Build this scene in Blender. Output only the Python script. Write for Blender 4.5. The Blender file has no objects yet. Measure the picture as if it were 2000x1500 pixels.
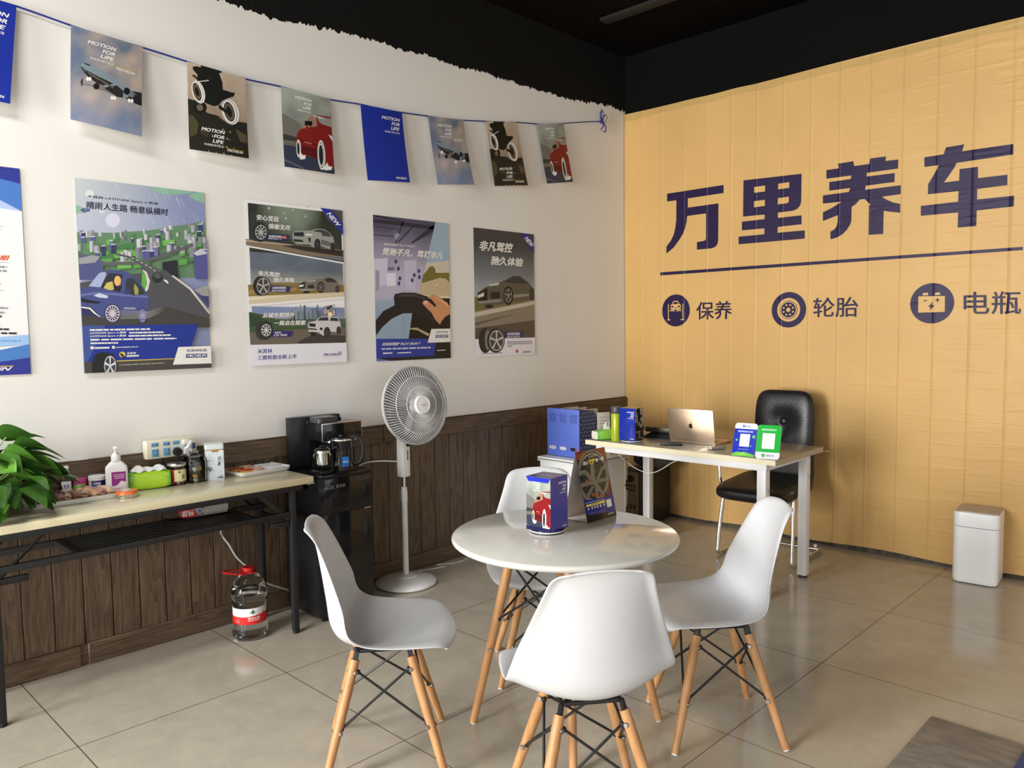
import bpy, bmesh, math, random
from mathutils import Vector, Matrix, noise
PI = math.pi
SC = bpy.context.scene
COL = SC.collection

# ------------------------------------------------------------------ camera, sky, light, exposure
CAM_F, CAM_P = 1531.15, Vector((3.65404, -5.03628, 1.42708))
YAW, PITCH, ROLL = 0.77218, -0.06934, -0.0123
_f0 = Vector((-math.sin(YAW), math.cos(YAW), 0)); _r0 = Vector((math.cos(YAW), math.sin(YAW), 0)); _u0 = Vector((0, 0, 1))
FW = math.cos(PITCH)*_f0 + math.sin(PITCH)*_u0
_u1 = -math.sin(PITCH)*_f0 + math.cos(PITCH)*_u0
RT = math.cos(ROLL)*_r0 + math.sin(ROLL)*_u1
UP = -math.sin(ROLL)*_r0 + math.cos(ROLL)*_u1
cam = bpy.data.cameras.new('camera'); camo = bpy.data.objects.new('camera', cam); COL.objects.link(camo)
cam.sensor_fit = 'HORIZONTAL'; cam.sensor_width = 36.0; cam.lens = CAM_F*36.0/2000.0
cam.clip_start = 0.05; cam.clip_end = 60
camo.matrix_world = Matrix(((RT.x, UP.x, -FW.x, CAM_P.x), (RT.y, UP.y, -FW.y, CAM_P.y), (RT.z, UP.z, -FW.z, CAM_P.z), (0, 0, 0, 1)))
SC.camera = camo

world = bpy.data.worlds.new('sky'); SC.world = world; world.use_nodes = True
bg = world.node_tree.nodes['Background']; bg.inputs[0].default_value = (0.80, 0.90, 1.0, 1); bg.inputs[1].default_value = 1.1

def area(name, loc, rot, sx, sy, power, col):
    l = bpy.data.lights.new(name, 'AREA'); l.shape = 'RECTANGLE'; l.size = sx; l.size_y = sy; l.energy = power; l.color = col
    o = bpy.data.objects.new(name, l); COL.objects.link(o); o.location = loc; o.rotation_euler = rot; return o
area('daylight', (1.2, -11.43, 1.77), (PI/2, 0, 0), 2.1, 2.9, 820, (1.0, 0.985, 0.955))
area('fill_right', (4.5, -11.43, 1.77), (PI/2, 0, 0), 1.7, 2.9, 130, (1.0, 0.985, 0.955))  # added fill from the front right, brightens the bin
area('fill_side', (6.13, -1.7, 1.6), (PI/2, 0, PI/2), 2.2, 2.3, 13, (1.0, 0.985, 0.955))  # added fill from the right, brightens the left wall and chair seat
area('fill_overhead', (1.2, -5.6, 3.38), (0, 0, 0), .45, 1.6, 66, (1.0, 0.985, 0.955))  # added overhead fill, brightens the floor and the chair seats

SC.view_settings.view_transform = 'Standard'; SC.view_settings.look = 'None'
SC.view_settings.gamma = 1.0; SC.view_settings.use_curve_mapping = False
SC.view_settings.exposure = 0.13
try:
    SC.cycles.use_denoising = True; SC.cycles.denoiser = 'OPENIMAGEDENOISE'
    SC.cycles.max_bounces = 10; SC.cycles.diffuse_bounces = 5; SC.cycles.glossy_bounces = 4
    SC.cycles.transmission_bounces = 10; SC.cycles.transparent_max_bounces = 12
    SC.cycles.caustics_reflective = False; SC.cycles.caustics_refractive = True; SC.cycles.sample_clamp_indirect = 6
except Exception:
    pass

# ------------------------------------------------------------------ helpers
def lin(v):
    v = v/255.0
    return v/12.92 if v <= 0.04045 else ((v+0.055)/1.055)**2.4
def rgb(r, g, b, k=1.0):
    return (min(1, lin(r)*k), min(1, lin(g)*k), min(1, lin(b)*k), 1.0)
def ray(x, y): return (FW*CAM_F + RT*(x-1000) + UP*(750-y)).normalized()
def hit(x, y, ax, val):
    d = ray(x, y); return CAM_P + d*((val-CAM_P[ax])/d[ax])
def on_left(x, y, X=0.0): return hit(x, y, 0, X)        # point of the left wall seen at a photo pixel
def on_back(x, y, Y=0.0): return hit(x, y, 1, Y)
def on_level(x, y, z=0.0): return hit(x, y, 2, z)

MATS = {}
def mat(name, col=(0.8, 0.8, 0.8, 1), rough=0.5, metal=0.0, spec=0.5, trans=0.0, ior=1.45, coat=0.0, emit=None, vcol=False, bump=None, noisecol=None, sheen=0, sss=0):
    if name in MATS: return MATS[name]
    m = bpy.data.materials.new(name); m.use_nodes = True; nt = m.node_tree; b = nt.nodes['Principled BSDF']
    if len(col) == 3: col = (*col, 1)
    b.inputs['Base Color'].default_value = col; b.inputs['Roughness'].default_value = rough; b.inputs['Metallic'].default_value = metal
    b.inputs['Specular IOR Level'].default_value = spec; b.inputs['Transmission Weight'].default_value = trans; b.inputs['IOR'].default_value = ior
    b.inputs['Coat Weight'].default_value = coat
    if vcol:
        a = nt.nodes.new('ShaderNodeVertexColor'); a.layer_name = 'Col'; nt.links.new(a.outputs[0], b.inputs['Base Color'])
    tc = None
    if bump or noisecol:
        tc = nt.nodes.new('ShaderNodeTexCoord')
    if noisecol:
        sc, c2, det, stretch = noisecol
        mp = nt.nodes.new('ShaderNodeMapping'); mp.inputs['Scale'].default_value = stretch; nt.links.new(tc.outputs['Object'], mp.inputs[0])
        n = nt.nodes.new('ShaderNodeTexNoise'); n.inputs['Scale'].default_value = sc; n.inputs['Detail'].default_value = det; nt.links.new(mp.outputs[0], n.inputs[0])
        r = nt.nodes.new('ShaderNodeValToRGB'); r.color_ramp.elements[0].position = .35; r.color_ramp.elements[1].position = .65
        r.color_ramp.elements[0].color = col; r.color_ramp.elements[1].color = (*c2[:3], 1)
        nt.links.new(n.outputs[0], r.inputs[0]); nt.links.new(r.outputs[0], b.inputs['Base Color'])
    if bump:
        sc, st = bump
        n = nt.nodes.new('ShaderNodeTexNoise'); n.inputs['Scale'].default_value = sc; n.inputs['Detail'].default_value = 4; nt.links.new(tc.outputs['Object'], n.inputs[0])
        bp = nt.nodes.new('ShaderNodeBump'); bp.inputs['Strength'].default_value = st; bp.inputs['Distance'].default_value = 0.01
        nt.links.new(n.outputs[0], bp.inputs['Height']); nt.links.new(bp.outputs[0], b.inputs['Normal'])
    MATS[name] = m; return m

class MB:
    """collects geometry for ONE mesh object"""
    def __init__(s): s.v = []; s.f = []; s.m = []; s.c = []; s.sm = []
    def add(s, vs, fs, m=0, col=None, sm=True, xf=None):
        o = len(s.v)
        for p in vs:
            p = Vector(p); s.v.append(xf @ p if xf is not None else p)
        for k, f in enumerate(fs):
            s.f.append([i+o for i in f]); s.m.append(m); s.sm.append(sm)
            if callable(col): s.c.append([col(vs[i]) for i in f])
            elif isinstance(col, dict): s.c.append([col[i] for i in f])
            else: s.c.append(col)
        return s
    def box(s, a, b, m=0, bev=0.0, col=None, xf=None, seg=2):
        lo = [min(a[i], b[i]) for i in range(3)]; hi = [max(a[i], b[i]) for i in range(3)]
        bm = bmesh.new(); bmesh.ops.create_cube(bm, size=1)
        for v in bm.verts: v.co = Vector([lo[i] + (v.co[i]+.5)*(hi[i]-lo[i]) for i in range(3)])
        if bev: bmesh.ops.bevel(bm, geom=list(bm.edges), offset=min(bev, .49*min(hi[i]-lo[i] for i in range(3))), segments=seg, profile=.5, affect='EDGES')
        s.bm(bm, m, col, xf); return s
    def bm(s, bm, m=0, col=None, xf=None):
        bm.verts.index_update()
        s.add([v.co.copy() for v in bm.verts], [[v.index for v in f.verts] for f in bm.faces], m, col, True, xf); bm.free()
    def cyl(s, p0, p1, r0, r1=None, n=16, m=0, caps=True, col=None, xf=None):
        r1 = r0 if r1 is None else r1; p0 = Vector(p0); p1 = Vector(p1); d = (p1-p0).normalized()
        a = d.orthogonal().normalized(); b = d.cross(a)
        vs = []
        for p, r in ((p0, r0), (p1, r1)):
            for i in range(n):
                t = 2*PI*i/n; vs.append(p + a*(r*math.cos(t)) + b*(r*math.sin(t)))
        fs = [[i, (i+1) % n, n+(i+1) % n, n+i] for i in range(n)]
        if caps: fs += [list(range(n))[::-1], list(range(n, 2*n))]
        return s.add(vs, fs, m, col, True, xf)
    def tube(s, pts, r, n=8, m=0, closed=False, col=None, xf=None, caps=True, flat=1.0):
        pts = [Vector(p) for p in pts]; N = len(pts); rs = r if isinstance(r, (list, tuple)) else [r]*N
        up = None; vs = []
        for i, p in enumerate(pts):
            if closed: d = pts[(i+1) % N]-pts[i-1]
            else: d = pts[min(i+1, N-1)]-pts[max(i-1, 0)]
            d = d.normalized() if d.length > 1e-9 else Vector((0, 0, 1))
            if up is None: up = d.orthogonal().normalized()
            up = (up - d*up.dot(d)); up = up.normalized() if up.length > 1e-6 else d.orthogonal().normalized()
            b = d.cross(up)
            for k in range(n):
                t = 2*PI*k/n; vs.append(p + up*(rs[i]*math.cos(t)) + b*(rs[i]*flat*math.sin(t)))
        fs = []
        for i in range(N if closed else N-1):
            j = (i+1) % N
            for k in range(n): fs.append([i*n+k, i*n+(k+1) % n, j*n+(k+1) % n, j*n+k])
        if caps and not closed: fs += [list(range(n))[::-1], [(N-1)*n+k for k in range(n)]]
        return s.add(vs, fs, m, col, True, xf)
    def lathe(s, prof, n=32, m=0, col=None, xf=None, sx=1.0, sy=1.0, close=False):
        vs = []; fs = []
        for (r, z) in prof:
            for k in range(n):
                t = 2*PI*k/n; vs.append((r*sx*math.cos(t), r*sy*math.sin(t), z))
        for i in range(len(prof)-1):
            for k in range(n): fs.append([i*n+k, i*n+(k+1) % n, (i+1)*n+(k+1) % n, (i+1)*n+k])
        if prof[0][0] > 1e-6: fs.append(list(range(n))[::-1])
        if prof[-1][0] > 1e-6: fs.append([(len(prof)-1)*n+k for k in range(n)])
        return s.add(vs, fs, m, col, True, xf)
    def rlathe(s, prof, hx, hy, rad, n=6, m=0, col=None, xf=None):
        """like lathe, round a rounded rectangle; prof = (scale, z)"""
        ring = rrect(hx, hy, rad, n); N = len(ring); vs = []; fs = []
        for (k, z) in prof:
            for (x, y) in ring: vs.append((x*k, y*k, z))
        for i in range(len(prof)-1):
            for k in range(N): fs.append([i*N+k, i*N+(k+1) % N, (i+1)*N+(k+1) % N, (i+1)*N+k])
        fs.append(list(range(N))[::-1]); fs.append([(len(prof)-1)*N+k for k in range(N)])
        return s.add(vs, fs, m, col, True, xf)
    def ell(s, c, r, nu=16, nv=10, m=0, col=None, xf=None):
        c = Vector(c); r = Vector((r, r, r)) if not hasattr(r, '__len__') else Vector(r)
        vs = []; fs = []
        for j in range(nv+1):
            ph = PI*j/nv - PI/2
            for i in range(nu):
                t = 2*PI*i/nu; vs.append(c + Vector((r.x*math.cos(ph)*math.cos(t), r.y*math.cos(ph)*math.sin(t), r.z*math.sin(ph))))
        for j in range(nv):
            for i in range(nu): fs.append([j*nu+i, j*nu+(i+1) % nu, (j+1)*nu+(i+1) % nu, (j+1)*nu+i])
        return s.add(vs, fs, m, col, True, xf)
    def prism(s, poly, z0, z1, m=0, col=None, xf=None):
        n = len(poly); vs = [(x, y, z0) for x, y in poly] + [(x, y, z1) for x, y in poly]
        fs = [[i, (i+1) % n, n+(i+1) % n, n+i] for i in range(n)] + [list(range(n))[::-1], list(range(n, 2*n))]
        return s.add(vs, fs, m, col, True, xf)
    def grid(s, fn, nu, nv, m=0, col=None, xf=None):
        vs = [fn(i/nu, j/nv) for j in range(nv+1) for i in range(nu+1)]
        fs = [[j*(nu+1)+i, j*(nu+1)+i+1, (j+1)*(nu+1)+i+1, (j+1)*(nu+1)+i] for j in range(nv) for i in range(nu)]
        if callable(col):
            cc = {j*(nu+1)+i: col(i/nu, j/nv) for j in range(nv+1) for i in range(nu+1)}
            return s.add(vs, fs, m, cc, True, xf)
        return s.add(vs, fs, m, col, True, xf)
    def mesh(s, name, mats, ang=38):
        me = bpy.data.meshes.new(name); me.from_pydata([tuple(v) for v in s.v], [], s.f); 
        for mm in (mats if isinstance(mats, (list, tuple)) else [mats]): me.materials.append(mm)
        me.polygons.foreach_set('material_index', s.m); me.polygons.foreach_set('use_smooth', s.sm)
        if any(c is not None for c in s.c):
            ca = me.color_attributes.new('Col', 'FLOAT_COLOR', 'CORNER'); buf = []
            for f, c in zip(s.f, s.c):
                if c is None: c = (.8, .8, .8, 1)
                if isinstance(c, list):
                    for x in c: buf.extend(x)
                else:
                    for _ in f: buf.extend(c)
            ca.data.foreach_set('color', buf)
        me.validate(); me.update()
        try: me.set_sharp_from_angle(angle=math.radians(ang))
        except Exception: pass
        return me
    def build(s, name, mats, parent=None, loc=None, rotz=0.0, label=None, cat=None, group=None, kind=None, ang=38):
        o = bpy.data.objects.new(name, s.mesh(name, mats, ang)); COL.objects.link(o)
        if parent is not None: o.parent = parent
        if loc is not None: o.location = loc
        o.rotation_euler.z = rotz
        return tag(o, label, cat, group, kind)
def tag(o, label=None, cat=None, group=None, kind=None):
    if label: o['label'] = label
    if cat: o['category'] = cat
    if group: o['group'] = group
    if kind: o['kind'] = kind
    return o
def thing(name, label, cat, loc=(0, 0, 0), rotz=0.0, group=None):
    o = bpy.data.objects.new(name, None); COL.objects.link(o); o.empty_display_size = .05
    o.location = loc; o.rotation_euler.z = rotz
    return tag(o, label, cat, group)
def dup(root, loc, rotz, label=None):
    r = root.copy(); COL.objects.link(r); r.location = loc; r.rotation_euler = (0, 0, rotz)
    if label: r['label'] = label
    for ch in list(root.children):
        c = ch.copy(); COL.objects.link(c); c.parent = r
        for g in ch.children:
            d = g.copy(); COL.objects.link(d); d.parent = c
    return r
def rrect(hx, hy, r, n=6):
    r = min(r, hx, hy); out = []
    for cx, cy, a in ((hx-r, hy-r, 0), (-hx+r, hy-r, 90), (-hx+r, -hy+r, 180), (hx-r, -hy+r, 270)):
        for k in range(n+1):
            t = math.radians(a+90*k/n); out.append((cx+r*math.cos(t), cy+r*math.sin(t)))
    return out
def circ(cx, cy, rx, ry=None, n=28, rot=0):
    ry = rx if ry is None else ry; c, q = math.cos(rot), math.sin(rot)
    return [(cx+rx*math.cos(2*PI*i/n)*c-ry*math.sin(2*PI*i/n)*q, cy+rx*math.cos(2*PI*i/n)*q+ry*math.sin(2*PI*i/n)*c) for i in range(n)]
def smooth(pts, k=6):
    """Catmull-Rom through points"""
    P = [Vector(p) for p in pts]; out = []
    for i in range(len(P)-1):
        a, b, c, d = P[max(i-1, 0)], P[i], P[i+1], P[min(i+2, len(P)-1)]
        for j in range(k):
            t = j/k; out.append(.5*((2*b)+(c-a)*t+(2*a-5*b+4*c-d)*t*t+(3*b-a-3*c+d)*t**3))
    out.append(P[-1]); return out
_TX = {}
def glyphs(txt, bold=0.0, shear=0.0):
    k = (txt, bold, shear)
    if k not in _TX:
        lay = None
        c = bpy.data.curves.new('lettering', 'FONT'); c.body = txt; c.size = 1; c.shear = shear; c.resolution_u = 3
        o = bpy.data.objects.new('lettering', c); me = o.to_mesh()
        vs = [(v.co.x, v.co.y) for v in me.vertices]; fs = [list(p.vertices) for p in me.polygons]
        o.to_mesh_clear(); bpy.data.objects.remove(o); bpy.data.curves.remove(c)
        if bold:      # heavier strokes: the same outlines laid over each other, slightly shifted
            b = bold*.85; n0, v0, f0 = len(vs), list(vs), list(fs); lay = [0]*n0
            for i, (dx, dy) in enumerate(((b, 0), (-b, 0), (0, b*.8), (0, -b*.8), (b*.7, b*.6), (-b*.7, b*.6), (b*.7, -b*.6), (-b*.7, -b*.6))):
                vs += [(x+dx, y+dy) for x, y in v0]; lay += [i+1]*n0; fs += [[q+n0*(i+1) for q in f] for f in f0]
        x0 = min(v[0] for v in vs); x1 = max(v[0] for v in vs); y0 = min(v[1] for v in vs); y1 = max(v[1] for v in vs)
        lay = lay or [0]*len(vs)
        _TX[k] = ([((x-x0)/(x1-x0), (y-y0)/(y1-y0), l*1.2e-5) for (x, y), l in zip(vs, lay)], fs)
    return _TX[k]
def homog(src, dst):
    """3x3 homography from 4 point pairs (plain elimination)"""
    A = []
    for (x, y), (u, v) in zip(src, dst):
        A.append([x, y, 1, 0, 0, 0, -u*x, -u*y, u]); A.append([0, 0, 0, x, y, 1, -v*x, -v*y, v])
    for i in range(8):
        p = max(range(i, 8), key=lambda r: abs(A[r][i])); A[i], A[p] = A[p], A[i]
        d = A[i][i]; A[i] = [a/d for a in A[i]]
        for r in range(8):
            if r != i:
                k = A[r][i]; A[r] = [a-k*b for a, b in zip(A[r], A[i])]
    h = [A[i][8] for i in range(8)]
    def f(x, y):
        w = h[6]*x+h[7]*y+1; return ((h[0]*x+h[1]*y+h[2])/w, (h[3]*x+h[4]*y+h[5])/w)
    return f
class Print:
    """flat print on a sheet; fn(s, t, n) maps s right, t down (0..1) and n off the sheet to a point"""
    def __init__(s, mb, fn, m=0, step=.00005): s.mb = mb; s.fn = fn; s.m = m; s.L = 1; s.step = step; s.h = None; s.sub = None; s.z = (0, 0, 1)
    def quad(s, *px): s.h = homog(px, [(0, 0), (1, 0), (1, 1), (0, 1)]); return s
    def zoom(s, x0, y0, k): s.z = (x0, y0, k); return s
    def st(s, p):
        if s.h is None: return p
        x0, y0, k = s.z; return s.h(x0+p[0]/k, y0+p[1]/k)
    def poly(s, pts, col, layer=None, clip=True):
        q = [s.st(p) for p in pts]
        if clip:
            q = clip01(q)
            if len(q) < 3: return s
        n = s.nx(layer)
        a = sum(q[i-1][0]*q[i][1]-q[i][0]*q[i-1][1] for i in range(len(q)))
        if a > 0: q = q[::-1]
        if s.sub:
            bm = bmesh.new(); f = bm.faces.new([bm.verts.new((u, -v, 0)) for u, v in q]); bm.normal_update()
            bmesh.ops.triangulate(bm, faces=[f])
            for _ in range(5):
                ed = [e for e in bm.edges if e.calc_length() > s.sub]
                if not ed: break
                bmesh.ops.subdivide_edges(bm, edges=ed, cuts=1); bm.normal_update(); bmesh.ops.triangulate(bm, faces=bm.faces[:])
            for v in bm.verts: v.co = s.fn(v.co.x, -v.co.y, n)
            s.mb.bm(bm, s.m, col); return s
        s.mb.add([s.fn(u, v, n) for u, v in q], [list(range(len(q)))], s.m, col, False); return s
    def nx(s, layer):
        if layer is None: s.L += 1; return s.L*s.step
        return (layer+.5)*s.step
    def grad(s, s0, t0, s1, t1, nu, nv, fn):
        n = s.nx(None)
        s.mb.grid(lambda i, j: s.fn(s0+(s1-s0)*i, t1+(t0-t1)*j, n), nu, nv, s.m, lambda i, j: fn(s0+(s1-s0)*i, t1+(t0-t1)*j)); return s
    def fit(s, txt, bl, br, tl, col, bold=0.02, shear=0.0):
        A, B, C = s.st(bl), s.st(br), s.st(tl); vs, fs = glyphs(txt, bold, shear); n = s.nx(None)
        s.mb.add([s.fn(A[0]+(B[0]-A[0])*x+(C[0]-A[0])*y, A[1]+(B[1]-A[1])*x+(C[1]-A[1])*y, n+l) for x, y, l in vs], fs, s.m, col, False); s.L += 3; return s
    def txt(s, txt, s0, s1, t0, t1, col, bold=.02, shear=0.0):
        h = s.h; s.h = None; s.fit(txt, (s0, t1), (s1, t1), (s0, t0), col, bold, shear); s.h = h; return s
    def bars(s, bl, br, h, col, seed=0, n=6):
        """a line of print too small to read"""
        R = random.Random(seed); x = 0.0
        while x < 1:
            w = R.uniform(.05, .14); x1 = min(1, x+w)
            P = lambda t, d: (bl[0]+(br[0]-bl[0])*t, bl[1]+(br[1]-bl[1])*t-d)
            s.poly([P(x, 0), P(x1, 0), P(x1, h), P(x, h)], col, s.L+1); x = x1+R.uniform(.008, .02)
        s.L += 1; return s
def clip01(q):
    for ax, val, sg in ((0, 0, 1), (0, 1, -1), (1, 0, 1), (1, 1, -1)):
        out = []
        for i in range(len(q)):
            a, b = q[i-1], q[i]; da, db = sg*(a[ax]-val), sg*(b[ax]-val)
            if (da >= 0) != (db >= 0):
                t = da/(da-db); out.append((a[0]+(b[0]-a[0])*t, a[1]+(b[1]-a[1])*t))
            if db >= 0: out.append(b)
        q = out
        if not q: break
    return q
def mix(a, b, t):
    t = max(0, min(1, t)); return tuple(a[i]+(b[i]-a[i])*t for i in range(3))+(1,)
def cloud(x, y, sc=4, seed=0): return .5+.5*noise.fractal(Vector((x*sc, y*sc, seed*7.3)), 1.0, 2.0, 4)
def pc(r, g, b): return rgb(r, g, b, 1.12)      # printing ink colour

INK = mat('printed_paper', vcol=True, rough=.42)
GLOSS = mat('glossy_print', vcol=True, rough=.12, coat=.3)
WHITE_PL = mat('white_plastic', (.80, .81, .82), .32)
BLACK_MT = mat('black_metal', (.012, .013, .015), .42)
CHROME = mat('chrome', (.75, .75, .75), .09, 1.0)
CHROME2 = mat('brushed_metal', (.55, .55, .56), .28, 1.0)
def thin_clear(name, tint, fac):
    """thin-walled clear plastic or glass: see-through with a glossy skin"""
    m = bpy.data.materials.new(name); m.use_nodes = True; nt = m.node_tree; nt.nodes.clear()
    o = nt.nodes.new('ShaderNodeOutputMaterial'); tr = nt.nodes.new('ShaderNodeBsdfTransparent'); gl = nt.nodes.new('ShaderNodeBsdfGlossy'); mx = nt.nodes.new('ShaderNodeMixShader')
    lw = nt.nodes.new('ShaderNodeLayerWeight'); lw.inputs[0].default_value = fac; tr.inputs[0].default_value = (*tint, 1); gl.inputs['Roughness'].default_value = .06
    nt.links.new(lw.outputs['Facing'] if fac > .3 else lw.outputs['Fresnel'], mx.inputs[0]); nt.links.new(tr.outputs[0], mx.inputs[1]); nt.links.new(gl.outputs[0], mx.inputs[2]); nt.links.new(mx.outputs[0], o.inputs[0])
    MATS[name] = m; return m
GLASS = thin_clear('clear_glass', (.90, .92, .91), .22)
PET = mat('bottle_plastic', (.95, .97, .98), .05, trans=1.0, ior=1.3)
CLEARPL = thin_clear('clear_plastic', (.93, .95, .96), .22)
FILM = thin_clear('clear_film', (.95, .95, .95), .15)
WOODL = mat('beech_wood', rgb(192, 145, 98), .45, noisecol=(9, rgb(174, 126, 80), 5, (4, 4, .25)))

# ------------------------------------------------------------------ the room
XR, YF, ZC = 6.2, -11.5, 3.495
def struct(name, mb, mats, **k): return mb.build(name, mats, kind='structure', **k)

def floor_material():
    m = bpy.data.materials.new('polished_tile'); m.use_nodes = True; nt = m.node_tree; N = nt.nodes; L = nt.links; b = N['Principled BSDF']
    tc = N.new('ShaderNodeTexCoord'); sp = N.new('ShaderNodeSeparateXYZ'); L.new(tc.outputs['Object'], sp.inputs[0])
    def line(out, off):
        a = N.new('ShaderNodeMath'); a.operation = 'SUBTRACT'; a.inputs[1].default_value = off; L.new(out, a.inputs[0])
        d = N.new('ShaderNodeMath'); d.operation = 'DIVIDE'; d.inputs[1].default_value = .8; L.new(a.outputs[0], d.inputs[0])
        r = N.new('ShaderNodeMath'); r.operation = 'ROUND'; L.new(d.outputs[0], r.inputs[0])
        e = N.new('ShaderNodeMath'); e.operation = 'SUBTRACT'; L.new(d.outputs[0], e.inputs[0]); L.new(r.outputs[0], e.inputs[1])
        q = N.new('ShaderNodeMath'); q.operation = 'ABSOLUTE'; L.new(e.outputs[0], q.inputs[0])
        c = N.new('ShaderNodeMath'); c.operation = 'LESS_THAN'; c.inputs[1].default_value = .0024; L.new(q.outputs[0], c.inputs[0]); return c
    lx = line(sp.outputs[0], .7281); ly = line(sp.outputs[1], -4.2139)
    mx = N.new('ShaderNodeMath'); mx.operation = 'MAXIMUM'; L.new(lx.outputs[0], mx.inputs[0]); L.new(ly.outputs[0], mx.inputs[1])
    n = N.new('ShaderNodeTexNoise'); n.inputs['Scale'].default_value = 7; n.inputs['Detail'].default_value = 8; n.inputs['Roughness'].default_value = .65; L.new(tc.outputs['Object'], n.inputs[0])
    r = N.new('ShaderNodeValToRGB'); r.color_ramp.elements[0].position = .35; r.color_ramp.elements[1].position = .7
    r.color_ramp.elements[0].color = rgb(178, 170, 155); r.color_ramp.elements[1].color = rgb(192, 184, 168); L.new(n.outputs[0], r.inputs[0])
    v = N.new('ShaderNodeTexNoise'); v.inputs['Scale'].default_value = 40; v.inputs['Detail'].default_value = 2; L.new(tc.outputs['Object'], v.inputs[0])
    vr = N.new('ShaderNodeValToRGB'); vr.color_ramp.elements[0].position = .66; vr.color_ramp.elements[1].position = .74; vr.color_ramp.elements[0].color = (0, 0, 0, 1); vr.color_ramp.elements[1].color = (.25, .25, .25, 1); L.new(v.outputs[0], vr.inputs[0])
    sm = N.new('ShaderNodeMix'); sm.data_type = 'RGBA'; L.new(vr.outputs[0], sm.inputs[0]); L.new(r.outputs[0], sm.inputs[6]); sm.inputs[7].default_value = rgb(215, 206, 188)
    g = N.new('ShaderNodeMix'); g.data_type = 'RGBA'; L.new(mx.outputs[0], g.inputs[0]); L.new(sm.outputs[2], g.inputs[6]); g.inputs[7].default_value = rgb(84, 74, 60)
    L.new(g.outputs[2], b.inputs['Base Color'])
    n2 = N.new('ShaderNodeTexNoise'); n2.inputs['Scale'].default_value = 3; n2.inputs['Detail'].default_value = 5; L.new(tc.outputs['Object'], n2.inputs[0])
    rr = N.new('ShaderNodeMapRange'); rr.inputs[3].default_value = .07; rr.inputs[4].default_value = .19; L.new(n2.outputs[0], rr.inputs[0]); L.new(rr.outputs[0], b.inputs['Roughness'])
    b.inputs['Specular IOR Level'].default_value = .55
    return m
def wall_material(name, edge, base, dark):
    """painted plaster: white below a ragged brushed edge, black above"""
    m = bpy.data.materials.new(name); m.use_nodes = True; nt = m.node_tree; N = nt.nodes; L = nt.links; b = N['Principled BSDF']
    tc = N.new('ShaderNodeTexCoord'); sp = N.new('ShaderNodeSeparateXYZ'); L.new(tc.outputs['Object'], sp.inputs[0])
    def noi(sc, stretch, det):
        mp = N.new('ShaderNodeMapping'); mp.inputs['Scale'].default_value = stretch; L.new(tc.outputs['Object'], mp.inputs[0])
        n = N.new('ShaderNodeTexNoise'); n.inputs['Scale'].default_value = sc; n.inputs['Detail'].default_value = det; L.new(mp.outputs[0], n.inputs[0]); return n.outputs[0]
    def ma(op, a, bb):
        q = N.new('ShaderNodeMath'); q.operation = op
        for i, x in enumerate((a, bb)):
            if hasattr(x, 'links') or hasattr(x, 'is_linked'): L.new(x, q.inputs[i])
            else: q.inputs[i].default_value = x
        return q.outputs[0]
    w = ma('ADD', ma('MULTIPLY', ma('SUBTRACT', noi(2.2, (1, 1, .2), 3), .5), .10), ma('MULTIPLY', ma('SUBTRACT', noi(60, (1, 1, .12), 3), .5), .055))
    w = ma('ADD', w, ma('MULTIPLY', ma('SUBTRACT', noi(18, (1, 1, .5), 2), .5), .05))
    # edge height rises towards the far corner (y -> 0)
    zy = N.new('ShaderNodeMapRange'); zy.inputs[1].default_value = -3.3; zy.inputs[2].default_value = 0; zy.inputs[3].default_value = edge[0]; zy.inputs[4].default_value = edge[1]; L.new(sp.outputs[1], zy.inputs[0])
    d = ma('GREATER_THAN', ma('ADD', sp.outputs[2], w), zy.outputs[0])
    n1 = noi(1.3, (1, 1, 1), 5)
    r = N.new('ShaderNodeValToRGB'); r.color_ramp.elements[0].position = .3; r.color_ramp.elements[1].position = .7
    r.color_ramp.elements[0].color = base; r.color_ramp.elements[1].color = tuple(x*.965 for x in base[:3])+(1,); L.new(n1, r.inputs[0])
    spk = ma('GREATER_THAN', noi(34, (1, 1, 1), 0), .875)
    dk = N.new('ShaderNodeMix'); dk.data_type = 'RGBA'; L.new(spk, dk.inputs[0]); dk.inputs[6].default_value = dark; dk.inputs[7].default_value = (.03, .029, .027, 1)
    x = N.new('ShaderNodeMix'); x.data_type = 'RGBA'; L.new(d, x.inputs[0]); L.new(r.outputs[0], x.inputs[6]); L.new(dk.outputs[2], x.inputs[7]); L.new(x.outputs[2], b.inputs['Base Color'])
    bp = N.new('ShaderNodeBump'); bp.inputs['Strength'].default_value = .10; bp.inputs['Distance'].default_value = .006; L.new(noi(9, (1, 1, 1), 2), bp.inputs['Height']); L.new(bp.outputs[0], b.inputs['Normal'])
    b.inputs['Roughness'].default_value = .75; b.inputs['Specular IOR Level'].default_value = .25
    return m
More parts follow.
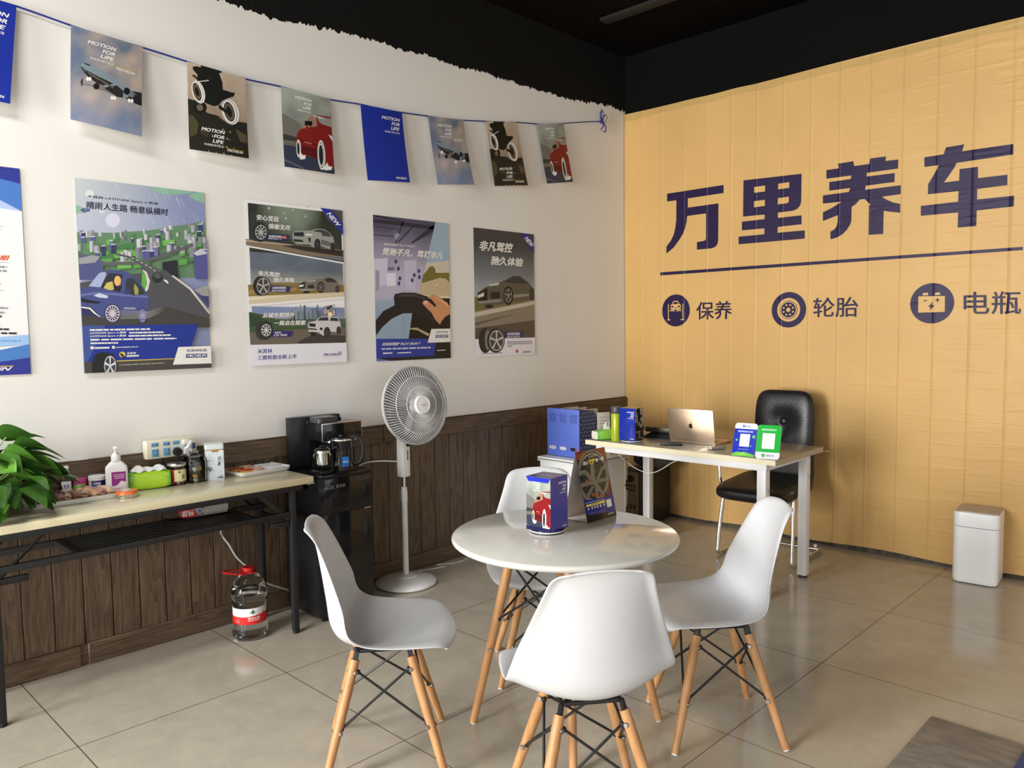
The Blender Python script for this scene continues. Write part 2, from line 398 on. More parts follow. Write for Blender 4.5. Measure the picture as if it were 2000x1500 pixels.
def wood_material(name, vertical):
    m = bpy.data.materials.new(name); m.use_nodes = True; nt = m.node_tree; N = nt.nodes; L = nt.links; b = N['Principled BSDF']
    tc = N.new('ShaderNodeTexCoord'); sp = N.new('ShaderNodeSeparateXYZ'); L.new(tc.outputs['Object'], sp.inputs[0])
    mp = N.new('ShaderNodeMapping'); mp.inputs['Scale'].default_value = (1, 1, .09) if vertical else (1, .07, 1.6); L.new(tc.outputs['Object'], mp.inputs[0])
    # each board its own grain
    if vertical:
        q = N.new('ShaderNodeMath'); q.operation = 'DIVIDE'; q.inputs[1].default_value = .1165; L.new(sp.outputs[1], q.inputs[0])
        fl = N.new('ShaderNodeMath'); fl.operation = 'FLOOR'; L.new(q.outputs[0], fl.inputs[0])
        mu = N.new('ShaderNodeMath'); mu.operation = 'MULTIPLY'; mu.inputs[1].default_value = 3.37; L.new(fl.outputs[0], mu.inputs[0])
        cb = N.new('ShaderNodeCombineXYZ'); L.new(mu.outputs[0], cb.inputs[2]); va = N.new('ShaderNodeVectorMath'); L.new(mp.outputs[0], va.inputs[0]); L.new(cb.outputs[0], va.inputs[1]); vec = va.outputs[0]
    else: vec = mp.outputs[0]
    n = N.new('ShaderNodeTexNoise'); n.inputs['Scale'].default_value = 13; n.inputs['Detail'].default_value = 2; n.inputs['Distortion'].default_value = .3; L.new(vec, n.inputs[0])
    k = N.new('ShaderNodeMath'); k.operation = 'MULTIPLY'; k.inputs[1].default_value = 9; L.new(n.outputs[0], k.inputs[0])
    fr = N.new('ShaderNodeMath'); fr.operation = 'FRACT'; L.new(k.outputs[0], fr.inputs[0])
    n2 = N.new('ShaderNodeTexNoise'); n2.inputs['Scale'].default_value = 110; n2.inputs['Detail'].default_value = 4; L.new(vec, n2.inputs[0])
    ad = N.new('ShaderNodeMath'); ad.operation = 'MULTIPLY_ADD'; ad.inputs[1].default_value = .38; L.new(fr.outputs[0], ad.inputs[0]); L.new(n2.outputs[0], ad.inputs[2])
    r = N.new('ShaderNodeValToRGB'); e = r.color_ramp.elements; e[0].position = .3; e[0].color = rgb(112, 94, 74); e[1].position = 1.0; e[1].color = rgb(66, 52, 40)
    x = e.new(.7); x.color = rgb(92, 75, 58); L.new(ad.outputs[0], r.inputs[0]); L.new(r.outputs[0], b.inputs['Base Color'])
    b.inputs['Roughness'].default_value = .42; b.inputs['Specular IOR Level'].default_value = .4
    return m
struct('floor', MB().box((-.2, YF-.2, -.1), (XR+.2, .2, 0)), floor_material())
BLACKP = rgb(22, 22, 20)
struct('ceiling', MB().box((-.2, YF-.2, ZC), (XR+.2, .2, ZC+.1)), mat('black_ceiling', rgb(17, 13, 11), .8, spec=.06, noisecol=(1.5, rgb(11, 9, 8), 3, (1, 1, 1))))
WM = wall_material('white_plaster', (3.0, 3.075), (.82, .805, .78, 1), rgb(10, 10, 9))
struct('wall_left', MB().box((-.15, YF, 0), (0, 0, ZC)), WM)
struct('wall_back', MB().box((-.15, 0, 0), (XR+.15, .15, ZC)), mat('black_plaster', rgb(12, 13, 12), .8, spec=.06, bump=(14, .1)))
w = MB()
for a, b_ in (((XR, YF, 0), (XR+.15, -2.9, ZC)), ((XR, -.5, 0), (XR+.15, 0, ZC)), ((XR, -2.9, 2.8), (XR+.15, -.5, ZC)), ((XR, -2.9, 0), (XR+.15, -.5, .4))): w.box(a, b_)
struct('wall_right', w, mat('right_plaster', (.72, .70, .67), .8))
w = MB(); w.box((-.15, YF-.15, 0), (.1, YF, ZC)); w.box((2.3, YF-.15, 0), (3.6, YF, ZC)); w.box((5.4, YF-.15, 0), (XR+.15, YF, ZC))
w.box((3.6, YF-.15, 3.2), (5.4, YF, ZC)); w.box((3.6, YF-.15, 0), (5.4, YF, .2))
w.box((.1, YF-.15, 3.2), (2.3, YF, ZC)); w.box((.1, YF-.15, 0), (2.3, YF, .2))
struct('wall_front', w, mat('front_plaster', (.6, .58, .55), .8))
for i, (a, b_) in enumerate(((.1, 2.3), (3.6, 5.4))):  # the second, unseen window is added to go with the right-hand fill
    w = MB()
    for k in range(3):
        x = a + (b_-a)*k/2; w.box((x-.03, YF-.11, .2), (x+.03, YF-.05, 3.2))
    w.box((a, YF-.11, .2), (b_, YF-.05, .26)); w.box((a, YF-.11, 3.14), (b_, YF-.05, 3.2))
    struct('window_%d' % (i+1), w, mat('dark_frame', (.05, .05, .055), .4))
w = MB()  # unseen side window, added to go with the fill from the right
for k in range(3):
    y = -2.9+1.2*k; w.box((XR+.04, y-.03, .4), (XR+.10, y+.03, 2.8))
w.box((XR+.04, -2.9, .4), (XR+.10, -.5, .46)); w.box((XR+.04, -2.9, 2.74), (XR+.10, -.5, 2.8))
struct('window_3', w, mat('dark_frame'))
# housing of the overhead fill lamp, added out of the camera's view
t = thing('added_ceiling_lamp', 'unseen added fill lamp on the black ceiling behind the viewer', 'lamp', (1.2, -5.6, 3.40))
MB().box((-.24, -.82, 0), (.24, .82, .095), 0, .01).build('housing', mat('fill_lamp_white', (.7, .7, .7), .4), t)
# wainscot on the left wall
WV, WH = wood_material('walnut_boards', True), wood_material('walnut_rail', False)
w = MB(); y = 0.0; GR = .1165; k = 0
while y > YF+.1:
    y1 = max(YF, y-GR)
    w.box((.0, y1+.0015, .0), (.014, y-.0015, .80), bev=.0025, seg=1); y = y1
struct('wall_panelling', w, WV, kind=None) if False else w.build('trim_1', WV, kind='structure')
w = MB()
for y0, y1 in ((0, -1.03), (-1.034, -2.36), (-2.364, -3.6), (-3.604, -4.9), (-4.904, YF)): w.box((.0, y1, .79), (.024, y0, .885), bev=.003, seg=1)
w.box((0, YF, .885), (.010, 0, .893), bev=.002)
w.build('trim_2', WH, kind='structure')
w = MB()
for y0, y1 in ((0, -1.2), (-1.204, -2.75), (-2.754, -3.955), (-3.985, -5.2), (-5.204, YF)): w.box((.0, y1, 0), (.024, y0, .095), bev=.003, seg=1)
w.box((0, -3.985, 0), (.018, -3.955, .095))
w.build('baseboard_left', WH, kind='structure')
# dark grey kerb left bare under the banner
MB().box((0.03, -.006, 0), (XR, .0, .03)).build('baseboard_back', mat('grey_mortar', rgb(92, 84, 76), .8, noisecol=(30, rgb(60, 54, 48), 4, (1, 1, 1))), kind='structure')
# flat cable duct on the ceiling, edges of the ceiling panel beside it
MB().box((.335, -.75, ZC-.02), (3.2, -.655, ZC), bev=.004).build('trim_3', mat('black_duct', rgb(30, 29, 28), .6), kind='structure')
# screw stubs in the black band of the back wall
# ------------------------------------------------------------------ the yellow banner
def banner_material():
    m = bpy.data.materials.new('yellow_vinyl'); m.use_nodes = True; nt = m.node_tree; N = nt.nodes; L = nt.links; b = N['Principled BSDF']
    a = N.new('ShaderNodeVertexColor'); a.layer_name = 'Col'
    tc = N.new('ShaderNodeTexCoord'); sp = N.new('ShaderNodeSeparateXYZ'); L.new(tc.outputs['Object'], sp.inputs[0])
    n = N.new('ShaderNodeTexNoise'); n.inputs['Scale'].default_value = 1.6; n.inputs['Detail'].default_value = 5; L.new(tc.outputs['Object'], n.inputs[0])
    mr = N.new('ShaderNodeMapRange'); mr.inputs[1].default_value = .3; mr.inputs[2].default_value = .7; mr.inputs[3].default_value = .93; mr.inputs[4].default_value = 1.05; L.new(n.outputs[0], mr.inputs[0])
    mu = N.new('ShaderNodeMix'); mu.data_type = 'RGBA'; mu.blend_type = 'MULTIPLY'; mu.inputs[0].default_value = 1; L.new(a.outputs[0], mu.inputs[6])
    cb = N.new('ShaderNodeCombineColor'); [L.new(mr.outputs[0], cb.inputs[i]) for i in range(3)]; L.new(cb.outputs[0], mu.inputs[7]); L.new(mu.outputs[2], b.inputs['Base Color'])
    # vertical fold creases every 0.187 m + diagonal wrinkles
    d = N.new('ShaderNodeMath'); d.operation = 'MULTIPLY_ADD'; d.inputs[1].default_value = 1/.187; d.inputs[2].default_value = .16; L.new(sp.outputs[0], d.inputs[0])
    r = N.new('ShaderNodeMath'); r.operation = 'ROUND'; L.new(d.outputs[0], r.inputs[0])
    e = N.new('ShaderNodeMath'); e.operation = 'SUBTRACT'; L.new(d.outputs[0], e.inputs[0]); L.new(r.outputs[0], e.inputs[1])
    q = N.new('ShaderNodeMath'); q.operation = 'ABSOLUTE'; L.new(e.outputs[0], q.inputs[0])
    cr = N.new('ShaderNodeMapRange'); cr.inputs[1].default_value = 0; cr.inputs[2].default_value = .05; cr.inputs[3].default_value = 1; cr.inputs[4].default_value = 0; L.new(q.outputs[0], cr.inputs[0])
    n3 = N.new('ShaderNodeTexNoise'); n3.inputs['Scale'].default_value = 1.4; n3.inputs['Detail'].default_value = 2; L.new(tc.outputs['Object'], n3.inputs[0])
    cm = N.new('ShaderNodeMath'); cm.operation = 'MULTIPLY'; L.new(cr.outputs[0], cm.inputs[0]); L.new(n3.outputs[0], cm.inputs[1])
    mp = N.new('ShaderNodeMapping'); mp.inputs['Rotation'].default_value = (0, math.radians(-18), 0); mp.inputs['Scale'].default_value = (1.1, 1, 9); L.new(tc.outputs['Object'], mp.inputs[0])
    n2 = N.new('ShaderNodeTexNoise'); n2.inputs['Scale'].default_value = 2.2; n2.inputs['Detail'].default_value = 3; n2.inputs['Distortion'].default_value = .4; L.new(mp.outputs[0], n2.inputs[0])
    pw = N.new('ShaderNodeMapRange'); pw.inputs[1].default_value = .52; pw.inputs[2].default_value = .8; L.new(n2.outputs[0], pw.inputs[0])
    rg = N.new('ShaderNodeMapRange'); rg.inputs[1].default_value = 1.4; rg.inputs[2].default_value = 3.2; rg.inputs[3].default_value = .15; rg.inputs[4].default_value = 1; L.new(sp.outputs[0], rg.inputs[0])
    pm = N.new('ShaderNodeMath'); pm.operation = 'MULTIPLY'; L.new(pw.outputs[0], pm.inputs[0]); L.new(rg.outputs[0], pm.inputs[1])
    s = N.new('ShaderNodeMath'); s.operation = 'MULTIPLY_ADD'; s.inputs[1].default_value = .9; L.new(pm.outputs[0], s.inputs[0]); L.new(cm.outputs[0], s.inputs[2])
    bp = N.new('ShaderNodeBump'); bp.inputs['Strength'].default_value = .42; bp.inputs['Distance'].default_value = .012; L.new(s.outputs[0], bp.inputs['Height']); L.new(bp.outputs[0], b.inputs['Normal'])
    b.inputs['Roughness'].default_value = .45; b.inputs['Specular IOR Level'].default_value = .25
    return m
mb = MB(); BW, BT, BB = 4.2, 3.06, .027
YEL = rgb(202, 163, 102)
def bsurf(x, z, n=0.0):
    e = .004*math.sin(x*3.1+1)*math.sin(z*1.7) + .003*math.sin(x*7+z*2)
    lift = .012*max(0, (.25-z)/.25)*(.5+.5*math.sin(x*5.2)) * (1 if x > .9 else .3)
    return Vector((x, -.014+e*.8-lift-n, z))
nx, nz = 84, 60
mb.grid(lambda i, j: bsurf(.004+(BW-.004)*i, BB+.006*math.sin(i*31)*(1-j)+(BT-.006*math.sin(i*9)-BB)*j), nx, nz, 0, YEL)
# folded hem along the top
mb.grid(lambda i, j: bsurf(.004+(BW-.004)*i, BT-.05-.018*noise.noise(Vector((i*20, 0, 3)))+(.045+.012*noise.noise(Vector((i*20, 0, 3))))*j, .0025), 84, 2, 0, rgb(186, 153, 94))
PUR = rgb(30, 14, 58)
def bq(x, y):
    p = on_back(x, y, -.014); return p.x, p.z
def bpoly(pts, col=PUR, n=.0025, sub=None):
    q = [bq(*p) for p in pts] if sub is None else pts
    a = sum(q[i-1][0]*q[i][1]-q[i][0]*q[i-1][1] for i in range(len(q)))
    if a < 0: q = q[::-1]
    bm = bmesh.new(); f = bm.faces.new([bm.verts.new((x, 0, z)) for x, z in q]); bm.normal_update()
    bmesh.ops.triangulate(bm, faces=[f])
    for _ in range(4):
        ed = [e for e in bm.edges if e.calc_length() > .16]
        if not ed: break
        bmesh.ops.subdivide_edges(bm, edges=ed, cuts=1); bm.normal_update(); bmesh.ops.triangulate(bm, faces=bm.faces[:])
    for v in bm.verts: v.co = bsurf(v.co.x, v.co.z, n)
    mb.bm(bm, 0, col)
def zz(x0, y0, k, pts): return [(x0+a/k, y0+b/k) for a, b in pts]
Z1 = lambda p: zz(1280, 340, 6.25, p); Z2 = lambda p: zz(1580, 270, 4.762, p); Z3 = lambda p: zz(1280, 540, 4.762, p); Z4 = lambda p: zz(1760, 530, 8.333, p)
bpoly(Z1([(145,240),(835,133),(833,232),(397,297),(395,410),(772,358),(768,800),(758,855),(735,886),(690,906),(640,911),(508,922),(508,830),(585,818),(610,808),(620,790),(620,480),(388,512),(380,580),(365,650),(335,730),(290,805),(220,900),(137,970),(137,885),(190,815),(225,740),(245,650),(256,560),(258,320),(145,335)]))
bpoly(Z1([(1077,77),(1782,-5),(1778,330),(1765,380),(1735,420),(1690,443),(1640,452),(1495,470),(1493,535),(1783,503),(1782,612),(1492,645),(1490,717),(1822,686),(1822,787),(1020,858),(1020,765),(1332,735),(1333,662),(1060,688),(1060,582),(1335,550),(1335,493),(1073,520)]))
for h in ([(1208,158),(1340,140),(1340,212),(1208,230)], [(1500,118),(1633,98),(1633,168),(1498,187)], [(1208,332),(1338,314),(1338,388),(1206,406)], [(1497,294),(1630,276),(1628,335),(1612,355),(1494,370)]): bpoly(Z1(h), YEL, .004)
bpoly(Z2([(163,297),(280,280),(274,237),(414,215),(424,260),(565,240),(572,190),(719,170),(713,213),(833,198),(830,283),(540,323),(538,358),(800,324),(797,407),(530,443),(524,480),(856,438),(854,521),(680,545),(720,570),(780,597),(850,612),(850,693),(760,685),(697,675),(692,890),(558,900),(562,625),(580,622),(520,566),(475,570),(440,610),(398,640),(395,770),(385,800),(355,850),(310,895),(255,925),(201,940),(200,868),(235,850),(258,820),(268,780),(270,715),(130,770),(130,690),(220,645),(305,590),(130,608),(130,532),(373,500),(387,463),(190,488),(190,408),(392,380),(396,347),(163,377)]))
bpoly(Z2([(1075,178),(1253,150),(1277,85),(1445,58),(1425,122),(1902,55),(1900,153),(1372,230),(1355,270),(1255,412),(1398,395),(1402,287),(1573,266),(1572,372),(1848,340),(1845,437),(1565,472),(1563,570),(1910,535),(1906,635),(1560,672),(1556,817),(1383,830),(1388,690),(1042,722),(1042,630),(1388,590),(1392,492),(1107,522),(1110,428),(1160,345),(1210,250),(1075,268)]))
bpoly([(1290,532),(1998,482),(1998,488.5),(1290,538)])
def bcirc(c, l, n=.0025, k=1.0, col=PUR, seg=40):
    cx, cz = bq(*c); lx, lz = bq(*l); r = abs(cx-lx)*k
    bpoly(circ(cx, cz, r, n=seg), col, n, True); return cx, cz, abs(cx-lx)
def btext(txt, bl, br, tl, bold=.02):
    A, B, C = bq(*bl), bq(*br), bq(*tl); vs, fs = glyphs(txt, bold)
    mb.add([bsurf(A[0]+(B[0]-A[0])*x+(C[0]-A[0])*y, A[1]+(B[1]-A[1])*x+(C[1]-A[1])*y, .0025+l) for x, y, l in vs], fs, 0, PUR, False)
cx, cz, R = bcirc((1319.9, 606.4), (1293.4, 606.4))
def loc(pts, n=.004, col=YEL): bpoly([(cx+x*R, cz+z*R) for x, z in pts], col, n, True)
for sx in (-1, 1):
    loc([(sx*.49, .42), (sx*.55, .42), (sx*.55, -.58), (sx*.49, -.58)]); loc([(sx*.36, -.55), (sx*.62, -.55), (sx*.62, -.61), (sx*.36, -.61)])
loc([(-.42, .02), (.42, .02), (.42, -.04), (-.42, -.04)]); loc([(-.36, .32), (-.3, .40), (.3, .40), (.38, .32), (.36, .06), (.22, .06), (.2, -.02), (-.2, -.02), (-.22, .06), (-.36, .06)])
loc([(-.26, .38), (-.2, .55), (-.1, .6), (.1, .6), (.2, .55), (.26, .38)]); loc([(-.19, .40), (-.15, .51), (-.08, .54), (.08, .54), (.15, .51), (.19, .40)], .005, PUR)
loc(circ(-.24, .24, .07, n=12), .005, PUR); loc(circ(.24, .24, .07, n=12), .005, PUR); loc([(-.13, .2), (.13, .2), (.13, .17), (-.13, .17)], .005, PUR); loc([(-.1, -.02), (.1, -.02), (.1, .06), (-.1, .06)], .005, PUR)
btext('保养', (1359.8, 624.4), (1430.1, 623.4), (1359.8, 589.6), .012)
cx, cz, R = bcirc((1540.8, 605.1), (1508, 605.1))
for k, c, n in ((.667, YEL, .0035), (.52, PUR, .0045), (.49, YEL, .0055), (.43, PUR, .0065), (.12, YEL, .0075)): loc(circ(0, 0, k, n=40), n, c)
for a in range(8): loc(circ(.29*math.cos(a*PI/4+.39), .29*math.sin(a*PI/4+.39), .055, n=12), .0075)
btext('轮胎', (1588.3, 619.8), (1676.5, 618.7), (1588.3, 582), .012)
bcirc((1820, 592.4), (1778, 592.4))
for p in ([(285,408),(715,400),(712,660),(280,672)], [(360,352),(440,348),(445,388),(352,392)], [(560,345),(635,342),(640,383),(550,386)]): bpoly(Z4(p), YEL, .004)
for p in ([(372,470),(424,464),(424,480),(372,486)], [(560,461),(630,457),(630,474),(560,478)], [(585,435),(603,434),(604,499),(586,500)], [(518,498),(440,580),(480,582),(470,635),(548,553),(507,552)]): bpoly(Z4(p), PUR, .0055)
btext('电瓶', (1881.8, 614), (1994, 613.6), (1881.8, 570.2), .012)
mb.build('banner', banner_material(), label='large creased yellow banner with purple Chinese lettering covering the back wall', cat='banner')

# ------------------------------------------------------------------ prints shared by pennants, boxes and posters
W_ = pc(225, 224, 222); NAVY = pc(28, 34, 92); BLUE = pc(24, 46, 140); BLK = pc(16, 16, 18)
def wheel(P, cx, cy, rx, ry, tyre=None, rim=None, spokes=5, dark=None, rot=0, hub=.72, sw=.1):
    tyre = tyre or pc(28, 28, 30); rim = rim or pc(150, 152, 156); dark = dark or pc(36, 36, 40)
    P.poly(circ(cx, cy, rx, ry, rot=rot), tyre); P.poly(circ(cx, cy, rx*hub, ry*hub, rot=rot), rim); P.poly(circ(cx, cy, rx*hub*.9, ry*hub*.9, rot=rot), dark)
    c, q = math.cos(rot), math.sin(rot); P.L += 1
    for k in range(spokes):
        a = 2*PI*k/spokes-PI/2; pts = []
        for (r, o) in ((.08, -2.2), (.9, -sw), (.9, sw), (.08, 2.2)):
            x, y = rx*hub*r*math.cos(a+o), ry*hub*r*math.sin(a+o); pts.append((cx+x*c-y*q, cy+x*q+y*c))
        P.poly(pts, rim, P.L)
    P.poly(circ(cx, cy, rx*hub*.16, ry*hub*.16, rot=rot), rim)
def motion(P, s1, t0, dt, k=1.0, cn=True, col=None):
    """three right-aligned slogan lines"""
    col = col or W_
    P.txt('MOTION', s1-.40*k, s1, t0, t0+dt*.72, col, .035, .28); P.txt('FOR', s1-.20*k, s1-.02*k, t0+dt*1.05, t0+dt*1.77, col, .035, .28)
    P.txt('LIFE', s1-.225*k, s1-.03*k, t0+dt*2.1, t0+dt*2.82, col, .035, .28)
    if cn: P.txt('米其林·领行生活', s1-.36*k, s1-.04*k, t0+dt*3.15, t0+dt*3.62, col, .01)
def marque(P, s0, s1, t0, t1, col=None, line=True):
    if line: P.poly([(s0, t0-.010), (s1, t0-.010), (s1, t0-.004), (s0, t0-.004)], pc(205, 180, 60))
    P.txt('MICHELIN', s0, s1, t0, t1, col or W_, .035, .25)
def art_plane(P):
    sky = lambda s, t: mix(mix(pc(96, 110, 132), pc(176, 160, 148), cloud(s*1.2+t*.5, t*1.6, 2.2, 1)*1.5-.3), pc(120, 134, 165), max(0, t-.55)*1.2+max(0, .2-s)*.8)
    P.grad(0, 0, 1, 1, 22, 30, sky); h = P.h
    P.quad((718, 268), (1475, 515), (1420, 1468), (695, 1275)).zoom(0, 0, 1)
    P.poly([(830, 905), (960, 925), (1080, 960), (1200, 1020), (1195, 1050), (1080, 1000), (940, 940), (825, 912)], pc(110, 108, 104))
    P.poly([(830, 835), (805, 885), (815, 935), (825, 930), (834, 890)], pc(60, 60, 66))
    P.poly([(1350, 990), (1450, 1010), (1450, 1155), (1340, 1110), (1260, 1055)], pc(30, 31, 34))
    P.poly([(806, 705), (850, 680), (905, 692), (1010, 750), (1180, 872), (1330, 985), (1400, 1040), (1340, 1065), (1190, 1050), (1000, 915), (880, 820), (830, 775)], pc(118, 136, 146))
    P.poly([(808, 712), (860, 755), (1000, 835), (1180, 925), (1250, 990), (1240, 1060), (1180, 1050), (1010, 930), (890, 838), (835, 775)], pc(38, 37, 38))
    P.poly([(820, 735), (1000, 850), (1150, 945), (1140, 960), (1000, 875), (840, 770)], pc(92, 82, 74))
    P.poly([(845, 682), (870, 688), (915, 708), (905, 717), (852, 694)], pc(24, 26, 30))
    P.poly([(965, 900), (1035, 925), (1060, 960), (1045, 985), (985, 970)], pc(120, 112, 104)); P.poly(circ(968, 936, 32, 34), pc(26, 26, 28))
    P.poly([(1275, 955), (1330, 978), (1368, 1040), (1340, 1062), (1275, 1025)], pc(104, 112, 120)); P.poly(circ(1285, 990, 34, 38), pc(22, 22, 25))
    for x, y in ((878, 855), (904, 857), (1126, 1060), (1154, 1063), (1306, 1090), (1336, 1094)): P.poly(circ(x, y, 15, 22, n=14), W_)
    P.h = h
    motion(P, .62, .10, .055); marque(P, .62, .90, .305, .335)
def art_moto(P):
    P.grad(0, 0, 1, 1, 16, 22, lambda s, t: mix(pc(188, 170, 152), pc(132, 112, 92), t*1.3+cloud(s, t, 5, 4)*.5-.25)); h = P.h
    P.quad((60, 75), (780, 275), (790, 1275), (75, 1145)).zoom(0, 0, 1); DK = pc(20, 23, 19)
    P.poly([(60, 525), (120, 545), (230, 560), (290, 700), (330, 715), (440, 745), (480, 790), (560, 840), (690, 815), (790, 830), (800, 1300), (60, 1200)], pc(34, 34, 26))
    P.poly([(70, 720), (130, 740), (190, 830), (170, 960), (90, 1000)], pc(70, 70, 44)); P.poly([(230, 870), (330, 930), (300, 1010), (200, 950)], pc(58, 50, 34)); P.poly([(640, 900), (770, 980), (780, 1080), (690, 1060)], pc(84, 72, 52))
    P.poly(circ(210, 640, 85, 75), DK); P.poly(circ(210, 640, 42, 40), pc(110, 95, 80))
    P.poly([(232, 60), (485, 180), (480, 215), (450, 215), (490, 330), (495, 400), (560, 425), (645, 455), (630, 500), (540, 530), (480, 560), (440, 610), (380, 625), (270, 580), (230, 440), (180, 330), (185, 240), (130, 175), (130, 140), (180, 135), (225, 150)], DK)
    P.poly([(110, 240), (150, 240), (190, 280), (200, 320), (160, 280)], DK)
    P.poly([(190, 318), (320, 300), (325, 315), (200, 328)], pc(190, 185, 178)); P.poly([(490, 402), (560, 420), (640, 455), (600, 450), (500, 420)], pc(170, 160, 150))
    for cx, cy, rx, ry, rt in ((185, 447, 76, 146, -.28), (575, 692, 104, 160, -.25)):
        P.poly(circ(cx+8, cy+2, rx, ry, rot=rt), W_); P.poly(circ(cx-1, cy, rx*.86, ry*.93, rot=rt), pc(30, 30, 34)); P.poly(circ(cx-3, cy, rx*.82, ry*.90, rot=rt), W_)
        P.poly(circ(cx-6, cy, rx*.6, ry*.78, rot=rt), pc(30, 30, 30)); P.poly(circ(cx-6, cy, rx*.5, ry*.68, rot=rt), pc(100, 86, 70)); P.poly(circ(cx-6, cy, rx*.3, ry*.4, rot=rt), DK)
    P.poly([(440, 600), (560, 690), (545, 720), (440, 650)], DK)
    P.h = h
    motion(P, .60, .715, .058); marque(P, .62, .90, .93, .955)
def art_car(P):
    P.grad(0, 0, 1, 1, 14, 22, lambda s, t: mix(mix(pc(168, 176, 168), pc(112, 122, 116), cloud(s, t*2, 3, 9)), pc(118, 116, 108), t*1.2)); h = P.h
    P.quad((1212, 375), (1815, 520), (1830, 1455), (1237, 1360)).zoom(0, 0, 1)
    P.poly([(1205, 690), (1300, 745), (1390, 800), (1480, 885), (1500, 1000), (1205, 965)], pc(104, 102, 98))
    P.poly([(1205, 950), (1300, 975), (1400, 1000), (1830, 1050), (1830, 1130), (1205, 1060)], pc(48, 54, 54))
    P.poly([(1205, 1030), (1830, 1100), (1830, 1180), (1205, 1090)], pc(98, 98, 84)); P.poly([(1205, 1085), (1830, 1190), (1840, 1480), (1205, 1400)], pc(46, 52, 70))
    P.poly([(1230, 1260), (1470, 1385), (1455, 1390), (1230, 1280)], pc(92, 98, 112))
    P.poly([(1378, 1050), (1395, 955), (1440, 895), (1500, 815), (1560, 748), (1620, 718), (1830, 745), (1850, 1400), (1700, 1310), (1640, 1275), (1440, 1205), (1385, 1150)], pc(122, 26, 26))
    P.poly([(1420, 905), (1500, 820), (1570, 745), (1630, 730), (1640, 860), (1540, 880)], pc(150, 118, 100)); P.poly([(1640, 735), (1830, 765), (1830, 870), (1700, 835), (1660, 800)], pc(140, 142, 136))
    P.poly([(1400, 1010), (1640, 1090), (1640, 1110), (1400, 1040)], pc(86, 14, 16)); P.poly([(1440, 1190), (1640, 1265), (1700, 1310), (1640, 1150), (1440, 1100)], pc(82, 14, 16)); P.poly([(1480, 1050), (1570, 1075), (1560, 1085), (1480, 1062)], pc(190, 120, 110))
    P.poly([(1490, 798), (1582, 800), (1580, 856), (1488, 850)], pc(16, 16, 18)); P.poly([(1775, 960), (1830, 990), (1830, 1060)], pc(210, 215, 220))
    P.poly([(1415, 1265), (1432, 1190), (1450, 1220), (1490, 1222), (1480, 1268), (1430, 1276)], W_); P.poly([(1690, 1390), (1745, 1310), (1760, 1355), (1808, 1362), (1792, 1402), (1720, 1408)], W_)
    for cx, cy, rx, ry in ((1407, 1140, 28, 110), (1678, 1218, 48, 185)):
        P.poly(circ(cx, cy, rx, ry), W_); P.poly(circ(cx-2, cy, rx*.78, ry*.86), BLK); P.poly(circ(cx-3, cy, rx*.7, ry*.8), W_); P.poly(circ(cx-4, cy, rx*.55, ry*.68), pc(34, 36, 44))
    P.h = h
    motion(P, .60, .07, .052, .85, col=pc(226, 230, 226)); marque(P, .61, .84, .265, .29, pc(226, 230, 226), False)
def art_blue(P, big=False):
    P.grad(0, 0, 1, 1, 8, 10, lambda s, t: pc(24, 44, 146))
    motion(P, .93, .10, .062, 1.15); marque(P, .66, .93, .93, .96, line=False)

def sheet(O, U, V, N, w, h, bend=None):
    """maps (s, t, n) on a w x h sheet hanging from its top left corner O"""
    O, U, V, N = Vector(O), Vector(U), Vector(V), Vector(N)
    return lambda s, t, n: O + U*(w*s) - V*(h*t) + N*(n + (bend(s, t) if bend else 0))

# ------------------------------------------------------------------ bunting
ARTS = {'plane': art_plane, 'moto': art_moto, 'car': art_car, 'blue': art_blue}
bt = thing('bunting', 'string of eight printed rectangular pennants on a blue cord across the white wall', 'bunting', (0.02, -2.2, 2.66))
BO = Vector((0.02, -2.2, 2.66))
flags = [('blue', (-4.395, 2.745), (-4.097, 2.731), (-4.145, 2.336), (-4.44, 2.35), 'plain blue pennant with a white slogan, at the cut left end'),
 ('plane', (-3.902, 2.708), (-3.614, 2.688), (-3.654, 2.286), (-3.93, 2.315), 'cloudy sky pennant with a grey airliner, first of two'),
 ('moto', (-3.419, 2.673), (-3.134, 2.656), (-3.146, 2.269), (-3.431, 2.273), 'brown pennant with a motorcycle rider, first of two'),
 ('car', (-2.945, 2.659), (-2.656, 2.652), (-2.662, 2.258), (-2.948, 2.26), 'grey pennant with a dark red car, first of two'),
 ('blue', (-2.467, 2.664), (-2.183, 2.673), (-2.157, 2.277), (-2.443, 2.256), 'plain blue pennant in the middle of the cord'),
 ('plane', (-1.989, 2.688), (-1.708, 2.714), (-1.67, 2.321), (-1.948, 2.291), 'cloudy sky pennant with a grey airliner, nearer the corner'),
 ('moto', (-1.515, 2.742), (-1.235, 2.785), (-1.163, 2.382), (-1.46, 2.343), 'brown pennant with a motorcycle rider, nearer the corner'),
 ('car', (-1.04, 2.81), (-0.758, 2.862), (-0.696, 2.463), (-0.957, 2.42), 'grey pennant with a dark red car, last by the corner')]
cord = [(0.0, -4.7, 2.77), (0.0, -4.4, 2.748)]
